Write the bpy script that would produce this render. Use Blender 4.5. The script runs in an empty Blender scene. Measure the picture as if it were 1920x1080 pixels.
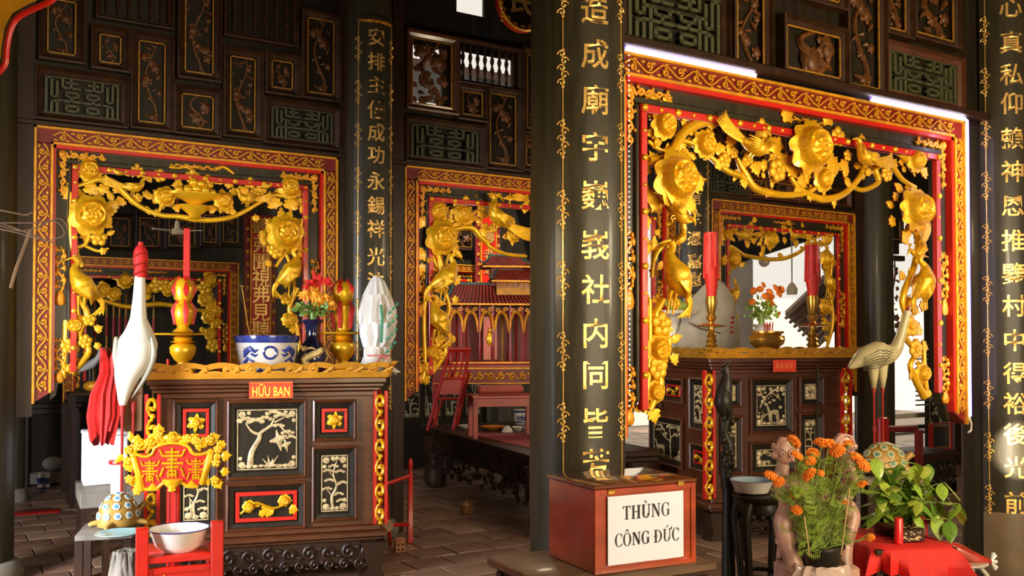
import bpy, bmesh, math, random
from mathutils import Vector, Matrix
R = math.radians
random.seed(7)
scene = bpy.context.scene
COL = scene.collection

# ------------------------------------------------------------------ camera, world, light, exposure
F = 1750.0; EYE = 1.5; YAW = R(31.6); TILT = R(1.2); HORIZON = 640.0
cam_data = bpy.data.cameras.new('camera'); cam = bpy.data.objects.new('camera', cam_data); COL.objects.link(cam)
cam.location = (0, 0, EYE); cam.rotation_euler = (math.pi/2 + TILT, 0, -YAW)
cam_data.sensor_width = 36; cam_data.lens = F/1920*36
SH = HORIZON - 540 - F*math.tan(TILT)
cam_data.shift_y = SH/1920; cam_data.clip_end = 200; cam_data.clip_start = 0.05
scene.camera = cam
world = bpy.data.worlds.new('sky'); scene.world = world; world.use_nodes = True
bg = world.node_tree.nodes['Background']; bg.inputs[0].default_value = (1.0, 0.93, 0.82, 1); bg.inputs[1].default_value = 0.9
scene.view_settings.view_transform = 'Standard'; scene.view_settings.look = 'None'
scene.view_settings.exposure = 0.0; scene.view_settings.gamma = 1.0; scene.view_settings.use_curve_mapping = False

def light(name, kind, loc, power, color, size=1.0, target=None, size_y=None, spread=None):
    d = bpy.data.lights.new(name, kind); d.energy = power; d.color = color
    if kind == 'AREA':
        d.shape = 'RECTANGLE' if size_y else 'SQUARE'; d.size = size
        if size_y: d.size_y = size_y
        if spread: d.spread = spread
    elif kind in ('POINT', 'SPOT'): d.shadow_soft_size = size
    elif kind == 'SUN': d.angle = size
    o = bpy.data.objects.new(name, d); COL.objects.link(o); o.location = loc
    if target is not None:
        o.rotation_euler = (Vector(target)-Vector(loc)).to_track_quat('-Z', 'Y').to_euler()
    return o
WARM = (1.0, 0.80, 0.52); XSPOT = 5.78
light('entrance_daylight', 'AREA', (3.0, -2.4, 1.8), 175, (1.0, 0.79, 0.48), 4.5, (3.6, 5.0, 1.0), 2.0, 2.2)
light('fill_light_right', 'POINT', (4.3, 1.3, 2.2), 115, WARM, 0.18)  # added fill without a fitting, brightens the large screen
light('fill_light_left', 'POINT', (1.6, 3.2, 1.9), 26, WARM, 0.2)  # unseen fill light for the left bay, added
light('fill_middle_bay', 'POINT', (4.4, 5.2, 2.4), 42, WARM, 0.15)  # added point light, only there to brighten the middle bay
light('fill_behind_altar', 'POINT', (7.6, 5.0, 2.5), 42, WARM, 0.15)  # added light with no lamp body, lifts the space behind the altar
light('fill_rear_hall', 'POINT', (4.4, 8.0, 2.6), 20, WARM, 0.15)  # invisible fill added for the hall behind the middle bay
light('fill_rear_left', 'POINT', (1.2, 8.4, 2.6), 5, WARM, 0.15)  # weak added fill for the rear left, no fitting there
light('side_door_daylight', 'AREA', (-2.2, 4.2, 1.5), 150, (0.86, 0.90, 1.0), 1.2, (0.9, 6.0, 0.2), 1.8, 1.6)
light('sun_patch_spot', 'SPOT', (.9, -2.9, 2.6), 24000, (1.0, 0.86, 0.62), 0.03, (XSPOT, 3.3, 0.82)).data.spot_size = R(2.4)  # added spot inside the hall, imitates a sun patch on the right board
light('fill_spot_board', 'SPOT', (4.9, 0.6, 1.9), 130, (1.0, 0.80, 0.50), 0.12, (2.75, 3.3, 1.75)).data.spot_size = R(38)  # added spot, brightens the big lettered board and the peony beside it
sun = light('sun', 'SUN', (0, 0, 10), 8.0, (1.0, 0.93, 0.82), R(0.6))
sun.rotation_euler = Vector((0.25, 0.62, -0.8)).to_track_quat('-Z', 'Y').to_euler()

# ------------------------------------------------------------------ camera geometry helpers
_M = cam.rotation_euler.to_matrix()
def ray(px, py): return _M @ Vector(((px-960)/F, (540-py+SH)/F, -1.0))
def pt(px, py, t):
    d = ray(px, py); d2 = _M @ Vector((0, 0, -1)); return Vector((0, 0, EYE)) + d*t
def on_y(px, py, y): d = ray(px, py); return Vector((0, 0, EYE)) + d*(y/d.y)
def on_z(px, py, z): d = ray(px, py); return Vector((0, 0, EYE)) + d*((z-EYE)/d.z)
def depth_y(px, y): return y/ray(px, 640).y

# ------------------------------------------------------------------ materials
MATS = {}
def mat(name, col, rough=0.5, metal=0.0, var=0.25, scale=6.0, bump=0.0, stretch=None, emit=None, col2=None, spec=0.5, coat=0.0, alpha=None, trans=0.0, bscale=None, detail=4):
    if name in MATS: return MATS[name]
    m = bpy.data.materials.new(name); m.use_nodes = True; nt = m.node_tree; b = nt.nodes['Principled BSDF']
    b.inputs['Roughness'].default_value = rough; b.inputs['Metallic'].default_value = metal
    b.inputs['Specular IOR Level'].default_value = spec
    if coat: b.inputs['Coat Weight'].default_value = coat; b.inputs['Coat Roughness'].default_value = 0.12
    if trans: b.inputs['Transmission Weight'].default_value = trans
    if alpha is not None: b.inputs['Alpha'].default_value = alpha
    c2 = col2 or tuple(c*(1-var) for c in col)
    tc = nt.nodes.new('ShaderNodeTexCoord'); mp = nt.nodes.new('ShaderNodeMapping'); nt.links.new(tc.outputs['Object'], mp.inputs[0])
    if stretch: mp.inputs['Scale'].default_value = stretch
    n = nt.nodes.new('ShaderNodeTexNoise'); n.inputs['Scale'].default_value = scale; n.inputs['Detail'].default_value = detail
    nt.links.new(mp.outputs[0], n.inputs['Vector'])
    rp = nt.nodes.new('ShaderNodeValToRGB'); rp.color_ramp.elements[0].position = 0.32; rp.color_ramp.elements[1].position = 0.68
    rp.color_ramp.elements[0].color = (*c2, 1); rp.color_ramp.elements[1].color = (*col, 1)
    nt.links.new(n.outputs[0], rp.inputs[0]); nt.links.new(rp.outputs[0], b.inputs['Base Color'])
    if bump:
        n2 = nt.nodes.new('ShaderNodeTexNoise'); n2.inputs['Scale'].default_value = bscale or scale*6; nt.links.new(mp.outputs[0], n2.inputs['Vector'])
        bp = nt.nodes.new('ShaderNodeBump'); bp.inputs['Strength'].default_value = bump; bp.inputs['Distance'].default_value = 0.004
        nt.links.new(n2.outputs[0], bp.inputs['Height']); nt.links.new(bp.outputs[0], b.inputs['Normal'])
    if emit: b.inputs['Emission Color'].default_value = (*emit[0], 1); b.inputs['Emission Strength'].default_value = emit[1]
    MATS[name] = m; return m
GOLD = mat('gold_leaf', (1.0, 0.54, 0.012), 0.30, 0.42, 0.35, 9, 0.35, coat=0.25, bscale=60)
GOLDP = mat('gold_paint', (0.88, 0.38, 0.015), 0.42, 0.25, 0.4, 14, 0.2)
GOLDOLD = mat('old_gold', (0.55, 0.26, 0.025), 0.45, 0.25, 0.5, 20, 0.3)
GOLDCH = mat('gold_letters', (1.0, 0.60, 0.16), 0.28, 0.55, 0.35, 25, 0.4, bscale=80)
REDL = mat('red_lacquer', (0.36, 0.008, 0.004), 0.4, 0.0, 0.35, 5, 0.1, coat=0.1)
REDD = mat('dark_red_lacquer', (0.22, 0.012, 0.008), 0.45, 0.0, 0.4, 8)
REDB = mat('bright_red_paint', (0.58, 0.012, 0.004), 0.4, 0.0, 0.2, 5, coat=0.2)
BLACKW = mat('black_lacquered_wood', (0.020, 0.014, 0.007), 0.45, 0.0, 0.5, 4, 0.15, (6, 6, 0.6), spec=.28, coat=0.06)
BOARD = mat('board_black_green', (0.036, 0.028, 0.012), 0.42, 0.0, 0.5, 5, 0.15, (5, 5, 0.8), spec=.35, coat=0.1)
COLW = mat('column_wood', (0.042, 0.033, 0.014), 0.5, 0.0, 0.5, 3, 0.12, (5, 5, 0.5), spec=.3, coat=0.08)
DARKW = mat('dark_brown_wood', (0.036, 0.014, 0.005), 0.45, 0.0, 0.5, 5, 0.2, (5, 5, 1), spec=.35)
BROWNW = mat('red_brown_wood', (0.105, 0.030, 0.008), 0.36, 0.0, 0.45, 5, 0.15, (1.5, 6, 7), coat=0.3)
PANELW = mat('carved_panel_wood', (0.048, 0.018, 0.005), 0.5, 0.0, 0.6, 12, 0.3, spec=.3)
GREENW = mat('green_grey_fretwork', (0.065, 0.066, 0.026), 0.5, 0.0, 0.3, 10)
ORNG = mat('orange_wood_carving', (0.17, 0.06, 0.012), 0.45, 0.1, 0.7, 14, 0.3)
PEARL = mat('mother_of_pearl', (0.62, 0.52, 0.26), 0.25, 0.1, 0.0, 30, 0.1, col2=(0.36, 0.24, 0.12), coat=0.3)
BRASS = mat('brass', (0.62, 0.34, 0.05), 0.28, 0.8, 0.3, 8, 0.1)
GOLDW = mat('ochre_painted_wood', (0.72, 0.33, 0.025), 0.45, 0.05, 0.3, 6, 0.2)
WHITE = mat('white_paint', (0.70, 0.64, 0.50), 0.4, 0, 0.1, 5)
PORC = mat('white_porcelain', (0.72, 0.66, 0.56), 0.15, 0, 0.1, 4, coat=0.6)
BLUE = mat('cobalt_blue_glaze', (0.04, 0.06, 0.28), 0.15, 0, 0.5, 12, coat=0.5)
ENAMEL = mat('white_enamel', (0.78, 0.74, 0.68), 0.15, 0, 0.05, 3, coat=0.6)
BLUEEN = mat('pale_blue_enamel', (0.42, 0.55, 0.66), 0.18, 0, 0.2, 3, coat=0.5)
CANDLE = mat('red_wax', (0.60, 0.012, 0.003), 0.5, 0, 0.25, 30, 0.6, bscale=120)
CLOTHR = mat('red_cloth', (0.66, 0.010, 0.006), 0.7, 0, 0.25, 4)
GREEN = mat('leaf_green', (0.15, 0.30, 0.03), 0.4, 0, 0.5, 12)
GREENL = mat('light_leaf_green', (0.32, 0.50, 0.05), 0.35, 0, 0.4, 10, coat=0.2)
STEM = mat('plant_stem', (0.22, 0.30, 0.07), 0.5, 0, 0.3, 8)
ORANGE = mat('marigold_petals', (1.0, 0.26, 0.01), 0.6, 0, 0.3, 60)
YELLO = mat('yellow_orange_petals', (1.0, 0.42, 0.02), 0.6, 0, 0.35, 40)
BLACKP = mat('black_plastic', (0.018, 0.018, 0.014), 0.4, 0, 0.2, 5)
PINK = mat('pink_plaster', (0.55, 0.30, 0.23), 0.45, 0, 0.45, 14, 1.0, coat=0.25, bscale=28)
PLASTIC = mat('translucent_plastic_sheet', (0.82, 0.80, 0.74), 0.2, 0, 0.15, 6, 0.9, spec=0.8, alpha=0.93, coat=0.6, bscale=25)
SACK = mat('woven_sack', (0.42, 0.37, 0.28), 0.7, 0, 0.35, 6, 0.5)
PRINTG = mat('green_print', (0.03, 0.30, 0.16), 0.5)
STRING = mat('pink_string', (0.75, 0.15, 0.15), 0.6)
TERR = mat('terracotta_tile', (0.26, 0.14, 0.085), 0.42, 0, 0.45, 3.5, 0.3, coat=0.1)
TERR2 = mat('terracotta_tile_pale', (0.33, 0.20, 0.125), 0.40, 0, 0.4, 3.0, 0.3, coat=0.1)
TERR3 = mat('terracotta_tile_dark', (0.19, 0.10, 0.06), 0.42, 0, 0.45, 4, 0.3, coat=0.1)
GROUT = mat('mortar', (0.16, 0.12, 0.09), 0.85, 0, 0.3, 10)
CARD = mat('cardboard', (0.42, 0.24, 0.11), 0.8, 0, 0.15, 4)
FOAM = mat('white_foam', (0.86, 0.84, 0.82), 0.6, 0, 0.05, 20)
PAPER = mat('white_paper', (0.74, 0.79, 0.95), 0.7, 0, 0.03, 3)
INK = mat('black_ink', (0.012, 0.008, 0.012), 0.6)
BOXR = mat('polished_red_wood', (0.44, 0.060, 0.014), 0.24, 0, 0.45, 3, 0.05, (1.2, 1.2, 4), coat=0.7)
BOXTOP = mat('polished_lid_wood', (0.17, 0.050, 0.016), 0.12, 0, 0.35, 3, 0, (5, 1, 1), coat=1.0)
ROOFT = mat('model_roof_red', (0.42, 0.06, 0.035), 0.5, 0, 0.3, 10)
TEAL = mat('teal_ridge', (0.07, 0.16, 0.15), 0.5, 0, 0.3, 10)
LED = mat('led_tube_light', (1, 1, 1), 0.5, emit=((0.86, 0.80, 1.0), 14))
LEDV = mat('violet_tube_fringe', (0.20, 0.12, 0.75), 0.4, emit=((0.18, 0.06, 1.0), 2.2))  # glowing violet strip imitating a lens colour fringe along the tubes
BULB = mat('tiny_led_bulb', (1, 0.9, 0.6), 0.5, emit=((1.0, 0.85, 0.5), 5))
PLAST = mat('plastered_wall', (0.72, 0.66, 0.56), 0.8, 0, 0.15, 2)
STONE = mat('grey_stone', (0.22, 0.19, 0.14), 0.6, 0, 0.4, 8, 0.4)
METALW = mat('white_painted_metal', (0.62, 0.58, 0.50), 0.35, 0.2, 0.2, 6)
TURTG = mat('turtle_gold', (0.45, 0.26, 0.05), 0.45, 0.1, 0.3, 8)
SPOTW = mat('turtle_white', (0.80, 0.78, 0.66), 0.4)
SPOTB = mat('turtle_blue', (0.10, 0.32, 0.52), 0.4)
CRANEG = mat('crane_grey_green', (0.50, 0.44, 0.24), 0.4, 0, 0.2, 8, coat=0.2)
CRANED = mat('crane_feather_line', (0.10, 0.10, 0.07), 0.5)
WHITEG = mat('white_gloss_paint', (0.74, 0.71, 0.60), 0.3, 0, 0.1, 3, coat=0.4)
GLASSY = mat('amber_glass', (0.25, 0.08, 0.02), 0.15, 0, 0.3, 6, coat=0.5)

# ------------------------------------------------------------------ mesh builder
class MB:
    def __init__(s): s.v = []; s.f = []; s.m = []
    def add(s, vs, fs, mi=0):
        n = len(s.v); s.v.extend([tuple(v) for v in vs]); s.f.extend([tuple(i+n for i in f) for f in fs]); s.m.extend([mi]*len(fs)); return s
    def join(s, o, M=None, mi=None):
        n = len(s.v)
        s.v.extend([tuple(M @ Vector(v)) if M else v for v in o.v]); s.f.extend([tuple(i+n for i in f) for f in o.f])
        s.m.extend(o.m if mi is None else [mi]*len(o.f)); return s
    def box(s, x0, x1, y0, y1, z0, z1, mi=0, bev=0.0):
        if bev <= 0:
            return s.add([(x0,y0,z0),(x1,y0,z0),(x1,y1,z0),(x0,y1,z0),(x0,y0,z1),(x1,y0,z1),(x1,y1,z1),(x0,y1,z1)],
                         [(0,3,2,1),(4,5,6,7),(0,1,5,4),(1,2,6,5),(2,3,7,6),(3,0,4,7)], mi)
        b = min(bev, abs(x1-x0)*.3, abs(y1-y0)*.3, abs(z1-z0)*.3)
        def ring(z, d): return [(x0+d+b,y0+d,z),(x1-d-b,y0+d,z),(x1-d,y0+d+b,z),(x1-d,y1-d-b,z),(x1-d-b,y1-d,z),(x0+d+b,y1-d,z),(x0+d,y1-d-b,z),(x0+d,y0+d+b,z)]
        vs = ring(z0, b)+ring(z0+b, 0)+ring(z1-b, 0)+ring(z1, b); fs = [tuple(range(7,-1,-1)), tuple(range(24,32))]
        for k in range(3):
            for i in range(8): j = (i+1)%8; fs.append((k*8+i, k*8+j, k*8+8+j, k*8+8+i))
        return s.add(vs, fs, mi)
    def cyl(s, p0, p1, r0, r1=None, n=10, mi=0, caps=True): return s.tube([p0, p1], [r0, r0 if r1 is None else r1], n, mi, caps)
    def tube(s, pts, rad, n=8, mi=0, caps=True, fy=1.0):
        pts = [Vector(p) for p in pts]
        if not hasattr(rad, '__len__'): rad = [rad]*len(pts)
        vs = []; fs = []; up = None
        for i, p in enumerate(pts):
            t = (pts[min(i+1, len(pts)-1)]-pts[max(i-1, 0)])
            if t.length < 1e-9: t = Vector((0, 0, 1))
            t.normalize()
            if up is None:
                up = Vector((0, 1, 0)) if abs(t.y) < 0.9 else Vector((1, 0, 0))
            a = up - t*up.dot(t)
            if a.length < 1e-6: a = t.orthogonal()
            a.normalize(); up = a; b = t.cross(a)
            for k in range(n):
                w = 2*math.pi*k/n; vs.append(p + (a*math.cos(w)*fy + b*math.sin(w))*rad[i])
        L = len(pts)
        for i in range(L-1):
            for k in range(n): j = (k+1)%n; fs.append((i*n+k, i*n+j, (i+1)*n+j, (i+1)*n+k))
        if caps: fs.append(tuple(range(n-1, -1, -1))); fs.append(tuple(range((L-1)*n, L*n)))
        return s.add(vs, fs, mi)
    def lathe(s, prof, n=20, mi=0, c=(0, 0, 0), sx=1.0, sy=1.0, caps=True, a0=0.0, a1=2*math.pi):
        vs = []; fs = []; full = abs(a1-a0-2*math.pi) < 1e-6; cnt = n if full else n+1
        for r, z in prof:
            for k in range(cnt):
                w = a0+(a1-a0)*k/n; vs.append((c[0]+r*math.cos(w)*sx, c[1]+r*math.sin(w)*sy, c[2]+z))
        for i in range(len(prof)-1):
            for k in range(n): j = (k+1)%cnt; fs.append((i*cnt+k, i*cnt+j, (i+1)*cnt+j, (i+1)*cnt+k))
        if caps and full:
            if prof[0][0] > 1e-5: fs.append(tuple(range(cnt-1, -1, -1)))
            if prof[-1][0] > 1e-5: fs.append(tuple(range((len(prof)-1)*cnt, len(prof)*cnt)))
        return s.add(vs, fs, mi)
    def prism(s, pts, y0, y1, mi=0, mside=None):      # outline in x,z extruded along y (front is y0)
        n = len(pts); vs = [(p[0], y0, p[1]) for p in pts]+[(p[0], y1, p[1]) for p in pts]
        area = sum(pts[i][0]*pts[(i+1)%n][1]-pts[(i+1)%n][0]*pts[i][1] for i in range(n))
        fr = tuple(range(n)); bk = tuple(range(2*n-1, n-1, -1))
        if area < 0: fr = fr[::-1]; bk = bk[::-1]
        s.add(vs, [fr], mi); b = len(s.v)-2*n
        fs = [bk]+[((i+1)%n, i, n+i, n+(i+1)%n) if area > 0 else (i, (i+1)%n, n+(i+1)%n, n+i) for i in range(n)]
        s.f.extend([tuple(q+b for q in f) for f in fs]); s.m.extend([mi if mside is None else mside]*len(fs)); return s
    def sphere(s, c, r, n=12, m=8, mi=0, sc=(1, 1, 1)):
        vs = []; fs = []
        for i in range(m+1):
            a = math.pi*i/m
            for k in range(n):
                w = 2*math.pi*k/n; vs.append((c[0]+r*sc[0]*math.sin(a)*math.cos(w), c[1]+r*sc[1]*math.sin(a)*math.sin(w), c[2]-r*sc[2]*math.cos(a)))
        for i in range(m):
            for k in range(n): j = (k+1)%n; fs.append((i*n+k, i*n+j, (i+1)*n+j, (i+1)*n+k))
        return s.add(vs, fs, mi)
    def mesh(s, name, mats, sharp=40):
        me = bpy.data.meshes.new(name); me.from_pydata(s.v, [], s.f)
        for m in (mats if isinstance(mats, (list, tuple)) else [mats]): me.materials.append(m)
        if any(s.m): me.polygons.foreach_set('material_index', s.m)
        me.polygons.foreach_set('use_smooth', [True]*len(me.polygons))
        bm = bmesh.new(); bm.from_mesh(me); bmesh.ops.remove_doubles(bm, verts=bm.verts, dist=1e-6)
        bmesh.ops.recalc_face_normals(bm, faces=bm.faces); bm.to_mesh(me); bm.free()
        try: me.set_sharp_from_angle(angle=R(sharp))
        except Exception: pass
        me.update(); return me

def tag(o, label=None, cat=None, group=None, kind=None):
    if label: o['label'] = label
    if cat: o['category'] = cat
    if group: o['group'] = group
    if kind: o['kind'] = kind
    return o
def link(name, me, parent=None, loc=(0, 0, 0), rot=(0, 0, 0), scale=(1, 1, 1)):
    o = bpy.data.objects.new(name, me); COL.objects.link(o); o.parent = parent; o.location = loc; o.rotation_euler = rot
    o.scale = (scale,)*3 if isinstance(scale, (int, float)) else scale
    return o
def part(name, mb, mats, parent=None, loc=(0, 0, 0), rot=(0, 0, 0), scale=(1, 1, 1), sharp=40, kind=None, label=None):
    o = link(name, mb.mesh(name, mats, sharp), parent, loc, rot, scale)
    if kind: o['kind'] = kind
    if label: o['label'] = label
    return o
def thing(name, label, cat, loc=(0, 0, 0), rotz=0.0, group=None, scale=1.0):
    o = link(name, None, None, loc, (0, 0, rotz), scale); return tag(o, label, cat, group)
def dup(root, loc, rotz=None, label=None, group=None):
    r = root.copy(); COL.objects.link(r); r.location = loc
    if rotz is not None: r.rotation_euler = (0, 0, rotz)
    if label: r['label'] = label
    if group: r['group'] = group
    for ch in list(root.children):
        c = ch.copy(); COL.objects.link(c); c.parent = r
        for g in list(ch.children):
            d = g.copy(); COL.objects.link(d); d.parent = c
    return r
def smooth(pts, n=6, closed=False):
    P = [Vector(p) for p in pts]; out = []
    L = len(P)
    for i in range(L-1):
        p0 = P[max(i-1, 0)]; p1 = P[i]; p2 = P[i+1]; p3 = P[min(i+2, L-1)]
        for k in range(n):
            t = k/n; out.append(0.5*((2*p1)+(-p0+p2)*t+(2*p0-5*p1+4*p2-p3)*t*t+(-p0+3*p1-3*p2+p3)*t*t*t))
    out.append(P[-1]); return out
def lerp_list(vals, n):
    out = []
    for i in range(n):
        t = i/(n-1)*(len(vals)-1); k = min(int(t), len(vals)-2); out.append(vals[k]+(vals[k+1]-vals[k])*(t-k))
    return out
def stube(mb, pts, rad, n=8, seg=6, mi=0, fy=1.0):
    S = smooth(pts, seg); rr = lerp_list(rad, len(S)) if hasattr(rad, '__len__') else rad
    return mb.tube(S, rr, n, mi, True, fy)

# text -> flat meshes (local x right, z up, facing -y), centred
_chars = {}
def text_mb(body, size=1.0, extrude=0.02, offset=0.0, align='CENTER'):
    key = (body, extrude, offset)
    if key not in _chars:
        c = bpy.data.curves.new('txt', 'FONT'); c.body = body; c.extrude = extrude; c.offset = offset; c.resolution_u = 3
        o = bpy.data.objects.new('txt', c); COL.objects.link(o)
        dg = bpy.context.evaluated_depsgraph_get(); me = bpy.data.meshes.new_from_object(o.evaluated_get(dg))
        vs = [v.co.copy() for v in me.vertices]; fs = [tuple(p.vertices) for p in me.polygons]
        bpy.data.objects.remove(o); bpy.data.curves.remove(c); bpy.data.meshes.remove(me)
        xs = [v.x for v in vs]; ys = [v.y for v in vs]; cx = (min(xs)+max(xs))/2; cy = (min(ys)+max(ys))/2
        _chars[key] = ([(v.x-cx, -v.z, v.y-cy) for v in vs], fs)
    vs, fs = _chars[key]; m = MB(); m.add([(x*size, y*size, z*size) for x, y, z in vs], fs); return m
# ------------------------------------------------------------------ carved ornament library (x right, z up, front is -y, unit size)
def peony_mb(lobes=9, seed=0, cup=True):
    rnd = random.Random(seed); NR, NS = 15, lobes*6; vs = []; fs = []
    for i in range(NR+1):
        r = i/NR
        for k in range(NS):
            w = 2*math.pi*k/NS
            if r > 0.76:
                u = (r-0.76)/0.24; e = 1+0.16*abs(math.sin(lobes*w/2+seed))*u-0.06+0.05*math.sin(2*w+seed)*u; h = 0.10+0.14*(1-u)+0.05*u*math.cos(lobes*w+2*seed)
            elif r > 0.56:
                u = (r-0.56)/0.20; e = 1; h = 0.26+0.42*math.cos(u*math.pi/2)**.7+0.02*math.cos(6*w+seed)
            elif r > 0.48: e = 1; h = 0.60
            else:
                u = r/0.48; e = 1; h = 0.58+0.16*math.sqrt(max(0, 1-u*u))+0.075*math.sin(5*w+u*9+seed)*u+0.05*math.cos(u*16+2*w)
            vs.append((r*e*math.cos(w), -h, r*e*math.sin(w)))
    for i in range(NR):
        for k in range(NS): j = (k+1)%NS; fs.append((i*NS+k, i*NS+j, (i+1)*NS+j, (i+1)*NS+k))
    m = MB(); m.add(vs, fs)
    ring = [vs[NR*NS+k] for k in range(NS)]; b = [(x*0.92, 0.02, z*0.92) for x, y, z in ring]
    m.add(ring+b, [(k, (k+1)%NS, NS+(k+1)%NS, NS+k) for k in range(NS)]+[tuple(range(NS, 2*NS))], 1)
    return m
def outline_leaf(n, fn): return [fn(2*math.pi*k/n) for k in range(n)]
def relief_from_outline(pts, h=0.12, back=0.06, inner=0.5, ridge=1.0, c=None):
    n = len(pts); cx = sum(p[0] for p in pts)/n if c is None else c[0]; cz = sum(p[1] for p in pts)/n if c is None else c[1]
    v0 = [(p[0], 0, p[1]) for p in pts]; v1 = [(cx+(p[0]-cx)*inner, -h, cz+(p[1]-cz)*inner) for p in pts]
    vs = v0+v1+[(cx, -h*ridge, cz)]+[(p[0], back, p[1]) for p in pts]; fs = []; f2 = []
    for i in range(n):
        j = (i+1)%n; fs += [(i, j, n+j, n+i), (n+i, n+j, 2*n)]; f2.append((j, i, 2*n+1+i, 2*n+1+j))
    f2.append(tuple(range(2*n+1, 3*n+1)))
    m = MB(); m.add(vs, fs, 0); n0 = len(m.v)-len(vs); m.f.extend(f2); m.m.extend([1]*len(f2)); return m
def leaf_mb(kind=0):
    if kind == 0:   # three to five pointed lobes, base at origin, tip up
        P = [(0,0),(.10,.10),(.34,.12),(.52,.30),(.36,.36),(.46,.58),(.26,.56),(.22,.74),(.08,.80),(0,1.0)]
    elif kind == 1: P = [(0,0),(.16,.15),(.26,.35),(.30,.45),(.22,.52),(.26,.66),(.14,.74),(.12,.86),(0,1.0)]
    else: P = [(0,0),(.08,.12),(.20,.22),(.36,.26),(.40,.42),(.30,.50),(.34,.66),(.20,.74),(.10,.72),(0,.92)]
    pts = P+[(-x, z) for x, z in reversed(P[1:-1])]
    n = len(pts); h = 0.10
    m = MB(); half = len(P)
    vs = [(p[0], 0 if i not in (0, half-1) else 0, p[1]) for i, p in enumerate(pts)]
    K = 5; spine = [(0, -h*math.sin(math.pi*(k+.6)/(K+.4)), (k+0.5)/K*0.9+.02) for k in range(K)]
    # fan triangles between the outline and the raised midrib
    fs = []
    for i in range(n):
        j = (i+1)%n; a = n+min(K-1, int(pts[i][1]/0.93*K)); b = n+min(K-1, int(pts[j][1]/0.93*K))
        fs.append((i, j, a)) if a == b else fs.extend([(i, j, a), (j, b, a)])
    vs2 = [(x*1.0, y-0.05, z) for x, y, z in vs]
    m.add(vs2+[(x, y-0.03, z) for x, y, z in spine], fs, 0)
    m.add(vs2+[(p[0], 0.03, p[1]) for p in pts], [((i+1)%n, i, n+i, n+(i+1)%n) for i in range(n)]+[tuple(range(n, 2*n))], 1)
    return m
def blossom_mb(k=5, seed=0):
    m = MB()
    for i in range(k):
        w = 2*math.pi*i/k+0.3; m.sphere((0.55*math.cos(w), -0.14, 0.55*math.sin(w)), 0.44, 10, 6, 0, (1, 0.55, 1))
    m.sphere((0, -0.26, 0), 0.34, 10, 6, 0, (1, 0.8, 1))
    for i in range(k):
        w = 2*math.pi*(i+.5)/k+0.3; m.sphere((0.26*math.cos(w), -0.34, 0.26*math.sin(w)), 0.13, 6, 4)
    m.tube([(0, 0.04, 0), (0, -0.06, 0)], 0.8, 14, 1); return m
def bud_mb():
    m = MB(); m.sphere((0, -0.15, 0.1), 0.42, 10, 8, 0, (0.85, .7, 1.15))
    for s in (-1, 0, 1): stube(m, [(s*.15, -.1, -.5), (s*.42, -.25, -.1), (s*.2, -.3, .45)], [.14, .2, .03], 6, 4)
    return m
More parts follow.
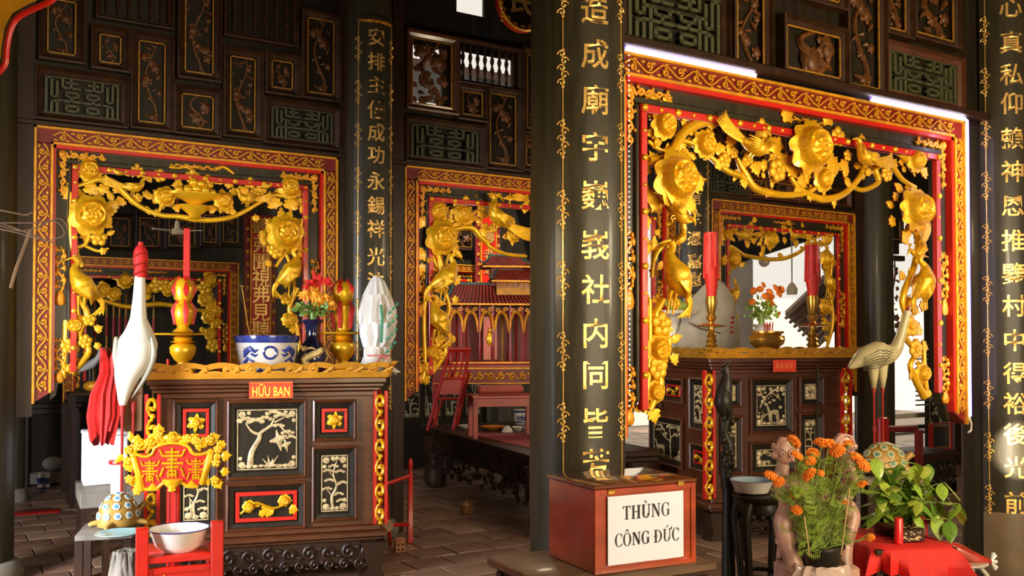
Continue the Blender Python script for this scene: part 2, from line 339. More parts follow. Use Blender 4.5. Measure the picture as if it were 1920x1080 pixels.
def bird_mb(kind='pheasant', flip=1):
    m = MB(); f = flip
    if kind == 'pheasant':
        stube(m, [(-.62*f,-.12,.02),(-.2*f,-.22,-.02),(.22*f,-.28,.02),(.48*f,-.28,.22),(.56*f,-.26,.50),(.66*f,-.24,.62)], [.06,.24,.30,.17,.11,.12], 12, 5)
        stube(m, [(.66*f,-.26,.64),(.86*f,-.24,.60),(.96*f,-.22,.55)], [.07,.045,.008], 6, 3)
        for k in range(3): stube(m, [(.6*f,-.26,.7),(.5*f-.06*k*f,-.26,.84-.05*k),(.36*f-.1*k*f,-.24,.88-.1*k)], [.03,.035,.01], 5, 3)
        for k in range(6):
            a = -.24+.10*k
            stube(m, [(-.45*f,-.16,.02+a*.2),(-.95*f,-.16,.06+a*.55),(-1.45*f,-.14,.18+a*.9),(-1.9*f+.06*k*f,-.1,.42+a)], [.09,.08,.07,.012], 6, 5, 0, .6)
        for k in range(5): stube(m, [(.22*f,-.46,.12-.03*k),(-.12*f,-.52,.16-.075*k),(-.52*f+.05*k*f,-.40,.18-.10*k)], [.06,.075,.012], 6, 4, 0, .7)
        for k in range(4): stube(m, [(.30*f+.06*k*f,-.30-.03*k,-.20+.06*k),(.40*f+.06*k*f,-.52,.0+.07*k),(.34*f+.06*k*f,-.42,.2+.08*k)], .028, 5, 3)
        for s in (0, .14): stube(m, [((-.02+s)*f,-.2,-.24),((-.08+s)*f,-.16,-.42),((.04+s)*f,-.16,-.52)], [.05,.03,.02], 5, 3)
    elif kind == 'crane':
        stube(m, [(-.55*f,-.14,-.55),(-.25*f,-.26,-.28),(.02*f,-.34,.05),(.18*f,-.30,.38),(.20*f,-.24,.62),(.05*f,-.22,.82),(.16*f,-.22,.98)], [.05,.30,.40,.22,.13,.09,.11], 12, 5)
        stube(m, [(.18*f,-.24,1.0),(.40*f,-.22,.94),(.62*f,-.2,.86)], [.06,.03,.008], 6, 3)
        for k in range(6): stube(m, [(.14*f,-.62,.16-.06*k),(-.16*f,-.62,-.10-.07*k),(-.46*f+.05*k*f,-.36,-.46-.06*k)], [.07,.085,.012], 6, 4, 0, .6)
        for k in range(4): stube(m, [(-.45*f,-.2,-.45),(-.62*f,-.16,-.8),(-.60*f+.14*k*f,-.12,-1.15)], [.1,.09,.015], 6, 4, 0, .6)
        for s in (0, .2): stube(m, [((-.05+s)*f,-.26,-.38),((.0+s)*f,-.2,-.72),((.02+s)*f,-.16,-1.05)], [.09,.035,.03], 6, 3)
    else:
        stube(m, [(-.8*f,-.10,-.02),(-.35*f,-.2,.0),(.05*f,-.3,.05),(.38*f,-.28,.22),(.50*f,-.26,.42)], [.05,.20,.32,.20,.17], 12, 5)
        stube(m, [(.54*f,-.26,.46),(.72*f,-.24,.42),(.80*f,-.22,.36)], [.07,.05,.01], 6, 3)
        for k in range(5): stube(m, [(.20*f,-.48,.18-.04*k),(-.18*f,-.50,.14-.06*k),(-.62*f+.05*k*f,-.30,.10-.07*k)], [.05,.07,.012], 6, 4, 0, .7)
        for k in range(4): stube(m, [(-.6*f,-.12,-.02),(-.95*f,-.12,.06-.08*k),(-1.2*f,-.08,.14-.12*k)], [.07,.06,.02], 6, 3, 0, .6)
    return m
def spiral(cx, cz, r, turns=1.25, a0=0.0, d=1, n=14, y=0.0, r1=0.15):
    out = []
    for i in range(n+1):
        t = i/n; rr = r*(1-(1-r1)*t); w = a0+d*2*math.pi*turns*t; out.append((cx+rr*math.cos(w), y, cz+rr*math.sin(w)))
    return out
def scroll_band_mb(L=1.0, H=1.0, n=2, seed=0, th=.07):     # running vine scroll, x in 0..L, z in 0..H
    m = MB(); rnd = random.Random(seed); step = L/n; A = H*0.30
    S = [(x*L/(n*8), 0, H/2+A*math.sin(math.pi*(x/8))) for x in range(n*8+1)]
    m.tube(S, H*th, 5, 0, True, 1.6)
    for k in range(n):
        s = 1 if k % 2 == 0 else -1; cx = (k+.5)*step; cz = H/2-s*H*0.10
        m.tube(spiral(cx, cz, H*.27, 1.2, math.pi/2*s, -s, 12), lerp_list([H*th, H*th*1.3], 13), 5, 0, True, 1.6)
        for q in (-.34, .34):
            m.sphere((cx+q*step, 0, H/2-s*H*.30), H*.12, 6, 4, 0, (1.6, .8, .8))
        m.sphere((cx, 0, cz), H*.11, 6, 4)
        m.sphere((cx+.18*step, 0, H/2+s*H*.40), H*.07, 6, 4, 0, (1.8, .8, .8))
    return m
def corner_scroll_mb(seed=0, flip=1):      # L shaped pierced scroll, corner at 0,0, arms 1 long in +x and -z
    m = MB(); rnd = random.Random(seed); f = flip
    def arm(ax):
        def T(a, b): return (f*a, -.02, b) if ax == 0 else (f*(-b), -.02, -a)
        for k in range(5):
            a = .12+.19*k; s = 1 if k % 2 else -1; sp = spiral(0, 0, .085-.006*k, 1.1, 0 if s > 0 else math.pi, s, 10)
            m.tube([T(a+p[0], -.10+p[2]) for p in sp], lerp_list([.030, .036], 11), 5)
        S = [T(.02+.96*i/16, -.10+.045*math.sin(i*1.6)) for i in range(17)]
        m.tube(S, lerp_list([.04, .035, .03, .012], 17), 5)
        for k in range(6): p = T(.1+.155*k, -.10+(.09 if k % 2 else -.09)); m.sphere(p, .036, 6, 4)
    arm(0); arm(1); m.sphere((f*.07, -.03, -.07), .09, 8, 5, 0, (1, .6, 1)); return m
def centre_scroll_mb():
    m = MB()
    for s in (-1, 1):
        S = [(s*i/14, -.02, .05*math.sin(i*1.4)) for i in range(15)]; m.tube(S, lerp_list([.09, .06, .045, .015], 15), 5)
        for k in range(4):
            a = .2+.2*k; d = 1 if k % 2 else -1
            m.tube(spiral(s*a, .06*d, .12-.015*k, 1.1, 0, d*s, 10), lerp_list([.035, .045], 11), 5)
            m.sphere((s*(a-.08), -.02, -.13*d), .05, 6, 4)
    m.sphere((0, -.05, 0), .14, 8, 6, 0, (1.3, .6, 1)); return m
def vine_spray_mb(H=1.0, seed=0):       # vertical spray with leaves and a vase-like foot, z 0..1
    m = MB(); rnd = random.Random(seed)
    m.lathe([(.02, 0), (.10, .02), (.13, .1), (.09, .2), (.05, .25)], 10, 0, (0, 0, 0), 1, .5)
    stube(m, [(0, 0, .2), (.09, 0, .4), (-.08, 0, .62), (.07, 0, .82), (0, 0, .98)], [.03, .03, .025, .015], 5, 5)
    for k in range(7):
        z = .3+.1*k; s = 1 if k % 2 else -1
        m.tube([(0, 0, z), (s*.09, 0, z+.03), (s*.11, 0, z+.09)], [.022, .03, .01], 5)
        m.sphere((s*.10, -.02, z+.02), .048, 6, 4, 0, (1, .6, 1.2)); m.sphere((-s*.07, -.02, z), .036, 6, 4)
    return m

G2 = [GOLD, REDL]
OR = {}
for k in range(3): OR['peony%d' % k] = peony_mb(8+k, k).mesh('peony', G2, 60)
for k in range(3): OR['leaf%d' % k] = leaf_mb(k).mesh('leaf', G2, 50)
OR['blossom'] = blossom_mb(5).mesh('blossom', G2, 70); OR['blossom6'] = blossom_mb(6).mesh('blossom', G2, 70)
OR['bud'] = bud_mb().mesh('bud', G2, 70)
for kd in ('pheasant', 'crane', 'dove'):
    OR[kd] = bird_mb(kd, 1).mesh('bird', G2, 70); OR[kd+'_l'] = bird_mb(kd, -1).mesh('bird', G2, 70)
OR['corner'] = corner_scroll_mb(0, 1).mesh('corner_scroll', GOLDP, 70); OR['corner_r'] = corner_scroll_mb(0, -1).mesh('corner_scroll', GOLDP, 70)
OR['centre'] = centre_scroll_mb().mesh('centre_scroll', GOLDP, 70)
OR['spray'] = vine_spray_mb().mesh('vine_spray', GOLDP, 70)
OR['band'] = scroll_band_mb(1.0, .42, 2).mesh('scroll_relief', GOLDP, 70)
PARTNAME = {'peony': 'peony', 'leaf': 'leaf', 'bloss': 'blossom', 'bud': 'bud', 'pheas': 'bird', 'crane': 'bird', 'dove': 'bird'}
def pname(k):
    for q, n in PARTNAME.items():
        if k.startswith(q): return n
    return k
def carve(root, Y, items, k=1.0):
    """items: (kind, px, py, size in px, angle deg ccw) on the wall plane y=Y; root stands at (0, Y, 0)"""
    for it in items:
        kind, px, py, sz = it[:4]; sz = sz*(1.3 if kind[:4] == 'leaf' else 1.08)
        a = it[4] if len(it) > 4 else 0; off = it[5] if len(it) > 5 else .035
        p = on_y(px, py, Y); s = sz*depth_y(px, Y)/F*k
        link(pname(kind), OR[kind], root, (p.x, -off, p.z), (0, -R(a), 0), (s, s*1.0, s))
def filler(root, Y, line, width, n, size, seed):
    rnd = random.Random(seed); S = smooth([Vector((a, b, 0)) for a, b in line], 12); out = []
    for i in range(n):
        p = S[min(len(S)-1, int(rnd.random()*len(S)))]; kd = rnd.choice(('leaf0', 'leaf1', 'leaf2', 'leaf0', 'blossom', 'bud', 'leaf1'))
        out.append((kd, p.x+rnd.uniform(-width, width), p.y+rnd.uniform(-width, width), size*rnd.uniform(.7, 1.15)*(.55 if kd[0] == 'b' else 1), rnd.uniform(0, 360), .016))
    carve(root, Y, out)
def carve_branch(root, Y, pts, rad, off=.03, name='branch', mats=None):
    P = []; k = depth_y(pts[0][0], Y)/F
    for q in pts: p = on_y(q[0], q[1], Y); P.append((p.x, -off, p.z))
    m = MB(); stube(m, P, [r*k for r in rad], 8, 6); return part(name, m, mats or G2, root, sharp=70)
def carve_cluster(root, Y, px, py, r, n, seed, kinds=('leaf0', 'leaf1', 'leaf2')):
    rnd = random.Random(seed); a0 = rnd.uniform(0, 360); out = []
    for i in range(n):
        a = a0+360*i/n+rnd.uniform(-14, 14); q = R(a)
        out.append((rnd.choice(kinds), px+math.cos(q)*r*.62, py-math.sin(q)*r*.62, r*rnd.uniform(.5, .68), a-90, .012))
    carve(root, Y, out)
# ------------------------------------------------------------------ floor: terracotta tiles
YA, YB = 3.48, 6.76
fl = MB(); fl.box(-8, 18, -6, 20, -0.2, -0.012)
floor = tag(part('floor', fl, GROUT), 'worn terracotta tile floor of the temple hall', kind='structure')
def project(p):
    d = _M.inverted() @ (Vector(p)-Vector((0, 0, EYE)))
    if d.z > -0.05: return None
    return (960+F*d.x/-d.z, 540+SH-F*d.y/-d.z, -d.z)
tw, tl = 0.30, 0.30
tile_meshes = []
for i, mm in enumerate((TERR, TERR2, TERR3)):
    t_ = MB(); t_.box(-tw/2+.005, tw/2-.005, -tl/2+.005, tl/2-.005, -.03, 0, 0, .004); tile_meshes.append(t_.mesh('tile', mm, 20))
zones = [(-20, 240, 850, 1090), (690, 1010, 880, 1090), (1350, 1500, 930, 1090), (1640, 1810, 850, 1030)]
cand = []; rest = MB(); rt = random.Random(3)
for j in range(-4, 44):
    for i in range(-12, 48):
        x = i*tw+(tw/2 if j % 2 else 0); y = j*tl
        if x > 14 or y > 12.5: continue
        z = rt.uniform(-.003, .002); q = project((x, y, 0)); inz = False
        if q: inz = any(a-15 < q[0] < b+15 and c-10 < q[1] < d+30 for a, b, c, d in zones)
        if inz: cand.append((q[2], x, y, z, rt.choice((0, 0, 1, 2))))
        else: rest.box(x-tw/2+.005, x+tw/2-.005, y-tl/2+.005, y+tl/2-.005, -.03, z)
cand.sort()
for k, (q, x, y, z, c) in enumerate(cand):
    if k < 290: link('tile', tile_meshes[c], floor, (x, y, z), (0, 0, 0))
    else: rest.box(x-tw/2+.005, x+tw/2-.005, y-tl/2+.005, y+tl/2-.005, -.03, z)
part('tiles', rest, TERR, floor, sharp=20, kind='stuff')

# ------------------------------------------------------------------ columns
def column(x, y, r, label, h=4.6, base=True):
    t = thing('column', label, 'column', (x, y, 0)); m = MB()
    m.lathe([(r*1.02, .12), (r*1.03, 1.2), (r, 2.6), (r*.96, h)], 40); part('shaft', m, COLW, t)
    if base: m = MB(); m.lathe([(r*1.28, 0), (r*1.32, .05), (r*1.18, .11), (r*1.05, .125)], 32); part('stone_base', m, STONE, t)
    return t
def col_at(px, Y): p = on_y(px, 640, Y); return p.x
XA1, XA2 = col_at(1082, YA), col_at(1888, YA)
XB0, XB1, XB2, XB3 = col_at(-38, YB), col_at(688, YB), col_at(1295, YB), col_at(1640, YB)
RC = 0.212
column(XA1, YA, RC, 'thick dark timber column behind the donation box, carrying the biggest lettered board')
column(XA2, YA+.05, .225, 'dark timber column at the far right edge, beside the white light tube', base=False)
column(XB0, YB, .2, 'dark timber column at the left edge of the picture, with dry twigs before it')
column(XB1, YB, .19, 'dark timber column standing between the two left gilded screens')
column(XB2, YB, .2, 'dark timber column seen through the right screen, left of the small inner screen')
column(XB3, YB, .2, 'dark timber column seen through the right screen, behind the grey crane')
p = on_z(29, 940, 0); column(p.x, p.y, .075, 'thin grey-brown post under the left end of the leftmost screen', 2.4)

# ------------------------------------------------------------------ carved gilded screens
SCREENS = []
def screen(label, Y, X0, X1, ZT, ZB, full=True, studs=True, group=None, sc=1.0, zr=None):
    B, D, S = .112*sc, .115*sc, .038*sc
    t = thing('carved_screen', label, 'carved screen', (0, Y+.06, 0))
    zbl = ZB; zbr = ZB if zr is None else zr
    # outer band : moulded frame with a dark red ground
    m = MB(); m.box(X0, X1, -.07, .03, ZT-B, ZT, 0, .008)
    for s, xa, zb in ((0, X0, zbl), (1, X1-B, zbr)):
        o = (0, B) if s == 0 else (B, 0)
        m.prism([(xa+o[0], zb), (xa+(o[1]), zb+.07), (xa+o[1], ZT-B), (xa+o[0], ZT-B)] if s == 0 else [(xa+B, zb), (xa+B, ZT-B), (xa, ZT-B), (xa, zb+.07)], -.07, .03)
    part('outer_band', m, REDD, t)
    m = MB(); e = .014*sc
    for a in (0, B-e):
        m.box(X0+a, X1-a, -.088, -.068, ZT-a-e, ZT-a); m.box(X0+a, X0+a+e, -.088, -.068, zbl+(.07 if a else 0), ZT-a); m.box(X1-a-e, X1-a, -.088, -.068, zbr+(.07 if a else 0), ZT-a)
    part('gilt_edging', m, GOLDP, t)
    m = MB(); m.box(X0+B, X1-B, -.075, .02, ZT-B-.022*sc, ZT-B); m.box(X0+B, X0+B+.018, -.075, .02, zbl+.08, ZT-B); m.box(X1-B-.018, X1-B, -.075, .02, zbr+.08, ZT-B)
    part('red_edging', m, REDB, t)
    U = (B-2*e)/.42; W = X1-X0-2*B; n = max(2, round(W/U)); ux = W/n; me = OR['band']
    for k in range(n): link('scroll_relief', me, t, (X0+B+k*ux, -.075, ZT-B+e), (0, 0, 0), (ux, U, U))
    for xa, zb, sgn in ((X0, zbl, 1), (X1-B, zbr, 1)):
        Hh = ZT-B-zb-.08; n = max(2, round(Hh/U)); uz = Hh/n
        for k in range(n): link('scroll_relief', me, t, (xa+e, -.075, ZT-B-k*uz), (0, R(90), 0), (uz, U, U))
    # inner board, stepped
    m = MB(); a0, a1 = B, B+D
    m.box(X0+a0, X1-a0, -.03, .02, ZT-a1, ZT-a0); m.box(X0+a1-.035, X1-a1+.035, -.05, -.02, ZT-a1, ZT-a1+.035, 0, .006)
    for sg, xa, xb, zb in ((1, X0+a0, X0+a1, zbl), (-1, X1-a1, X1-a0, zbr)):
        z0 = zb+.10; out, inn = (xa, xb) if sg > 0 else (xb, xa); d = (inn-out)
        m.prism([(out, ZT-a1), (inn, ZT-a1), (inn, z0+.14), (out+d*.8, z0+.10), (out+d*.72, z0+.03), (out+d*.4, z0+.02), (out+d*.3, z0-.05), (out, z0-.08)], -.03, .02)
        m.box(min(inn, inn-d*.2), max(inn, inn-d*.2), -.05, -.02, z0+.14, ZT-a1, 0, .006)
    part('inner_board', m, BOARD, t)
    cs = .30*sc
    link('corner_scroll', OR['corner'], t, (X0+B+.035, -.035, ZT-B-.03), (0, 0, 0), (cs, cs, cs)); link('corner_scroll', OR['corner_r'], t, (X1-B-.035, -.035, ZT-B-.03), (0, 0, 0), (cs, cs, cs))
    link('centre_scroll', OR['centre'], t, ((X0+X1)/2, -.035, ZT-B-D*.46), (0, 0, 0), (.17*sc, .15*sc, .10*sc))
    for xc, zb in ((X0+B+D*.46, zbl), (X1-B-D*.46, zbr)):
        for zz, hh in ((zb+.13, .30), (ZT-.58*(ZT-zb)-.12, .40)):
            link('vine_spray', OR['spray'], t, (xc, -.04, zz), (0, 0, 0), (.26*sc, .26*sc, hh*sc))
    # red strip with gilt studs
    m = MB(); a0 = B+D; a1 = a0+S
    m.box(X0+a0, X1-a0, -.065, -.02, ZT-a1, ZT-a0, 0, .004)
    for xa, zb in ((X0+a0, zbl), (X1-a1, zbr)): m.box(xa, xa+S, -.065, -.03, zb+.2, ZT-a1, 0, .004)
    part('red_strip', m, REDB, t)
    m = MB(); L = X1-X0-2*a0; n = max(4, int(L/.105))
    def stud(x, z, big):
        r = .019 if big else .010
        m.lathe([(r, 0), (r*.9, r*.5), (r*.3, r*.9), (0, r)], 8 if not big else 6, 0, (0, 0, 0)); k0 = len(m.v)-4*(8 if not big else 6)
        for q in range(k0, len(m.v)): v = m.v[q]; m.v[q] = (x+v[0], -.065-v[2], z+v[1])
    for k in range(n+1): stud(X0+a0+S/2+(L-S)*k/n, ZT-a0-S/2, k % 2 == 0)
    for xa, zb in ((X0+a0, zbl), (X1-a1, zbr)):
        H_ = ZT-a1-zb-.2; nn = int(H_/.12)
        for k in range(1, nn): stud(xa+S/2, ZT-a0-H_*k/nn, k % 2 == 0)
    part('gilt_studs', m, GOLD, t, kind='stuff')
    SCREENS.append(t); return t

def xz(px, py, Y): p = on_y(px, py, Y); return p.x, p.z
# --- screen A (right foreground)
xr, zt = xz(1803, 222, YA); xl = XA1+RC-.06
zt = (xz(1171, 92, YA)[1]+zt)/2-.02
SA = screen('largest gilded screen, edged by white light tubes, right of the donation box', YA, xl, xr, zt, xz(1810, 800, YA)[1], zr=xz(1810, 795, YA)[1])
A_items = [
 ('peony0',1262,335,47,0,.07),('peony1',1513,278,46,10,.07),('peony2',1712,394,38,0,.07),
 ('peony1',1250,232,27,20),('peony2',1326,270,25,0),('bud',1236,265,14,10),('blossom',1432,240,20,0),('blossom6',1462,318,22,0),('peony0',1548,335,22,0),('blossom',1575,255,19,0),
 ('peony1',1722,300,22,0),('blossom',1364,300,15,0),('blossom6',1668,325,15,0),('bud',1632,322,12,0),('blossom',1595,290,11,0),('bud',1233,700,16,180),
 ('pheasant',1400,278,48,-20,.08),('pheasant_l',1612,300,44,-6,.08),('pheasant',1262,402,38,-58,.08),('dove',1272,450,26,30,.06),('crane_l',1250,520,62,0,.08),
 ('pheasant_l',1712,470,33,48,.08),('crane',1716,530,46,10,.07),('blossom',1244,608,24,0),('peony0',1240,655,26,0),('blossom6',1238,690,22,0),
 ('blossom',1712,612,20,0),('blossom6',1722,655,18,0),('peony1',1735,700,18,0),('bud',1744,738,14,160),('peony2',1234,735,20,0),('leaf0',1230,765,26,190),
 ('leaf1',1216,300,30,150),('leaf0',1300,345,34,-70),('leaf0',1290,375,28,-120),('leaf2',1490,230,34,40),('leaf2',1550,235,36,-30),('leaf0',1555,300,34,-110),('leaf1',1470,280,34,80),
 ('leaf0',1260,200,22,30),('leaf1',1285,225,24,-40),('leaf0',1228,200,24,-10),('leaf2',1340,245,22,0),('leaf2',1345,298,24,-120),('leaf1',1300,285,24,120),('leaf0',1420,300,26,-160),('leaf1',1440,285,24,10),
 ('leaf0',1500,345,22,-150),('leaf2',1525,355,20,-180),('leaf1',1590,330,22,-140),('leaf0',1640,280,20,20),('leaf0',1735,330,20,-40),('leaf1',1700,360,24,60),('leaf0',1735,420,26,-150),
 ('leaf2',1735,585,22,-20),('leaf1',1720,690,20,150),('leaf2',1262,575,26,-60),('leaf0',1225,590,26,70),('leaf1',1262,640,24,-70),('leaf1',1222,640,24,100),
 ('leaf0',1228,470,26,60),('leaf2',1222,430,28,30),('leaf0',1264,680,20,-50),('leaf1',1570,365,20,180),('leaf0',1400,332,18,-170),('leaf2',1445,350,18,170)]
carve(SA, YA, A_items)
for (px, py, r, n, s) in ((1262,335,52,9,1),(1513,278,50,10,2),(1712,394,38,8,3),(1250,232,28,6,4),(1326,270,26,6,5),(1548,335,24,6,6),(1722,300,24,6,7),(1240,655,28,6,8),(1735,700,18,5,9),(1462,318,24,6,10)):
    carve_cluster(SA, YA, px, py, r, n, s)
for pts, rad in (
 ([(1225,300),(1262,290),(1290,245),(1330,225),(1360,222),(1385,235),(1390,262)], [8,10,11,10,8,4]),
 ([(1222,262),(1255,282),(1290,262),(1330,285),(1370,318),(1400,330),(1430,352),(1475,362)], [4,5,5,6,7,6,4]),
 ([(1390,295),(1405,325),(1425,352),(1470,364),(1520,360),(1545,345)], [4,8,8,7,6,3]),
 ([(1490,330),(1510,355),(1550,372),(1590,362),(1620,330),(1630,300)], [4,6,8,7,6,3]),
 ([(1600,345),(1625,355),(1655,340),(1650,315),(1675,305),(1700,335),(1725,350)], [4,5,6,6,5,4]),
 ([(1660,270),(1700,290),(1720,320)], [5,6,4]), ([(1712,425),(1730,445),(1722,500),(1700,560),(1712,600)], [5,7,6,6,4]),
 ([(1715,560),(1700,620),(1725,660),(1715,690),(1742,745)], [6,6,5,5,8]),
 ([(1262,380),(1285,410),(1285,440),(1240,470),(1230,520)], [8,7,6,6,4]),
 ([(1250,560),(1235,600),(1262,640),(1238,690),(1245,720),(1225,770)], [8,8,7,7,9,7]),
 ([(1225,560),(1225,640),(1222,720),(1216,775)], [6,6,6,5]), ([(1740,640),(1742,700),(1748,745)], [4,5,4])):
    carve_branch(SA, YA, pts, rad)

filler(SA, YA, [(1245,250),(1300,262),(1370,290),(1440,300),(1510,318),(1580,318),(1650,312),(1715,345)], 26, 46, 24, 61)
filler(SA, YA, [(1250,420),(1245,520),(1242,600),(1240,700),(1232,760)], 14, 26, 22, 62)
filler(SA, YA, [(1722,430),(1718,520),(1722,600),(1730,690),(1742,735)], 12, 24, 20, 63)
# --- light tube and bead lights round screen A : hung on the frame
lt = thing('light_tube', 'glowing white tube light along the top left edge of the large gilded screen', 'light tube', (0, YA-.02, 0))
def tubelight(root, a, b):
    p = Vector(xz(a[0], a[1], YA)); q = Vector(xz(b[0], b[1], YA))
    z0 = zt+.012; x0, x1 = p.x, q.x
    m = MB(); m.cyl((x0, 0, z0), (x1, 0, z0), .013, n=10); part('glowing_tube', m, LED, root)
    m = MB(); m.cyl((x0, .012, z0+.020), (x1, .012, z0+.020), .012, n=8); part('violet_fringe', m, LEDV, root)  # lens fringe modelled as an emissive strip, not a tube part
tubelight(lt, (1170, 92), (1410, 143))
lt2 = thing('light_tube', 'glowing white tube light along the top right corner of the large gilded screen', 'light tube', (0, YA-.02, 0))
tubelight(lt2, (1630, 188), (1803, 222))
lt3 = thing('light_tube', 'tall glowing white tube light down the right leg of the large gilded screen', 'light tube', (xr+.014, YA-.02, 0))
zb_ = xz(1810, 780, YA)[1]
m = MB(); m.cyl((0, 0, zb_), (0, 0, zt+.01), .013, n=10); part('glowing_tube', m, LED, lt3)
m = MB(); m.cyl((.024, .01, zb_), (.024, .01, zt+.01), .013, n=8); part('violet_fringe', m, LEDV, lt3)  # same emissive strip for the fringe beside the upright tube
m = MB(); m.tube([(0, 0, zb_), (.01, -.01, zb_-.05), (.02, 0, zb_-.09), (-.01, 0, zb_-.10)], .006, 6); part('cable', m, WHITE, lt3)
light('tube_glow_right', 'AREA', (xr-.1, YA-.16, 2.0), 5, (.8, .75, 1.0), .05, (xr-.1, YA+1, 2.0), 1.7)
bl = MB()
for k in range(70): bl.sphere((xl+.13+0*k, -.0, zt-.02-k*.024), .0035, 5, 3)
for k in range(70): bl.sphere((xr-.004, -.0, zt-.02-k*.024), .0035, 5, 3)
o = part('bead_light_string', bl, BULB, None, (0, YA-.03, 0), kind='stuff'); tag(o, 'string of tiny warm bead lights along both legs of the large gilded screen', 'fairy lights')

# --- screens on wall B
xl, zt1 = xz(64, 232, YB); xr1 = xz(632, 293, YB)[0]; ztB = 2.90
SB1 = screen('leftmost gilded screen with doves and a flower vase in its centre, behind the left altar', YB, xl, xr1, ztB, xz(58, 757, YB)[1])
B1_items = [
 ('peony0',170,404,34,0,.07),('peony1',533,437,31,0,.07),('peony2',168,318,21,0),('peony0',545,350,20,0),('dove_l',222,325,16,0,.05),('dove',500,350,15,0,.05),
 ('pheasant',248,352,28,-2,.06),('pheasant_l',462,374,26,2,.06),('blossom',258,318,12,0),('peony1',310,368,17,0),('peony2',420,376,16,0),('blossom6',300,328,13,0),('blossom',362,330,14,0),('blossom',390,340,14,0),('blossom',470,342,12,0),
 ('crane_l',152,535,48,6,.08),('crane',540,510,42,-4,.08),('blossom',186,446,15,0),('blossom6',520,470,15,0),('peony1',140,610,16,0),('blossom',168,600,12,0),('blossom6',160,640,13,0),('blossom',130,650,15,0),('bud',128,690,14,180),('leaf0',140,680,18,160),
 ('peony2',545,600,14,0),('blossom',538,560,12,0),('leaf0',205,392,20,-40),('leaf1',212,378,18,20),('leaf0',138,370,24,40),('leaf0',170,366,24,-10),('leaf2',190,365,22,-20),('leaf0',520,392,24,20),('leaf0',545,395,24,-10),('leaf1',565,400,22,-30),
 ('leaf1',285,342,18,30),('leaf0',330,330,20,20),('leaf0',345,345,18,100),('leaf0',405,345,20,-20),('leaf2',440,350,18,60),('leaf1',435,390,16,-150),('leaf2',295,390,15,170),('leaf0',340,390,13,90),('leaf0',392,392,13,-90),('leaf2',480,400,14,190),
 ('leaf2',140,345,14,160),('leaf1',275,385,14,200),('leaf0',178,440,16,40),('leaf1',200,440,14,-60),('leaf2',185,470,14,-90),('leaf1',150,470,16,80),('leaf0',504,455,16,60),('leaf2',512,490,14,120),('leaf1',560,470,16,-30),
 ('leaf0',178,620,14,-60),('leaf1',150,630,14,80),('leaf2',175,650,14,-80),('leaf0',145,665,14,60),('leaf1',556,640,12,-30)]
carve(SB1, YB, B1_items)
for (px, py, r, n, s) in ((168,405,38,9,21),(533,437,34,9,22),(168,318,20,6,23),(545,350,20,6,24),(310,368,19,6,25),(420,376,18,6,26),(258,318,12,5,27),(470,342,12,5,28),(140,610,17,5,29)): carve_cluster(SB1, YB, px, py, r, n, s)
for pts, rad in (
 ([(138,350),(165,342),(190,335),(215,342),(235,362),(262,385),(300,402),(335,405),(365,410)], [4,5,7,7,5,5,5,6]),
 ([(365,410),(395,412),(430,408),(460,396),(490,378),(515,365),(550,370)], [6,5,5,4,6,4]),
 ([(300,395),(306,380)], [3,3]), ([(420,395),(428,380)], [3,3]), ([(135,360),(135,430),(140,470),(155,500)], [7,8,8,6]), ([(168,440),(160,458),(138,466),(130,480)], [4,4,3]), ([(160,460),(185,470),(205,465)], [3,3,2]),
 ([(148,560),(165,590),(150,630),(168,660),(135,700)], [6,6,5,6,7]), ([(568,410),(560,460),(540,470),(520,500)], [7,6,4,3]), ([(535,468),(545,490),(560,520)], [3,4,5]), ([(560,540),(545,580),(560,620),(565,670)], [6,5,5,4]),
 ([(325,322),(345,312),(362,318),(365,330)], [3,3,2]), ([(405,318),(420,312),(437,322),(445,335)], [3,3,2]), ([(125,600),(123,660),(120,710)], [5,6,5])):
    carve_branch(SB1, YB, pts, rad)
filler(SB1, YB, [(150,335),(210,350),(280,362),(330,372),(400,376),(460,372),(520,362),(565,370)], 15, 44, 16, 64)
filler(SB1, YB, [(142,450),(142,560),(145,640),(132,690)], 10, 22, 14, 65)
filler(SB1, YB, [(560,420),(555,520),(560,640)], 10, 16, 14, 66)
# gilt bowl of fruit at the centre of the screen
p = on_y(366, 380, YB); k_ = depth_y(366, YB)/F
m = MB(); m.lathe([(3*k_, -32*k_), (14*k_, -30*k_), (10*k_, -24*k_), (30*k_, -8*k_), (28*k_, -4*k_), (12*k_, -2*k_), (24*k_, 4*k_), (50*k_, 14*k_), (52*k_, 18*k_), (40*k_, 16*k_)], 28, 0, (0, 0, 0), 1, .45)
part('fruit_bowl', m, G2, SB1, (p.x, -.05, p.z)); 
for dx, dz, r in ((-30, 22, 8), (-14, 24, 9), (2, 26, 10), (18, 24, 9), (32, 21, 7), (-4, 38, 9), (10, 36, 8)):
    m = MB(); m.sphere((0, 0, 0), r*k_, 10, 8); part('fruit', m, G2, SB1, (p.x+dx*k_, -.06, p.z+dz*k_))

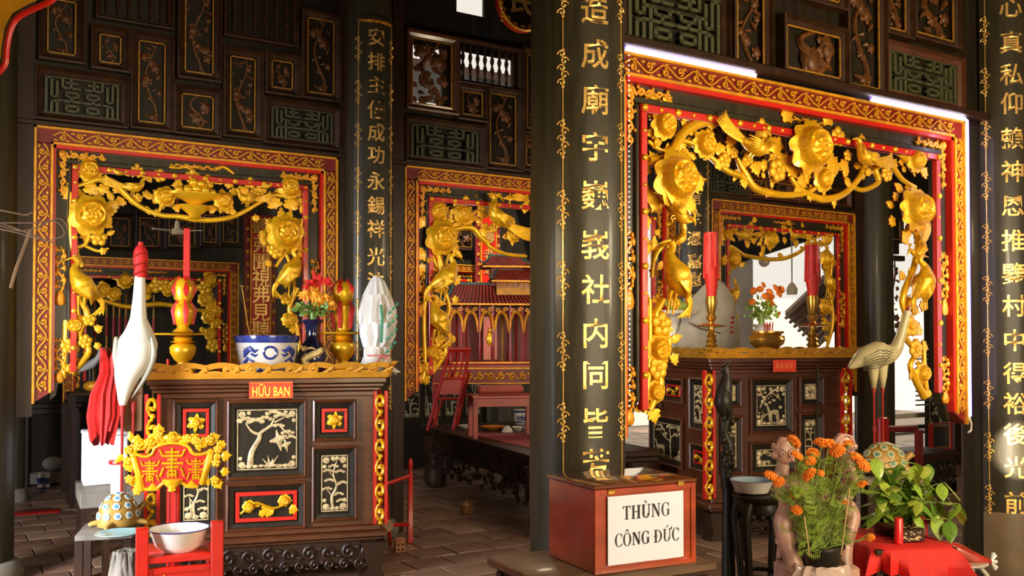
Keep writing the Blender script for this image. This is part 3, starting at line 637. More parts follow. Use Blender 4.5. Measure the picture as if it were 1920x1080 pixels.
xl2 = xz(757, 310, YB)[0]; xr2 = XB2-.2
SB2 = screen('middle gilded screen with a standing crane and a phoenix, above the model shrine', YB, xl2, xr2, ztB, xz(748, 752, YB)[1])
B2_items = [('peony0',826,446,30,0,.07),('peony1',822,396,19,0),('peony2',870,402,17,0),('bud',875,372,11,0),('bud',858,378,10,60),('bud',808,488,14,90),
 ('crane',828,520,44,-14,.08),('pheasant_l',928,412,44,-28,.09),('crane_l',815,600,42,0,.08),('blossom',828,640,15,0),('peony1',812,660,15,0),('blossom6',808,690,14,0),('blossom',826,665,12,0),('bud',800,715,12,180),
 ('leaf0',800,425,22,40),('leaf0',820,420,22,0),('leaf1',850,430,20,-50),('leaf0',802,470,22,130),('leaf1',850,468,20,-120),('leaf2',896,405,18,-60),('leaf0',890,385,18,-20),('leaf1',845,400,16,-60),
 ('leaf0',862,385,16,30),('leaf2',930,380,20,20),('leaf0',955,390,24,-10),('leaf0',975,385,26,0),('leaf1',985,400,30,-10),('blossom',905,385,10,0),('peony1',965,440,13,0),('leaf0',800,510,20,60),('leaf1',802,540,22,100),('leaf2',845,640,14,-60),('leaf0',800,690,14,100),('leaf0',900,430,18,-130),
 ('peony2',1060,400,34,0,.07),('leaf0',1020,400,26,60),('leaf0',1010,430,20,200),('leaf1',855,535,18,-30),('leaf2',848,560,16,-100),('leaf1',1000,370,20,0)]
carve(SB2, YB, B2_items)
for (px, py, r, n, s) in ((826,446,33,9,31),(822,396,20,6,32),(870,402,18,6,33),(965,440,14,5,34),(812,660,16,5,35)): carve_cluster(SB2, YB, px, py, r, n, s)
for pts, rad in (([(830,412),(845,430),(870,426),(890,428),(905,445),(920,455)], [5,7,6,6,5]), ([(820,470),(828,490),(832,520)], [5,7,6]), ([(845,470),(840,492),(832,505)], [3,3,3]), ([(812,472),(820,495),(828,508)], [3,3,3]),
 ([(905,435),(920,460),(950,475),(990,480)], [4,4,3]), ([(880,405),(905,392),(925,395)], [4,3,2]), ([(800,560),(798,620),(800,680),(795,715)], [6,6,5,6]), ([(835,540),(845,580),(825,630),(838,660),(812,700)], [4,5,5,5,6])):
    carve_branch(SB2, YB, pts, rad)

filler(SB2, YB, [(810,400),(860,402),(910,420),(980,420)], 14, 22, 15, 67)
filler(SB2, YB, [(812,480),(820,560),(815,640),(805,700)], 10, 22, 14, 68)
xl3 = xz(1331, 378, YB)[0]; xr3 = xz(1600, 393, YB)[0]
SB3 = screen('small distant gilded screen framed inside the large one, behind the right altar', YB, xl3, xr3, ztB-.0, .95)
B3_items = [('crane_l',1390,440,22,60),('peony0',1448,448,16,0),('pheasant',1420,440,18,0),('pheasant_l',1490,442,18,0),('peony1',1365,440,13,0),('peony2',1376,485,18,0),('blossom',1362,488,11,0),('crane',1375,550,24,0),('peony0',1552,485,15,0),
 ('peony1',1553,447,12,0),('crane_l',1552,530,26,0),('peony2',1550,575,14,0),('blossom',1550,610,12,0),('bud',1552,635,10,180),('blossom',1410,425,10,0),('blossom6',1472,430,10,0),('blossom',1520,442,10,0),('blossom6',1380,430,9,0),('leaf0',1400,460,13,-60),('leaf0',1500,460,13,60),
 ('leaf1',1350,470,14,40),('leaf1',1390,500,14,-60),('leaf2',1350,510,14,100),('leaf0',1430,470,12,200),('leaf0',1468,474,12,160),('leaf1',1565,500,12,-30),('leaf2',1535,500,12,60),('leaf0',1535,470,13,80),('leaf1',1540,560,12,90),('leaf2',1565,600,12,-60),('leaf0',1420,418,12,30),('leaf0',1480,422,12,-30),('leaf2',1350,430,12,30),('leaf1',1510,430,12,20),('leaf0',1380,590,14,-150),('blossom',1368,600,12,0)]
carve(SB3, YB, B3_items)
for (px, py, r, n, s) in ((1448,448,17,7,41),(1376,485,18,7,42),(1552,485,16,6,43),(1365,440,13,5,44),(1553,447,12,5,45),(1550,575,14,5,46)): carve_cluster(SB3, YB, px, py, r, n, s)
for pts, rad in (([(1345,455),(1375,462),(1400,478),(1430,484),(1450,486)], [3,4,4,4]), ([(1450,486),(1475,484),(1500,474),(1525,458),(1560,455)], [4,4,4,3]), ([(1345,470),(1350,520),(1372,560),(1375,640)], [4,4,4,3]), ([(1565,480),(1560,540),(1566,600),(1555,650)], [4,4,4,3])):
    carve_branch(SB3, YB, pts, rad)

filler(SB3, YB, [(1355,432),(1400,442),(1450,452),(1500,452),(1560,448)], 12, 44, 12, 69)
filler(SB3, YB, [(1368,480),(1366,540),(1370,600),(1372,640)], 9, 22, 11, 70)
filler(SB3, YB, [(1555,470),(1556,540),(1558,600),(1556,640)], 9, 22, 11, 71)
# far, darker screen behind the left bay
YC = 10.2
GO = G2
xa, z1 = xz(120, 484, YC); xb = xz(447, 492, YC)[0]
SC1 = screen('dark shadowed gilded screen deep in the hall, seen through the leftmost screen', YC, xa, xb, (xz(300, 487, YC)[1]), .9, sc=.8)
C_items = []
rc = random.Random(5)
for k in range(22):
    px = 185+k*10; C_items.append((rc.choice(['leaf0','leaf1','blossom','peony1','leaf2','peony2']), px, 530+rc.uniform(-10, 26), rc.uniform(9, 15), rc.uniform(0, 360)))
for k in range(9): C_items.append((rc.choice(['leaf0','blossom','peony1','leaf2']), 398+rc.uniform(-12, 10), 560+k*11, rc.uniform(9, 14), rc.uniform(0, 360)))
carve(SC1, YC, C_items)
for x_ in (xa+.03, xb-.03): m = MB(); m.box(x_-.03, x_+.03, -.02, .05, 0, .95); part('post', m, DARKW, SC1)
carve_branch(SC1, YC, [(185,560),(240,575),(300,570),(360,580),(395,590),(400,650)], [4,5,5,4,3])
YC2 = 10.6
xa = xz(830, 516, YC2)[0]; xb = xz(888, 516, YC2)[0]
SC2 = screen('small dim gilded screen far back, behind the roof of the model shrine', YC2-.3, xa-1.3, xz(882, 520, YC2)[0], xz(860, 500, YC2)[1], .9, sc=.8)
for x_ in (xa-1.2, xz(882, 520, YC2)[0]-.05): m = MB(); m.box(x_-.03, x_+.03, -.02, .05, 0, .95); part('post', m, DARKW, SC2)
# ------------------------------------------------------------------ upper walls: framed panels
def fret_mb(kind=0):     # unit fret x 0..1 z 0..1 made of bars, doubled joy fretwork
    m = MB(); w = .018
    def H(x0, x1, z): m.box(x0-w, x1+w, -.02, .0, z-w*1.6, z+w*1.6)
    def V(x, z0, z1): m.box(x-w, x+w, -.02, .0, z0-w*1.6, z1+w*1.6)
    for s in (0, 1):
        X = (lambda a: a) if s == 0 else (lambda a: 1-a)
        def HH(a, b, z): x0, x1 = sorted((X(a), X(b))); H(x0, x1, z)
        def VV(a, z0, z1): V(X(a), z0, z1)
        VV(.03, .05, .95); VV(.10, .45, .95); HH(.03, .10, .95); HH(.10, .17, .45); VV(.17, .45, .85); VV(.10, .05, .33); HH(.10, .17, .33); VV(.17, .05, .33)
        VV(.24, .72, .95); HH(.24, .46, .72); VV(.35, .72, .95); HH(.30, .42, .86)
        HH(.29, .44, .60); HH(.29, .44, .48); VV(.29, .48, .60); VV(.44, .48, .60); VV(.36, .36, .48); HH(.24, .50, .36); HH(.29, .44, .24); HH(.29, .44, .10); VV(.29, .10, .24); VV(.44, .10, .24); HH(.17, .24, .36)
        if kind: HH(.17, .5, .60); VV(.24, .05, .60)
    m.box(0, 1, -.02, 0, 0, .03); m.box(0, 1, -.02, 0, .97, 1); return m
FRET = [fret_mb(0).mesh('fretwork', GREENW, 30), fret_mb(1).mesh('fretwork', GREENW, 30)]
def flower_relief_mb(seed, asp):    # x 0..1 , z 0..asp
    m = MB(); rnd = random.Random(seed)
    x = .5; P = []
    for k in range(6): P.append((.5+.22*math.sin(k*1.3+seed), -.02, asp*k/5))
    stube(m, P, [.06, .05, .05, .03], 5, 4)
    for k in range(int(7*asp)+4):
        cx = rnd.uniform(.14, .86); cz = rnd.uniform(.05, .95)*asp; r = rnd.uniform(.08, .16)
        if k % 3 == 0:
            m.sphere((cx, -.03, cz), r, 9, 6, 0, (1, .5, 1))
            for q in range(5): m.sphere((cx+r*.9*math.cos(q*1.256), -.02, cz+r*.9*math.sin(q*1.256)), r*.5, 6, 4, 0, (1, .5, 1))
        else:
            a = rnd.uniform(0, 6.28); m.tube([(cx, -.02, cz), (cx+r*math.cos(a), -.05, cz+r*math.sin(a)), (cx+2*r*math.cos(a), -.02, cz+2*r*math.sin(a))], [.02, .06, .01], 5)
    return m
RELS = {}
def relief_mesh(asp, seed, mt):
    key = (round(asp*2)/2, seed % 3, mt.name)
    if key not in RELS: RELS[key] = flower_relief_mb(seed % 3, key[0]).mesh('carving', mt, 60)
    return RELS[key], key[0]
def baluster_row_mb(n, asp):
    m = MB()
    for k in range(n): m.lathe([(.012, 0), (.03, asp*.08), (.014, asp*.2), (.036, asp*.38), (.016, asp*.5), (.036, asp*.64), (.014, asp*.8), (.03, asp*.92), (.012, asp)], 8, 0, ((k+.5)/n, 0, 0))
    return m
def panel(root, Y, tl, br, kind, bev=.05, seed=0, open_=False, wood=None):
    x0, z1 = xz(tl[0], tl[1], Y); x1, z0 = xz(br[0], br[1], Y)
    if z1 < z0+.05: z1 = z0+.3
    g = -.010; x0 += g; x1 -= g; z0 += g; z1 -= g
    b = min(bev, (x1-x0)*.28, (z1-z0)*.28); m = MB()
    def ring(d, y): return [(x0+d, y, z0+d), (x1-d, y, z0+d), (x1-d, y, z1-d), (x0+d, y, z1-d)]
    R_ = [ring(0, .03), ring(0, -.03), ring(b*.25, -.035), ring(b*.45, -.012), ring(b*.85, .004), ring(b, .0), ring(b, .04)]
    vs = [v for r in R_ for v in r]; fs = []
    for i in range(len(R_)-1):
        for k in range(4): j = (k+1)%4; fs.append((i*4+k, i*4+j, i*4+4+j, i*4+4+k))
    m.add(vs, fs)
    if not open_:
        m.add(ring(b*.9, .038), [(0, 1, 2, 3)], 1)
    p = part('panel_frame', m, [wood or PANELW, BLACKW], root, sharp=15)
    ix0, ix1, iz0, iz1 = x0+b, x1-b, z0+b, z1-b; W = ix1-ix0; H = iz1-iz0
    if kind == 'fret': link('fretwork', FRET[seed % 2], p, (ix0, .02, iz0), (0, 0, 0), (W, 1, H))
    elif kind == 'flower':
        me, a = relief_mesh(H/W, seed, ORNG); link('carving', me, p, (ix0, .03, iz0), (0, 0, 0), (W, W, H/a))
        fr = MB(); e = .008
        for q in ((ix0, ix1, iz0, iz0+e), (ix0, ix1, iz1-e, iz1), (ix0, ix0+e, iz0, iz1), (ix1-e, ix1, iz0, iz1)): fr.box(q[0], q[1], -.002, .006, q[2], q[3])
        part('bead', fr, GOLDOLD, p)
    elif kind == 'baluster':
        part('balusters', baluster_row_mb(max(4, int(W/.07)), H/W), PANELW, p, (ix0, .02, iz0), (0, 0, 0), (W, W, W))
    return p
BW = -0.0
def upper_wall(name, Y, X0, X1, Z0, Z1, holes, label):
    m = MB() # rails and a dark backing with openings left out
    xs = sorted({X0, X1, *[h[0] for h in holes], *[h[1] for h in holes]}); zs = sorted({Z0, Z1, *[h[2] for h in holes], *[h[3] for h in holes]})
    for i in range(len(xs)-1):
        for j in range(len(zs)-1):
            cx = (xs[i]+xs[i+1])/2; cz = (zs[j]+zs[j+1])/2
            if any(h[0] < cx < h[1] and h[2] < cz < h[3] for h in holes): continue
            m.box(xs[i], xs[i+1], .035, .07, zs[j], zs[j+1])
    return tag(part(name, m, BLACKW, None, (0, Y, 0)), label, kind='structure')
def holes_of(lst, Y):
    out = []
    for tl, br in lst:
        x0, z1 = xz(tl[0], tl[1], Y); x1, z0 = xz(br[0], br[1], Y); out.append((x0, x1, z0, z1))
    return out
hB = holes_of([((778, 80), (834, 200)), ((868, 92), (965, 162)), ((860, -80), (912, 30))], YB)
wB = upper_wall('wall_middle', YB, -3.0, 10.6, ztB+.0, 4.7, hB, 'dark timber wall of framed panels above the rear gilded screens')
rail = MB(); rail.box(-3, 9.2, -.035, .05, ztB+.0, ztB+.035, 0, .006)
# long top rails between panel rows
part('rail', rail, DARKW, wB)
P = panel
for i, (tl, br, kind) in enumerate([
    ((68,125),(238,240),'fret'), ((75,-20),(156,120),'flower'), ((182,-60),(322,55),'baluster'), ((173,48),(240,136),'flower'), ((247,60),(322,247),'flower'),
    ((335,-40),(412,155),'flower'), ((328,160),(412,258),'flower'), ((422,-40),(556,88),'baluster'), ((420,90),(490,262),'flower'), ((498,98),(560,182),'flower'), ((566,18),(637,192),'flower'), ((496,184),(636,282),'fret'),
    ((858,158),(914,230),'flower'), ((910,162),(976,322),'flower'), ((760,218),(908,318),'fret'), ((980,90),(1030,255),'flower'), ((978,250),(1040,325),'flower')]):
    P(wB, YB, tl, br, kind, .055 if kind != 'baluster' else .04, i, wood=PANELW)
q_ = P(wB, YB, (762,55), (858,216), 'flower', .06, 1, True, BROWNW); a0, z1_ = xz(780, 82, YB); a1, z0_ = xz(833, 198, YB); m = MB(); rl = random.Random(91)
for k in range(46): m.join(leaf_mb(k % 3), Matrix.Translation((rl.uniform(a0, a1), .03, z0_+(z1_-z0_)*rl.random()**1.5)) @ Matrix.Rotation(rl.uniform(0, 6.28), 4, 'Y') @ Matrix.Scale(rl.uniform(.05, .085), 4), 0)
part('pierced_leaves', m, ORNG, wB, kind='stuff', sharp=60)
P(wB, YB, (858,72), (976,172), 'baluster', .035, 2, True, PANELW)
# seen through screen A, above the small screen
for i, (tl, br, kind) in enumerate([((1322,296),(1404,372),'fret'), ((1404,330),(1440,374),'flower'), ((1440,335),(1500,380),'flower'), ((1500,345),(1532,383),'flower'), ((1532,350),(1592,388),'baluster'), ((1330,200),(1372,292),'flower'), ((1375,225),(1440,325),'flower'), ((1470,250),(1530,340),'flower')]):
    P(wB, YB, tl, br, kind, .04, i+1, wood=BROWNW)
# wall A upper
wA = upper_wall('wall_right', YA, XA1, XA2, zt+.02, 4.7, [], 'dark timber wall of framed panels above the large gilded screen')
rail = MB(); rail.box(XA1, XA2, -.05, .05, zt+.03, zt+.075, 0, .008); part('rail', rail, DARKW, wA)
zra = xz(1468, 20, YA)[1]
for i, (tl, br, kind) in enumerate([((1165,-60),(1362,120),'fret'), ((1372,-40),(1442,140),'flower'), ((1466,30),(1584,162),'flower'), ((1584,-60),(1657,182),'flower'), ((1658,78),(1802,208),'fret'), ((1658,-60),(1706,74),'flower'), ((1710,-60),(1795,92),'flower'), ((1466,-90),(1582,20),'flower')]):
    P(wA, YA, tl, br, kind, .045, i+1, wood=PANELW if i not in (4,) else BROWNW)
# beam over the middle bay
bm_ = MB(); x0, z0 = xz(690, 40, YB-.25); x1, z1 = xz(1300, 100, YB-.25)
# rear wall C (dark panelling) with posts
wC = MB(); wC.box(-4, 8.4, .06, .12, 0, 3.9); wC = tag(part('wall_back', wC, BLACKW, None, (0, YC+.6, 0)), 'dark panelled wall at the back of the left hall', kind='structure')
for i, (tl, br, kind) in enumerate([((200,400),(250,470),'flower'), ((255,400),(305,470),'flower'), ((310,400),(372,470),'flower'), ((376,395),(412,462),'flower'), ((412,390),(452,462),'flower'), ((835,380),(890,470),'flower')]):
    P(wC, YC+.6, tl, br, kind, .05, i, wood=DARKW)
# gilt rods of the dark shrine behind the left bay
rods = thing('rod_rack', 'row of thin gilt and red rods standing in the dark behind the leftmost screen', 'rack', (0, YC+.35, 0))
for k, px in enumerate((178, 200, 213, 224, 236, 268, 288)):
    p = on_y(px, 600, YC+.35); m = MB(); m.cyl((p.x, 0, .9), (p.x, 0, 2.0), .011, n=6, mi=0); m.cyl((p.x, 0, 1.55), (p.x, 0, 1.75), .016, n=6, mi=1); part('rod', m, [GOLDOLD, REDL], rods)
m = MB(); a_ = on_y(172, 600, YC+.35).x; b_ = on_y(294, 600, YC+.35).x; m.box(a_, b_, -.03, .03, .84, .9); m.box(a_, a_+.05, -.03, .03, 0, .84); m.box(b_-.05, b_, -.03, .03, 0, .84); part('rail', m, DARKW, rods)
# mother of pearl wall panels under the middle screen, far end
pearl = []
wf = MB(); wf.box(-4.1, .2, -3.6, -3.5, 0, 4.8); wf.box(5.8, 10.7, -3.6, -3.5, 0, 4.8); wf.box(.2, 5.8, -3.6, -3.5, 3.1, 4.8); tag(part('wall_front', wf, DARKW), 'dark front wall with the wide entrance, behind the viewer', kind='structure')
wf = MB(); wf.box(10.6, 10.7, -3.5, .2, 0, 4.8); wf.box(10.6, 10.7, 2.2, 6.9, 0, 4.8); wf.box(10.6, 10.7, .2, 2.2, 3.0, 4.8); tag(part('wall_far_right', wf, DARKW), 'dark wall closing the hall on the right', kind='structure')
wf = MB(); wf.box(-4.1, -4, -3.5, 2.6, 0, 4.8); wf.box(-4.1, -4, 2.6, 4.6, 2.6, 4.8); tag(part('wall_left_front', wf, DARKW), 'dark wall at the left of the viewer', kind='structure')
# ceiling and rafters
ce = MB(); ce.box(-5, 10.5, -3.5, 7.4, 4.7, 4.8); ceil = tag(part('ceiling', ce, DARKW), 'dark timber ceiling', kind='structure')
ce = MB(); ce.box(-5, 3.3, 7.4, 11.2, 4.7, 4.8); ce.box(3.3, 8.4, 9.8, 11.2, 4.7, 4.8); ce.box(6.3, 8.4, 7.4, 9.8, 4.7, 4.8); part('rear_ceiling', ce, DARKW, ceil)
jb = MB(); x0, _ = xz(16, 400, YB); x1, _ = xz(63, 400, YB); jb.box(x0, x1, -.02, .06, on_y(40, 782, YB).z, 4.6); part('jamb', jb, DARKW, wB)
for a_, b_ in ((634, 660), (735, 756), (1318, 1331), (1600, 1625)):
    jb = MB(); jb.box(xz(a_, 400, YB)[0], xz(b_, 400, YB)[0], -.02, .06, .0 if a_ < 1000 else .9, 4.6); part('jamb', jb, DARKW, wB)
for k in range(10):
    ce = MB(); ce.box(-4.6+k*1.6, -4.5+k*1.6, -3.4, 7.3, 4.58, 4.7, 0, .01); part('rafter', ce, DARKW, ceil)
tag(part('wall_left', MB().box(-4.1, -4, 4.6, 11.3, 0, 4.8), PLAST), 'plain wall at the far left of the hall', kind='structure')
# ------------------------------------------------------------------ lettered boards
def bend(mb, Rr, px_off, a_c):     # wrap a flat mesh (x,z) on a cylinder of radius Rr ; x measured from the board centre line
    out = []
    for x, y, z in mb.v:
        a = a_c + x/Rr; r = Rr - y; out.append((r*math.sin(a), -r*math.cos(a), z))
    mb.v = out; return mb
def scroll_cluster(m, x, z, h):
    for k in range(5):
        s = 1 if k % 2 else -1; m.tube(spiral(x+s*.006, z+h*(k-2)/5, h*.13, 1.1, 0 if s > 0 else math.pi, s, 9), h*.022, 4)
    m.sphere((x, 0, z+h*.52), h*.05, 6, 4); m.sphere((x, 0, z-h*.52), h*.05, 6, 4)
def column_board(cx, cy, r, z0, z1, halfang, facing, chars, label, csize, tilt=0.0, gap=.12, edge=True, matc=None):
    t = thing('couplet_board', label, 'lettered board', (cx, cy, 0)); t.rotation_euler = (0, tilt, 0) if tilt else (0, 0, 0)
    m = MB(); n = 14; vs = []; fs = []
    for i in range(n+1):
        a = facing-halfang+2*halfang*i/n; s, c = math.sin(a), -math.cos(a)
        for rr, z in ((r+.004, z0), (r+.026, z0), (r+.026, z1), (r+.004, z1)): vs.append((rr*s, rr*c, z))
    for i in range(n):
        for k in range(4): j = (k+1)%4; fs.append((i*4+k, i*4+j, i*4+4+j, i*4+4+k))
    fs += [(0, 1, 2, 3), (n*4+3, n*4+2, n*4+1, n*4)]; m.add(vs, fs); part('board', m, BOARD, t, sharp=50)
    Rr = r+.028; W = halfang*Rr
    for ch, z in chars:
        mb = text_mb(ch, csize, .02, .012); mb.v = [(x, y+.002, zz) for x, y, zz in mb.v]; bend(mb, Rr, 0, facing)
        part('letter', mb, matc or GOLDCH, t, (0, 0, z), sharp=30)
    if edge:
        for s in (-1, 1):
            m = MB(); x = s*W*.80; m.box(x-.0022, x+.0022, -.003, .002, z0+.05, z1-.03)
            zz = z0+.12; st = .33*csize/.13*.9
            while zz < z1: scroll_cluster(m, x, zz, csize*1.15); zz += st
            bend(m, Rr, 0, facing); part('border_scrolls', m, GOLDCH, t, sharp=60)
    return t
def zc(px, py, Y): return on_y(px, py, Y).z
def facing_of(x, y, extra):   # angle from -y towards the camera, then turned by extra to the right
    return math.atan2(-x, y)+extra
fa = facing_of(XA1, YA, R(20)); ya_f = YA-RC*.9
chA = list(zip('造成廟宇巍峩社内同皆芳', (22, 105, 190, 278, 368, 460, 543, 625, 703, 792, 868)))
column_board(XA1, YA, RC, .72, 4.5, R(43), fa, [(c, zc(1105, y, ya_f)) for c, y in chA], 'tall black board of large gilt characters on the thick column above the donation box', .135)
fa2 = facing_of(XA2, YA, R(20)); y2 = YA+.05-.2
chA2 = list(zip('心真私仰賴神恩推鑒村中得裕後光前', (12, 78, 138, 192, 258, 320, 385, 450, 512, 573, 638, 700, 757, 815, 878, 945)))
column_board(XA2, YA+.05, .225, zc(1895, 978, y2), 4.5, R(43), fa2, [(c, zc(1896, y, y2)) for c, y in chA2], 'black board of gilt characters on the right edge column with a patch of sun', .145)
fb = facing_of(XB1, YB, R(18)); yb_f = YB-.18
chB = list(zip('安排主使成功永錫祥光法', (72, 118, 162, 208, 250, 292, 341, 386, 430, 482, 528)))
cb = column_board(XB1, YB, .19, .95, zc(715, 35, yb_f), R(46), fb, [(c, zc(706, y, yb_f)) for c, y in chB], 'black board of gilt characters between the two left gilded screens', .145)
m = MB(); m.v = []
for s in (-1, 1): m.join(centre_scroll_mb(), Matrix.Translation((s*.06, 0, 0)) @ Matrix.Scale(.08, 4))
bend(m, .22, 0, fb); part('top_scroll', m, GOLDP, cb, (0, 0, zc(715, 45, yb_f)))
fi = facing_of(XB2, YB, R(10)); yi = YB-.19
chI = list(zip('感信全憑嘉惠重', (335, 371, 406, 447, 490, 524, 562)))
column_board(XB2, YB, .2, 1.3, 4.3, R(46), fi, [(c, zc(1305, y, yi)) for c, y in chI], 'black board of gilt characters seen inside the largest screen, left of the small screen', .145)
# red banners boards further back
def flat_board(label, px0, px1, py0, py1, Y, chars, size):
    a = on_y(px0, py0, Y); b = on_y(px1, py1, Y); t = thing('couplet_board', label, 'lettered board', ((a.x+b.x)/2, Y, 0))
    w = (b.x-a.x)/2; m = MB(); m.box(-w, w, -.0, .04, b.z, a.z, 0, .01); part('board', m, REDD, t)
    m = MB(); m.box(-w*.62, w*.62, -.012, .01, b.z+.03, a.z-.03, 0, .004); part('red_field', m, REDB, t)
    m = MB()
    for s in (-1, 1):
        m.box(s*w*.62-.006, s*w*.62+.006, -.018, 0, b.z+.03, a.z-.03)
        n = int((a.z-b.z)/.12)
        for k in range(n): m.tube([(s*w*.82+q[0]*.6, -.01, b.z+.06+k*.12+q[2]) for q in spiral(0, 0, w*.13, 1.1, k, 1 if k % 2 else -1, 8)], .008, 4)
    part('gilt_scrolls', m, GOLDP, t)
    for c, y in chars: part('letter', text_mb(c, size, .02, .01), GOLDCH, t, (0, -.02, on_y((px0+px1)/2, y, Y).z), sharp=30)
column(on_y(487, 600, 9.62).x, 9.62, .17, 'dark timber column behind the red lacquer board in the left bay')
column(on_y(917, 600, 10.2).x, 10.2, .15, 'dark timber column behind the dark red board above the model shrine')
flat_board('red lacquer board of gilt characters seen through the right part of the leftmost screen', 459, 517, 400, 640, 9.4, list(zip('聽弗聞視弗見聽', (424, 458, 492, 522, 552, 586, 618))), .19)
flat_board('dark red board of gilt characters above the roof of the model shrine', 893, 938, 400, 560, 10.0, list(zip('壽者意', (445, 478, 502))), .17)

# ------------------------------------------------------------------ altars
def plane_hit(root_loc, rotz, px, py, side=False):
    M3 = Matrix.Rotation(-rotz, 3, 'Z'); o = M3 @ (Vector((0, 0, EYE))-Vector(root_loc)); d = M3 @ ray(px, py)
    k = (-o.x/d.x) if side else (-o.y/d.y); p = o+d*k; return (p.y if side else p.x), p.z
def inlay_mb(kind, W, H, seed=0):
    m = MB(); rnd = random.Random(seed); y = -.004
    def T(x, z): return (x*W, y, z*H)
    u = min(W, H)
    def br(pts, r): stube(m, [T(*p) for p in pts], [a*u for a in r], 5, 4, 0, .25)
    def pad(x, z, r):
        for k in range(4): m.sphere(T(x+(k-1.5)*r*.55*u/W, z+(.25*r*u/H if k in (1, 2) else 0)), r*.42*u, 7, 4, 0, (1, .2, .75))
    def bird(x, z, s):
        m.tube([T(x-.1*s, z), T(x, z+.02*s), T(x+.08*s, z+.06*s)], [.01*u*s, .05*u*s, .01*u*s], 5, 0, True, .3)
        m.tube([T(x, z), T(x-.03*s, z+.12*s)], [.04*u*s, .005*u*s], 5, 0, True, .3); m.tube([T(x, z), T(x+.02*s, z-.1*s)], [.035*u*s, .005*u*s], 5, 0, True, .3)
    def ground():
        for k in range(9): m.sphere(T(.1+.8*k/8, .045+.02*rnd.random()), rnd.uniform(.03, .055)*u, 6, 4, 0, (1.3, .2, .7))
    def deer(x, z, s):
        m.tube([T(x-.11*s, z+.10*s), T(x, z+.12*s), T(x+.10*s, z+.11*s)], [.03*u*s, .055*u*s, .05*u*s], 6, 0, True, .3)
        for q in (-.10, -.06, .06, .10): m.tube([T(x+q*s, z+.09*s), T(x+(q+.02)*s, z-.06*s)], [.022*u*s, .010*u*s], 5, 0, True, .4)
        m.tube([T(x-.1*s, z+.12*s), T(x-.15*s, z+.25*s)], [.03*u*s, .02*u*s], 5, 0, True, .3); m.tube([T(x-.14*s, z+.25*s), T(x-.21*s, z+.23*s)], [.025*u*s, .01*u*s], 5, 0, True, .3)
    e = .006
    for q in ((0, W, 0, e), (0, W, H-e, H), (0, e, 0, H), (W-e, W, 0, H)): m.box(q[0], q[1], y, 0, q[2], q[3])
    for cx, cz in ((0, 0), (W, 0), (0, H), (W, H)):
        sx = 1 if cx == 0 else -1; sz = 1 if cz == 0 else -1
        m.sphere((cx+sx*.03, y, cz+sz*.03), .022, 6, 4, 0, (1, .2, 1)); m.sphere((cx+sx*.07, y, cz+sz*.02), .013, 6, 4, 0, (1, .2, 1)); m.sphere((cx+sx*.02, y, cz+sz*.07), .013, 6, 4, 0, (1, .2, 1))
    if kind == 'pine':
        ground(); br([(.22, .05), (.24, .28), (.36, .50), (.40, .62), (.55, .72), (.62, .86)], [.06, .05, .04, .03, .022, .012]); br([(.38, .58), (.24, .64), (.14, .78)], [.03, .02, .01]); br([(.50, .70), (.68, .74), (.80, .62), (.90, .56)], [.025, .018, .014, .008]); br([(.62, .78), (.78, .86)], [.02, .01])
        for q in ((.14, .82, .13), (.30, .80, .13), (.46, .84, .11), (.60, .93, .12), (.74, .88, .12), (.84, .60, .10), (.90, .52, .08), (.70, .72, .08)): pad(*q)
        bird(.70, .46, 1.6); bird(.82, .38, 1.0)
        for k in range(4): m.tube([T(.55, .04), T(.42+.09*k, .18+.05*(k % 2))], [.03*u, .004*u], 5, 0, True, .3)
    elif kind == 'deer':
        ground(); br([(.66, .04), (.64, .40), (.66, .62), (.60, .88)], [.045, .035, .03, .015]); br([(.66, .6), (.82, .74), (.86, .66)], [.02, .015, .01]); br([(.65, .5), (.42, .60), (.30, .74)], [.022, .015, .01])
        for q in ((.35, .80, .14), (.60, .90, .15), (.28, .90, .12), (.84, .70, .13), (.74, .90, .1), (.18, .76, .1)): pad(*q)
        bird(.46, .66, 1.1); deer(.28, .14, 1.3); 
    elif kind == 'tiger':
        ground()
        for k in range(26): m.sphere(T(rnd.uniform(.12, .85), rnd.uniform(.45, .92)), rnd.uniform(.03, .075)*u, 6, 4, 0, (1, .25, .8))
        br([(.12, .45), (.30, .70), (.55, .80), (.84, .62)], [.02, .02, .02, .01]); deer(.58, .16, 1.5)
        m.tube([T(.40, .30), T(.28, .26), T(.18, .36)], [.02*u, .018*u, .01*u], 5, 0, True, .3)
        for k in range(7): m.sphere(T(rnd.uniform(.08, .3), rnd.uniform(.1, .35)), .03*u, 6, 4, 0, (1, .25, .8))
    else:
        ground(); br([(.45, .04), (.40, .25), (.58, .45), (.45, .65), (.58, .90)], [.07, .055, .04, .03, .015]); br([(.42, .26), (.20, .40)], [.03, .01]); br([(.55, .45), (.80, .50)], [.03, .01]); br([(.48, .62), (.25, .72)], [.025, .01])
        for k in range(9): q = ((.22, .40), (.80, .50), (.24, .72), (.60, .92), (.45, .80), (.70, .70), (.30, .55), (.66, .30), (.75, .18))[k]; pad(q[0], q[1], .17)
        if seed % 2: bird(.3, .2, 1.5)
    return m
def scroll_row(m, x0, x1, zc_, h, mi=0, y=0, inv=False):
    n = max(2, round((x1-x0)/(h*1.15))); st = (x1-x0)/n
    for k in range(n):
        cx = x0+(k+.5)*st; s = 1 if k % 2 else -1
        m.tube([(q[0], y, q[2]) for q in spiral(cx, zc_, h*.42, 1.25, math.pi*.5*s, s, 12)], lerp_list([h*.10, h*.13], 13), 6, mi, True, 1.3)
        m.sphere((cx+st*.5, y, zc_+h*.22*s), h*.16, 6, 4, mi, (1.3, .7, .8))
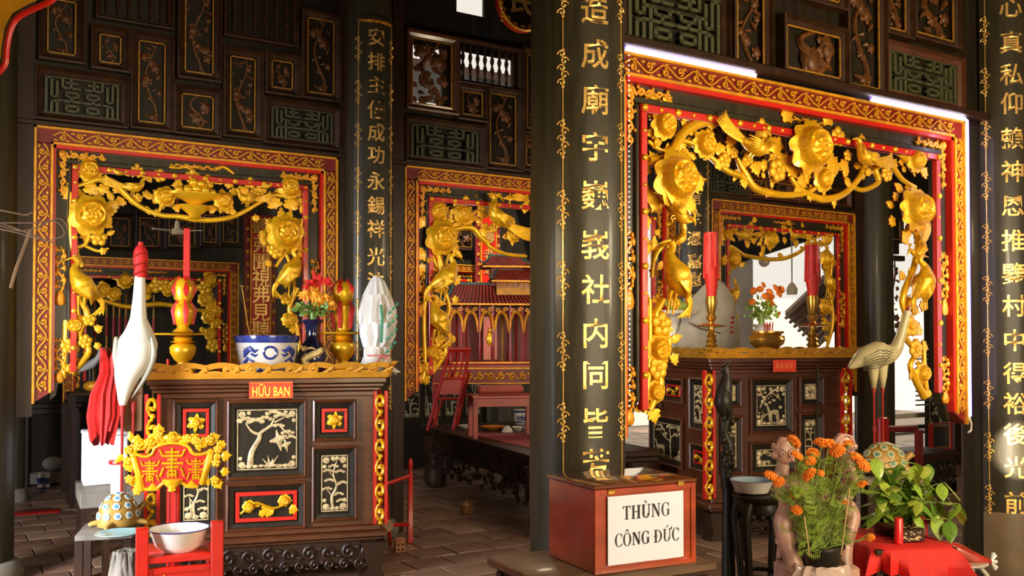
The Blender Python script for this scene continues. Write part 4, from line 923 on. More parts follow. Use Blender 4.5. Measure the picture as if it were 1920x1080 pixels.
def altar(name, label, loc, rotz, W, D, H, panels, sidepanels, sign, zbase=.30, rim=.105, wings=True):
    t = thing(name, label, 'altar', loc, rotz); ins = .075
    m = MB(); m.box(ins, W-ins, ins, D-ins, zbase, H-.12)
    part('body', m, BROWNW, t)
    m = MB()  # cornice steps
    for k, (a, z0, z1) in enumerate(((.0, H-.035, H), (.015, H-.06, H-.037), (.035, H-.085, H-.062), (.055, H-.12, H-.087))): m.box(a, W-a, a, D-a, z0, z1, 0, .005)
    m.box(.03, W-.03, .03, D-.03, H, H+.012); part('cornice', m, BROWNW, t)
    m = MB()
    for a, z0, z1 in ((.03, zbase, zbase+.035), (-.01, zbase-.035, zbase-.002), (.02, zbase-.06, zbase-.037)): m.box(a, W-a, a, D-a, z0, z1, 0, .006)
    part('plinth_moulding', m, BROWNW, t)
    m = MB(); m.box(.05, W-.05, .04, D-.05, zbase-.20, zbase-.06)
    for x0, x1 in ((.0, .16), (W-.16, W)):
        for y0 in (.0, D-.16): m.prism([(x0, 0), (x1, 0), (x1-(.03 if x0 > .1 else .05), .06), (x1, zbase-.07), (x0, zbase-.07), (x0+(.05 if x0 > .1 else .03), .06)], y0, y0+.14)
    part('carved_base', m, DARKW, t)
    m = MB(); scroll_row(m, .05, W-.05, zbase-.125, .11, 0, .03); scroll_row(m, .12, W-.12, zbase-.20, .08, 0, .03)
    part('base_scrolls', m, DARKW, t, kind='stuff')
    # stiles and rails in relief round each panel
    def one(px0, py0, px1, py1, kind, side, seed):
        a0, zt_ = plane_hit(loc, rotz, px0, py0, side); a1, zb_ = plane_hit(loc, rotz, px1, py1, side)
        if side: a0, a1 = -a0, -a1      # along the side, measured so that x grows to the right in view
        w = a1-a0; h = zt_-zb_
        off = ins-.012
        pm = MB(); b = min(.032, w*.16)
        def ring(d, y): return [(d, y, d), (w-d, y, d), (w-d, y, h-d), (d, y, h-d)]
        RR = [ring(-.022, .0), ring(-.020, -.016), ring(-.010, -.022), ring(-.001, -.014), ring(0, -.004), ring(.002, -.012), ring(b*.8, -.004), ring(b, .006)]
        vs = [v for r in RR for v in r]; fs = []; mi = []
        for i in range(len(RR)-1):
            for k in range(4): j = (k+1)%4; fs.append((i*4+k, i*4+j, i*4+4+j, i*4+4+k)); mi.append(0 if i < 4 else 1)
        pm.v = vs; pm.f = fs+[(28, 29, 30, 31)]; pm.m = mi+[1]
        if side: rot = (0, 0, -math.pi/2); L = (off, -a0, zb_)
        else: rot = (0, 0, 0); L = (a0, off, zb_)
        q = part('panel', pm, [BROWNW, BLACKW], t, L, rot, sharp=15)
        if kind == 'red':
            r = MB(); e = b+.004; w2 = w-2*e; h2 = h-2*e; g = min(w2, h2)*.13
            for s_ in ((0, w2, 0, g), (0, w2, h2-g, h2), (0, g, g, h2-g), (w2-g, w2, g, h2-g)): r.box(e+s_[0], e+s_[1], -.008, .004, e+s_[2], e+s_[3], 0, .002)
            part('red_surround', r, REDB, q)
            f_ = MB(); c = min(w2, h2)
            if w2 > h2*1.5:
                stube(f_, [(w*.15, -.01, h*.35), (w*.35, -.015, h*.6), (w*.6, -.015, h*.45), (w*.85, -.01, h*.62)], [c*.04, c*.05, c*.05, c*.03], 6)
                for k in range(7): f_.join(leaf_mb(k % 3), Matrix.Translation((w*(.2+.1*k), -.005, h*(.55 if k % 2 else .42))) @ Matrix.Rotation(R(40+(k*47)%220), 4, 'Y') @ Matrix.Scale(c*.36, 4), 0)
                f_.join(peony_mb(7), Matrix.Translation((w*.74, -.006, h*.62)) @ Matrix.Scale(c*.2, 4), 0); f_.join(peony_mb(7), Matrix.Translation((w*.26, -.006, h*.52)) @ Matrix.Scale(c*.2, 4), 0)
            else:
                f_.join(peony_mb(7), Matrix.Translation((w*.5, -.008, h*.52)) @ Matrix.Scale(c*.21, 4), 0)
                for k in range(6): f_.join(leaf_mb(k % 3), Matrix.Translation((w*.5+.13*c*math.cos(k*1.05+.4), -.004, h*.5+.13*c*math.sin(k*1.05+.4))) @ Matrix.Rotation(math.pi/2-k*1.05-.4, 4, 'Y') @ Matrix.Scale(c*.27, 4), 0)
            part('gilt_flower', f_, GOLD, q, sharp=60)
        else:
            e = b+.008; part('pearl_inlay', inlay_mb(kind, w-2*e, h-2*e, seed), PEARL, q, (e, .004, e), sharp=60)
    for i, (a, b_, c, d, k) in enumerate(panels): one(a, b_, c, d, k, False, i)
    for i, (a, b_, c, d, k) in enumerate(sidepanels): one(a, b_, c, d, k, True, i+3)
    # flared pierced gallery on the top edge
    def gallery(L, nm, M4):
        g = MB(); fl_ = .07; n = max(3, round(L/.17)); st = L/n
        g.box(-.0, L, -.014, .006, 0, .036)
        N = n*10; top = [(L*i/N*1.0, rim*(.80+.16*abs(math.sin(math.pi*i/10)))) for i in range(N+1)]
        vs = []
        for x, z in top: vs += [(x, 0, z-.034), (x, 0, z)]
        vs2 = [(x, .012, z) for x, y_, z in vs]; nn = len(vs); fs = []
        for i in range(N): a = i*2; fs += [(a, a+2, a+3, a+1), (nn+a+1, nn+a+3, nn+a+2, nn+a), (a+1, a+3, nn+a+3, nn+a+1), (a+2, a, nn+a, nn+a+2)]
        g.add(vs+vs2, fs)
        for k in range(n):
            s = 1 if k % 2 else -1; cx = (k+.5)*st
            g.tube([(q[0], .004, q[2]) for q in spiral(cx-.02*s, rim*.48, rim*.30, 1.2, math.pi/2, s, 12)], lerp_list([.012, .017], 13), 6, 0, True, .8)
            stube(g, [(cx-st*.5, .004, .03), (cx-st*.2, .004, rim*.34), (cx+st*.15, .004, rim*.18), (cx+st*.5, .004, rim*.62)], [.017, .014, .017, .013], 6, 4)
            g.sphere((cx+st*.46, .004, rim*.5), .016, 6, 4)
        g.add([(0, 0, 0), (.05, 0, 0), (.03, 0, rim), (0, 0, rim), (L, 0, 0), (L-.05, 0, 0), (L-.03, 0, rim), (L, 0, rim)], [(0, 1, 2, 3), (5, 4, 7, 6)])
        g.v = [((x-L/2)*(1+2*fl_*.8*z/rim/L)+L/2, y-fl_*z/rim, z) for x, y, z in g.v]
        part('pierced_gallery', g, GOLDW, t, sharp=50).matrix_local = M4
    gallery(W, 'front', Matrix.Translation((0, 0, H)))
    gallery(D, 'left', Matrix.Translation((0, D, H)) @ Matrix.Rotation(-math.pi/2, 4, 'Z'))
    gallery(D, 'right', Matrix.Translation((W, 0, H)) @ Matrix.Rotation(math.pi/2, 4, 'Z'))
    if wings:
        for s in (0, 1):
            x0 = -.015 if s == 0 else W-ins; w = ins+.015
            m = MB(); z0, z1 = zbase+.03, H-.09
            m.box(x0, x0+.02, ins-.03, ins+.01, z0, z1); m.box(x0+w-.02, x0+w, ins-.03, ins+.01, z0, z1); part('red_wing', m, REDB, t)
            m = MB(); nn = 6; hh = (z1-z0)/nn
            for k in range(nn):
                q = 1 if k % 2 else -1; zc2 = z1-(k+.5)*hh; g = hh*.44
                m.tube([(x0+w/2+p_[0]*.62, ins-.02, zc2+p_[2]) for p_ in spiral(0, 0, g, 1.2, math.pi/2*q, q, 12)], lerp_list([.012, .018], 13), 6)
                m.sphere((x0+w/2, ins-.02, zc2-g), .018, 7, 5)
            part('gilt_scroll', m, GOLD, t, sharp=60)
    if sign:
        a0, zt_ = plane_hit(loc, rotz, sign[0], sign[1]); a1, zb_ = plane_hit(loc, rotz, sign[2], sign[3])
        s_ = thing('name_label', sign[5], 'sign', t.matrix_basis @ Vector((a0, -.006, zb_)), rotz); w = a1-a0; h = zt_-zb_
        s_.location = Matrix.Translation(loc) @ Matrix.Rotation(rotz, 4, 'Z') @ Vector((a0, -.006, zb_))
        m = MB(); m.box(0, w, 0, .005, 0, h); part('plate', m, mat('red_orange_label', (.82, .05, .012), .5, 0, .05), s_)
        if sign[4]:
            m = MB(); e = .004
            for q in ((.004, w-.004, .004, .004+e), (.004, w-.004, h-.004-e, h-.004)): m.box(q[0], q[1], -.002, 0, q[2], q[3])
            part('yellow_line', m, GOLDP, s_)
            tx = text_mb(sign[4], h*.78, .02, .022); xs = [v[0] for v in tx.v]; k = min(1.0, w*.86/(max(xs)-min(xs))); tx.v = [(v[0]*k, v[1], v[2]) for v in tx.v]
            part('lettering', tx, mat('yellow_letter', (.95, .62, .06), .5, 0, .05), s_, (w/2, -.001, h*.5))
        else:
            m = MB()
            for k in range(4): m.box(w*(.12+.2*k), w*(.24+.2*k), -.001, 0, h*.3, h*.75)
            part('faded_lettering', m, mat('orange_letter', (.85, .16, .04), .5, 0, .05), s_)
    return t
RZ1 = R(-15.5); T1 = 5.55; p = pt(275, 712, T1); H1 = p.z; L1 = Vector((p.x, p.y, 0)); W1 = 1.43; D1 = .80
ALT1 = altar('altar', 'brown wooden altar with pearl tree panels and the red HỮU BAN label', L1, RZ1, W1, D1, H1,
  [(432,758,570,892,'pine'), (330,757,403,832,'red'), (594,757,664,822,'red'), (330,852,403,990,'plum'), (592,845,666,972,'plum'), (430,916,569,988,'red')], [],
  (467, 716, 549, 746, 'HỮU BAN', 'red label reading HỮU BAN in yellow on the left altar'), zbase=.30)
RZ2 = R(-15); T2 = 7.0; p = pt(1330, 672, T2); H2 = p.z; L2 = Vector((p.x, p.y, 0)); W2 = 1.27; D2 = 1.25
ALT2 = altar('altar', 'dark altar with pearl panels under red candles, seen through the large right screen', L2, RZ2, W2, D2, H2,
  [(1362,716,1394,760,'plum'), (1418,714,1491,808,'tiger'), (1510,712,1549,758,'plum'), (1362,786,1396,886,'plum'), (1510,780,1550,880,'plum'), (1418,836,1496,884,'deer')],
  [(1234,712,1267,754,'red'), (1283,712,1320,808,'plum'), (1209,780,1266,876,'deer'), (1284,834,1321,886,'red'), (1204,712,1226,760,'plum')],
  (1449, 675, 1492, 697, '', 'small faded red label stuck on the right altar cornice'), zbase=.28, rim=.085)
def on_altar(L, rz, x, y, z): return Matrix.Translation(L) @ Matrix.Rotation(rz, 4, 'Z') @ Vector((x, y, z))
def altar_spot(L, rz, px, yloc, z):   # the point at pixel column px on the line y=yloc of the altar top
    M3 = Matrix.Rotation(-rz, 3, 'Z'); o = M3 @ (Vector((0, 0, EYE))-Vector(L)); d = M3 @ ray(px, 640); d0 = d
    k = (yloc-o.y)/d.y; pp = Vector((0, 0, EYE))+ray(px, 640)*k; q = project((pp.x, pp.y, z)); return Vector((pp.x, pp.y, z)), q[2]/F
# ------------------------------------------------------------------ things on the left altar
TOP1 = H1+.013; TOP2 = H2+.013
def L_(prof, k): return [(r*k, z*k) for r, z in prof]
def pompom_mb(seed=0):
    m = MB(); rnd = random.Random(seed); m.sphere((0, 0, .35), .62, 12, 8, 0, (1, 1, .72))
    for L, (el, n, ln) in enumerate(((-5, 15, 1.0), (14, 15, .98), (32, 13, .93), (50, 10, .88), (68, 6, .84), (86, 2, .8))):
        e = R(el)
        for q in range(n):
            a = 2*math.pi*(q+.5*(L % 2))/n+rnd.uniform(-.08, .08); l = ln*rnd.uniform(.92, 1.06); c = Vector((math.cos(a)*math.cos(e), math.sin(a)*math.cos(e), math.sin(e)*.75))
            p0 = c*.45*l+Vector((0, 0, .33)); p1 = c*.86*l+Vector((0, 0, .36)); p2 = c*l+Vector((0, 0, .30)); m.tube([p0, p1, p2], [.08, .16, .07], 5)
    return m
def flower_head_mb(r, layers=4, n=12):
    m = MB()
    for L in range(layers):
        rr = r*(1-.2*L); h = r*(.12+.2*L)
        for k in range(n-L*2):
            a = 2*math.pi*k/(n-L*2)+L*.4
            m.tube([(rr*.25*math.cos(a), rr*.25*math.sin(a), h*.6), (rr*.75*math.cos(a), rr*.75*math.sin(a), h), (rr*math.cos(a), rr*math.sin(a), h-.12*r)], [r*.10, r*.17, r*.06], 5)
    m.sphere((0, 0, r*.62), r*.42, 8, 5); m.sphere((0, 0, .05*r), r*.4, 8, 4); return m
FH_O = pompom_mb(1).mesh('flower_head', ORANGE, 60); FH_Y = flower_head_mb(1.0, 3, 10).mesh('flower_head', YELLO, 60); FH_R = flower_head_mb(1.0, 2, 7).mesh('flower_head', CLOTHR, 60)

def candle_stand(label, px, yloc, L, rz, z, prof, plate, lotus=None, candle=None, mt=GOLD, group=None, cand_m=None):
    P0, k = altar_spot(L, rz, px, yloc, z); t = thing('candle_stand', label, 'candle stand', P0, rz, group)
    m = MB(); m.lathe(L_(prof, k), 24); part('stem', m, mt, t)
    m = MB(); pz, pr = plate; m.lathe(L_([(6, pz-3), (pr, pz-1), (pr+1, pz+1), (pr, pz+2), (6, pz)], k), 36); part('drip_plate', m, mt, t)
    return t, P0, k
prof1 = [(26,0),(27,4),(20,7),(24,10),(22,15),(10,18),(9,24),(16,30),(23,42),(24,52),(20,58),(12,60),(24,63),(14,66),(18,70),(14,73)]
t, P0, k = candle_stand('tall gold turned stand with red lotus holder and long thin candle, on the left altar', 343, .30, L1, RZ1, TOP1, prof1, (77, 58))
m = MB(); m.lathe(L_([(8,78),(20,82),(12,88),(10,92),(17,100),(20,118),(17,132),(10,138),(16,142),(18,150),(19,164),(15,176),(8,182)], k), 16)
part('lotus_holder', m, GOLD, t)
m = MB()
for q in range(5):
    a = q*1.256; m.tube([((17*math.cos(a))*k, 17*math.sin(a)*k, 96*k), (20*math.cos(a)*k, 20*math.sin(a)*k, 122*k), (13*math.cos(a)*k, 13*math.sin(a)*k, 140*k), (20*math.cos(a)*k, 20*math.sin(a)*k, 160*k), (8*math.cos(a)*k, 8*math.sin(a)*k, 186*k)], [3*k, 6*k, 2*k, 6*k, 2*k], 6, 0, True, .5)
part('red_petals', m, CANDLE, t)
c_ = thing('candle', 'long thin red candle, square in section, in the left gold stand', 'candle', P0+Vector((6*k, 0, 183*k)), RZ1)
m = MB(); m.box(-6*k, 6*k, -6*k, 6*k, -20*k, 94*k, 0, 1.2*k); part('wax', m, CANDLE, c_); m = MB(); m.cyl((0, 0, 94*k), (0, 0, 99*k), .8*k, n=5); part('wick', m, BLACKW, c_)
t, P0, k = candle_stand('gold turned stand with red wrapped top, right of the dark vase on the left altar', 643, .42, L1, RZ1, TOP1, prof1, (75, 48))
m = MB(); m.lathe(L_([(8,76),(14,82),(13,96),(18,112),(19,126),(13,132),(18,138),(20,152),(16,166),(9,172)], k), 16); part('lotus_holder', m, GOLD, t)
m = MB()
for q in range(5):
    a = q*1.256+.5; m.tube([(17*math.cos(a)*k, 17*math.sin(a)*k, 84*k), (20*math.cos(a)*k, 20*math.sin(a)*k, 122*k), (14*math.cos(a)*k, 14*math.sin(a)*k, 138*k), (20*math.cos(a)*k, 20*math.sin(a)*k, 158*k), (8*math.cos(a)*k, 8*math.sin(a)*k, 176*k)], [3*k, 6*k, 2*k, 6*k, 2*k], 6, 0, True, .5)
part('red_petals', m, CANDLE, t)
# blue and white bowl
P0, k = altar_spot(L1, RZ1, 501, .28, TOP1)
t = thing('incense_bowl', 'large blue and white porcelain bowl with facing dragons and a sun on the left altar', 'bowl', P0, RZ1)
m = MB(); prof = L_([(38,0),(44,4),(50,20),(54,40),(57,60),(58,72),(53,72),(50,40),(30,20),(0,16)], k); m.lathe(prof, 48); part('body', m, PORC, t)
m = MB(); m.lathe(L_([(57.5,60),(59.5,66),(59.5,73),(56,74),(54,70)], k), 48); part('rim', m, BLUE, t)
def on_bowl(u, z): r_ = (46+z*.17)*k+.001; a = u/52.0; return (r_*math.sin(a), -r_*math.cos(a), z*k)
m = MB(); m.tube([on_bowl(4+11*math.cos(a*.4), 42+11*math.sin(a*.4)) for a in range(17)], 2.6*k, 6)
for s in (-1, 1):
    m.tube([on_bowl(4+s*p[0], p[1]) for p in [(52,4),(46,12),(50,24),(42,32),(30,26),(34,16)]], [1*k, 4*k, 5*k, 4*k, 3*k, 1*k], 6)
    m.tube([on_bowl(4+s*p[0], p[1]) for p in [(50,34),(44,44),(34,50),(26,44),(20,48)]], [3*k, 7*k, 6*k, 4*k, 1.5*k], 6)
    m.tube([on_bowl(4+s*p[0], p[1]) for p in [(34,40),(26,36),(20,40)]], [3*k, 3*k, 1*k], 6)
    for q in range(5): m.tube([on_bowl(4+s*(44-q*2), 46+q), on_bowl(4+s*(50-q*4), 54+q*.5)], [2*k, .4*k], 5)
    m.tube([on_bowl(4+s*(8+p[0]*12), 14+p[2]*8) for p in spiral(0, 0, 1, 1.2, 0, s, 9)], 1.5*k, 5)
m.tube([on_bowl(-22+6*q, 8+2*(q % 2)) for q in range(9)], 1.6*k, 5); part('blue_painting', m, BLUE, t)
m = MB(); m.lathe(L_([(0,60),(53,62)], k), 24, caps=False); part('ash', m, mat('incense_ash', (.35, .3, .25), .9), t)
for px, dx in ((455, -30),):
    s_ = thing('incense_stick', 'thin bent incense stick leaning out of the blue and white bowl', 'incense stick', P0+Vector((dx*k, 0, 60*k)), 0); m = MB(); m.tube([(0, 0, 0), (-8*k, 0, 40*k), (-17*k, 0, 98*k), (-20*k, 0, 106*k), (-14*k, 0, 104*k)], 1.1*k, 5); part('stick', m, GOLDOLD, s_)
# dark vase with flowers
P0, k = altar_spot(L1, RZ1, 586, .33, TOP1)
t = thing('dragon_vase', 'dark glossy vase with a pale gold dragon on the left altar', 'vase', P0, RZ1)
m = MB(); m.lathe(L_([(18,0),(22,4),(26,20),(27,36),(22,52),(13,64),(12,78),(14,92),(21,100),(20,102),(12,96),(11,90)], k), 28); part('body', m, mat('dark_blue_glaze', (.012, .014, .05), .12, 0, .4, 6, coat=.8), t)
m = MB(); m.tube([((-24+q*3+9*math.sin(q*.9))*k, (-25+.2*q)*k, (6+q*4.2)*k) for q in range(11)], lerp_list([3*k, 6*k, 7*k, 8*k], 11), 7)
for q in range(7): m.tube([((-18+q*2)*k, -27*k, (44+q*1)*k), ((-26+q*5)*k, -30*k, (56-q*1.5)*k)], [2.5*k, .6*k], 5)
m.tube([(20*k, -14*k, 20*k), (28*k, -8*k, 34*k), (20*k, -8*k, 48*k)], 2.2*k, 6); part('gilt_dragon', m, mat('pale_gold_dragon', (.62, .45, .16), .4, .1, .4, 20), t)
b_ = thing('bouquet', 'red and orange flowers with dark leaves in the dark dragon vase', 'flowers', P0+Vector((0, 0, 98*k)), RZ1)
rf = random.Random(11); m = MB()
for q in range(70):
    a = rf.uniform(0, 6.28); e = rf.uniform(.2, 1.2); r = rf.uniform(10, 34)*k
    c = (r*math.cos(a)*math.sin(e), r*math.sin(a)*math.sin(e), r*math.cos(e)+6*k); m.join(leaf_mb(1), Matrix.Translation(c) @ Matrix.Rotation(a, 4, 'Z') @ Matrix.Rotation(R(rf.uniform(10, 110)), 4, 'Y') @ Matrix.Scale(rf.uniform(9, 15)*k, 4), 0)
m.cyl((0, 0, -60*k), (0, 0, 20*k), 5*k, n=8); part('foliage', m, GREEN, b_, kind='stuff', sharp=60)
for dx, dz, r, M_ in ((-14,48,15,FH_Y),(6,46,15,FH_Y),(24,42,14,FH_Y),(34,30,12,FH_Y),(12,36,14,FH_Y),(-2,58,12,FH_Y),(-2,72,10,FH_R),(12,78,9,FH_R),(28,72,9,FH_R),(-12,64,9,FH_R)):
    link('flower_head', M_, b_, (dx*k, rf.uniform(-14, -2)*k, dz*k), (R(50), 0, R(rf.uniform(-30, 30))), (r*k,)*3)
m = MB()
for dx, dz in ((0, 98), (14, 92), (34, 84), (20, 84), (-18, 78)): m.tube([(6*k, -4*k, 66*k), ((6+dx)/2*k, -6*k, (70+dz)/2*k), (dx*k, -5*k, dz*k)], [4*k, 5*k, .7*k], 6, 0, True, .4)
part('red_ribbon_petals', m, CLOTHR, b_)
# plastic wrapped figure
P0, k = altar_spot(L1, RZ1, 712, .10, TOP1)
t = thing('wrapped_figure', 'upright figure wrapped in clear crinkled plastic with green print, tied with pink string', 'wrapped statue', P0+Vector((0, 0, 0)), RZ1)
rp = random.Random(2); m = MB(); rings = [(34,0),(38,6),(32,16),(22,34),(24,52),(31,72),(34,96),(31,120),(24,150),(14,172),(6,184)]
vs = []; N = 22
for i, (r, z) in enumerate(rings):
    cx = (-6 if z < 60 else -2-(z-60)*.03)
    for q in range(N):
        a = 2*math.pi*q/N; rr = r*(1+.16*math.sin(q*3.1+i*1.7)+rp.uniform(-.07, .07)); vs.append(((cx+rr*math.cos(a))*k, rr*.7*math.sin(a)*k, (z+rp.uniform(-3, 3)+(5*math.sin(q*2.3) if i == 0 else 0))*k))
fs = [(i*N+q, i*N+(q+1) % N, (i+1)*N+(q+1) % N, (i+1)*N+q) for i in range(len(rings)-1) for q in range(N)]
m.add(vs, fs); part('plastic_sheet', m, PLASTIC, t, sharp=25)
m = MB(); m.lathe(L_([(16,0),(20,20),(14,60),(24,100),(18,140),(8,176)], k), 14, 0, (-4*k, 0, 0)); part('pale_figure', m, mat('wrapped_stone', (.55, .48, .38), .6), t)
m = MB()
for q in range(12): m.tube([((6+ (q % 3)*7+q*.6)*k, -29*k, (40+q*8)*k), ((13+(q % 3)*6+q*.4)*k, -28*k, (46+q*8)*k)], [1*k, 3*k], 5, 0, True, .3)
m.tube([(-2*k, -28*k, 130*k), (0, -31*k, 104*k), (-1*k, -28*k, 60*k)], 2.6*k, 5, 0, True, .3); part('green_print', m, PRINTG, t)
m = MB(); m.tube([((-4+24*math.cos(a*.42))*k, 18*math.sin(a*.42)*k, 36*k) for a in range(16)], 1.3*k, 5)
m.tube([(0, -18*k, 36*k), (-12*k, -24*k, 20*k), (-18*k, -26*k, 8*k)], 1.2*k, 5); m.tube([(0, -18*k, 36*k), (14*k, -22*k, 28*k)], 1.2*k, 5); part('string', m, STRING, t)
# small cup with candle
P0, k = altar_spot(L1, RZ1, 313, .40, TOP1)
t = thing('small_cup', 'small pale porcelain cup with a short red candle, left on the altar', 'cup', P0, RZ1); m = MB(); m.lathe(L_([(9,0),(13,4),(18,16),(17,17),(10,6),(0,5)], k), 20); part('cup', m, PORC, t)
m = MB(); m.cyl((2*k, 0, 5*k), (2*k, 0, 30*k), 2.6*k, n=8); part('red_candle', m, CANDLE, t)
# red tray cloth on top of the altar
t = tag(part('altar_cloth', MB().box(.12, W1-.12, .14, D1-.12, 0, .004), CLOTHR, None, L1+Vector((0, 0, TOP1)), (0, 0, RZ1)), 'thin red cloth lying on top of the left altar', 'cloth')

# ------------------------------------------------------------------ cranes on turtles
def crane(label, base, k, body, neck, bmat, head_up, wing, legs, leg_mat, group=None, head=None, beak=None, feathers=True, wrap=None):
    t = thing('crane_statue', label, 'crane statue', base, R(-31.6))
    m = MB(); S = smooth([Vector((x*k, y*k, z*k)) for x, y, z, r in body], 5); rr = lerp_list([b[3]*k for b in body], len(S)); m.tube(S, rr, 20); part('body', m, bmat, t, sharp=80)
    for lg in legs:
        m = MB(); z0 = lg[3]; m.tube([(lg[0]*k, lg[1]*k, z0*k), (lg[0]*k, lg[1]*k, (z0-(z0*.12))*k)], [lg[2]*2.0*k, lg[2]*1.4*k], 10); m.tube([(lg[0]*k, lg[1]*k, z0*.9*k), (lg[0]*k, lg[1]*k, z0*.5*k), (lg[0]*k, lg[1]*k, 0)], [lg[2]*k, lg[2]*.8*k, lg[2]*k], 8); part('leg', m, leg_mat, t)
    return t
def turtle(label, base, k, rx, rz_, shell_m, spot_out, spot_in, head=1, rot=0):
    t = thing('turtle_statue', label, 'turtle statue', base, rot); m = MB(); m.sphere((0, 0, 0), 1, 28, 14, 0, (rx*k, rx*.75*k, rz_*k)); 
    m.v = [(x, y, max(z, -.15*rz_*k)+.15*rz_*k+.02) for x, y, z in m.v]; part('shell', m, shell_m, t)
    for i in range(4):
        e = R(14+i*22); n = max(3, int(12*math.cos(e)))
        for j in range(n):
            a = 2*math.pi*(j+.5*(i % 2))/n; x, y, z = rx*k*math.cos(e)*math.cos(a), rx*.75*k*math.cos(e)*math.sin(a), rz_*k*math.sin(e); nrm = Vector((x/(rx*k)**2, y/(rx*.75*k)**2, z/(rz_*k)**2)).normalized()
            q = nrm.to_track_quat('Z', 'Y').to_euler(); s = rx*k*.19
            o = link('scute', SC_[0] if spot_out else SC_[1], t, (x, y, z+.15*rz_*k+.02), q, (s, s, s))
    m = MB(); h = head
    stube(m, [(h*rx*.8*k, 0, rz_*.3*k), (h*rx*1.1*k, 0, rz_*.6*k), (h*rx*1.3*k, 0, rz_*.75*k), (h*rx*1.48*k, 0, rz_*.70*k)], [rx*.16*k, rx*.12*k, rx*.15*k, rx*.05*k], 10); part('head', m, TURTG, t, sharp=80)
    for sx in (-1, 1):
        for sy in (-1, 1): m = MB(); stube(m, [(sx*rx*.6*k, sy*rx*.5*k, .12*rz_*k+.02), (sx*rx*.95*k, sy*rx*.7*k, .06*rz_*k+.02), (sx*rx*1.05*k, sy*rx*.75*k, .02)], [rx*.16*k, rx*.12*k, rx*.08*k], 8); part('leg', m, TURTG, t, sharp=80)
    return t
def scute_mb():
    m = MB(); P = [(math.cos(a*math.pi/3), math.sin(a*math.pi/3)) for a in range(6)]
    m.add([(x, y, 0) for x, y in P]+[(x*.9, y*.9, .14) for x, y in P], [(i, (i+1) % 6, 6+(i+1) % 6, 6+i) for i in range(6)]+[tuple(range(6, 12))], 0)
    m.add([(x*.55, y*.55, .15) for x, y in P]+[(x*.45, y*.45, .24) for x, y in P], [(i, (i+1) % 6, 6+(i+1) % 6, 6+i) for i in range(6)]+[tuple(range(6, 12))], 1); return m
SC_ = [scute_mb().mesh('scute', [SPOTW, SPOTB], 30), scute_mb().mesh('scute', [mat('scute_yellow', (.55, .50, .25), .4), mat('scute_teal', (.10, .25, .22), .4)], 30)]
# left crane, seen from behind, head wrapped in red
TC = 5.35; k = TC/F; q = pt(228, 922, TC); zt_l = q.z
bx = lambda px, py, r, y=0: ((px-228), y, (922-py), r)
t = crane('tall white crane with long neck and red wrapped head, left of the left altar', q, k,
  [bx(228,762,5),bx(231,735,13),bx(238,700,25),bx(250,668,35,6),bx(254,640,35,6),bx(256,622,26,4),bx(257,596,15),bx(258,560,11.5),bx(259,520,9.5),bx(260,500,9)], None, WHITEG, None, None,
  [(0, 0, 3.2, 162), (14, 16, 3.2, 168)], mat('crane_leg_red', (.36, .02, .015), .4))
m = MB(); m.tube([((260-228)*k, 0, (922-y)*k) for y in (520, 512, 500, 485, 470, 461, 460, 453)], [r*k for r in (9.5, 12, 11, 13.5, 12.5, 8, 5, 5)], 14); part('red_head_wrap', m, CLOTHR, t, sharp=70)
m = MB()
for y in (512, 496, 478): m.tube([((260-228+13*math.cos(a*.45))*k, 13*math.sin(a*.45)*k, (922-y-3*math.sin(a*.9))*k) for a in range(15)], 1.5*k, 5)
part('red_cord', m, REDL, t)
for s in (-1, 1):
    m = MB(); stube(m, [((26+s*33)*k, -14*k, (922-632)*k), ((24+s*36)*k, -4*k, (922-665)*k), ((16+s*26)*k, 4*k, (922-705)*k), ((6+s*8)*k, 6*k, (922-748)*k)], [3*k, 6*k, 5*k, 1*k], 8); part('wing', m, mat('grey_wing_edge', (.38, .36, .28), .45), t, sharp=80)
turtle('turtle with white, blue and gold scutes carrying the white crane', pt(222, 990, TC+.05), k, 40, 52, TURTG, True, None, -1, R(200))
# table under the turtle
zt_ = pt(222, 990, TC).z
t = thing('low_table', 'low dark table carrying the blue spotted turtle', 'table', pt(210, 992, TC+.05)*Vector((1, 1, 0)) if False else Vector((pt(210, 992, TC).x, pt(210, 992, TC).y, 0)), RZ1)
m = MB(); m.box(-.17, .13, -.17, .2, zt_-.035, zt_, 0, .005); part('top', m, STONE, t)
for x, y in ((-.15, -.15), (.10, -.15), (-.15, .16), (.10, .16)): m = MB(); m.box(x-.02, x+.02, y-.02, y+.02, 0, zt_-.035); part('leg', m, DARKW, t)
q = pt(236, 1060, 5.0); m = MB()
rr_ = random.Random(4)
for i in range(34): a = rr_.uniform(0, 6.28); m.tube([(rr_.uniform(.02, .07)*math.cos(a), rr_.uniform(.02, .07)*math.sin(a), zz) for zz in (0, .12, .26, .38)], [.02, .026, .024, .014], 6)
m.sphere((0, 0, .18), .1, 12, 8, 0, (.9, .9, 1.9)); t = tag(part('carved_root', m, STONE, None, (q.x, q.y, 0), sharp=70), 'knotted grey carved root standing left of the red basin stand', 'carved root')
q = pt(205, 1000, 5.15); t = thing('enamel_plate', 'flat pale blue enamel plate beside the blue spotted turtle', 'plate', (pt(235, 995, 5.15).x-.04, pt(235, 995, 5.15).y-.02, zt_+.0)); m = MB(); m.lathe([(.05, 0), (.09, .012), (.12, .022), (.118, .026), (.06, .008), (0, .006)], 28); part('plate', m, mat('pale_aqua_enamel', (.30, .52, .50), .2, coat=.4), t)
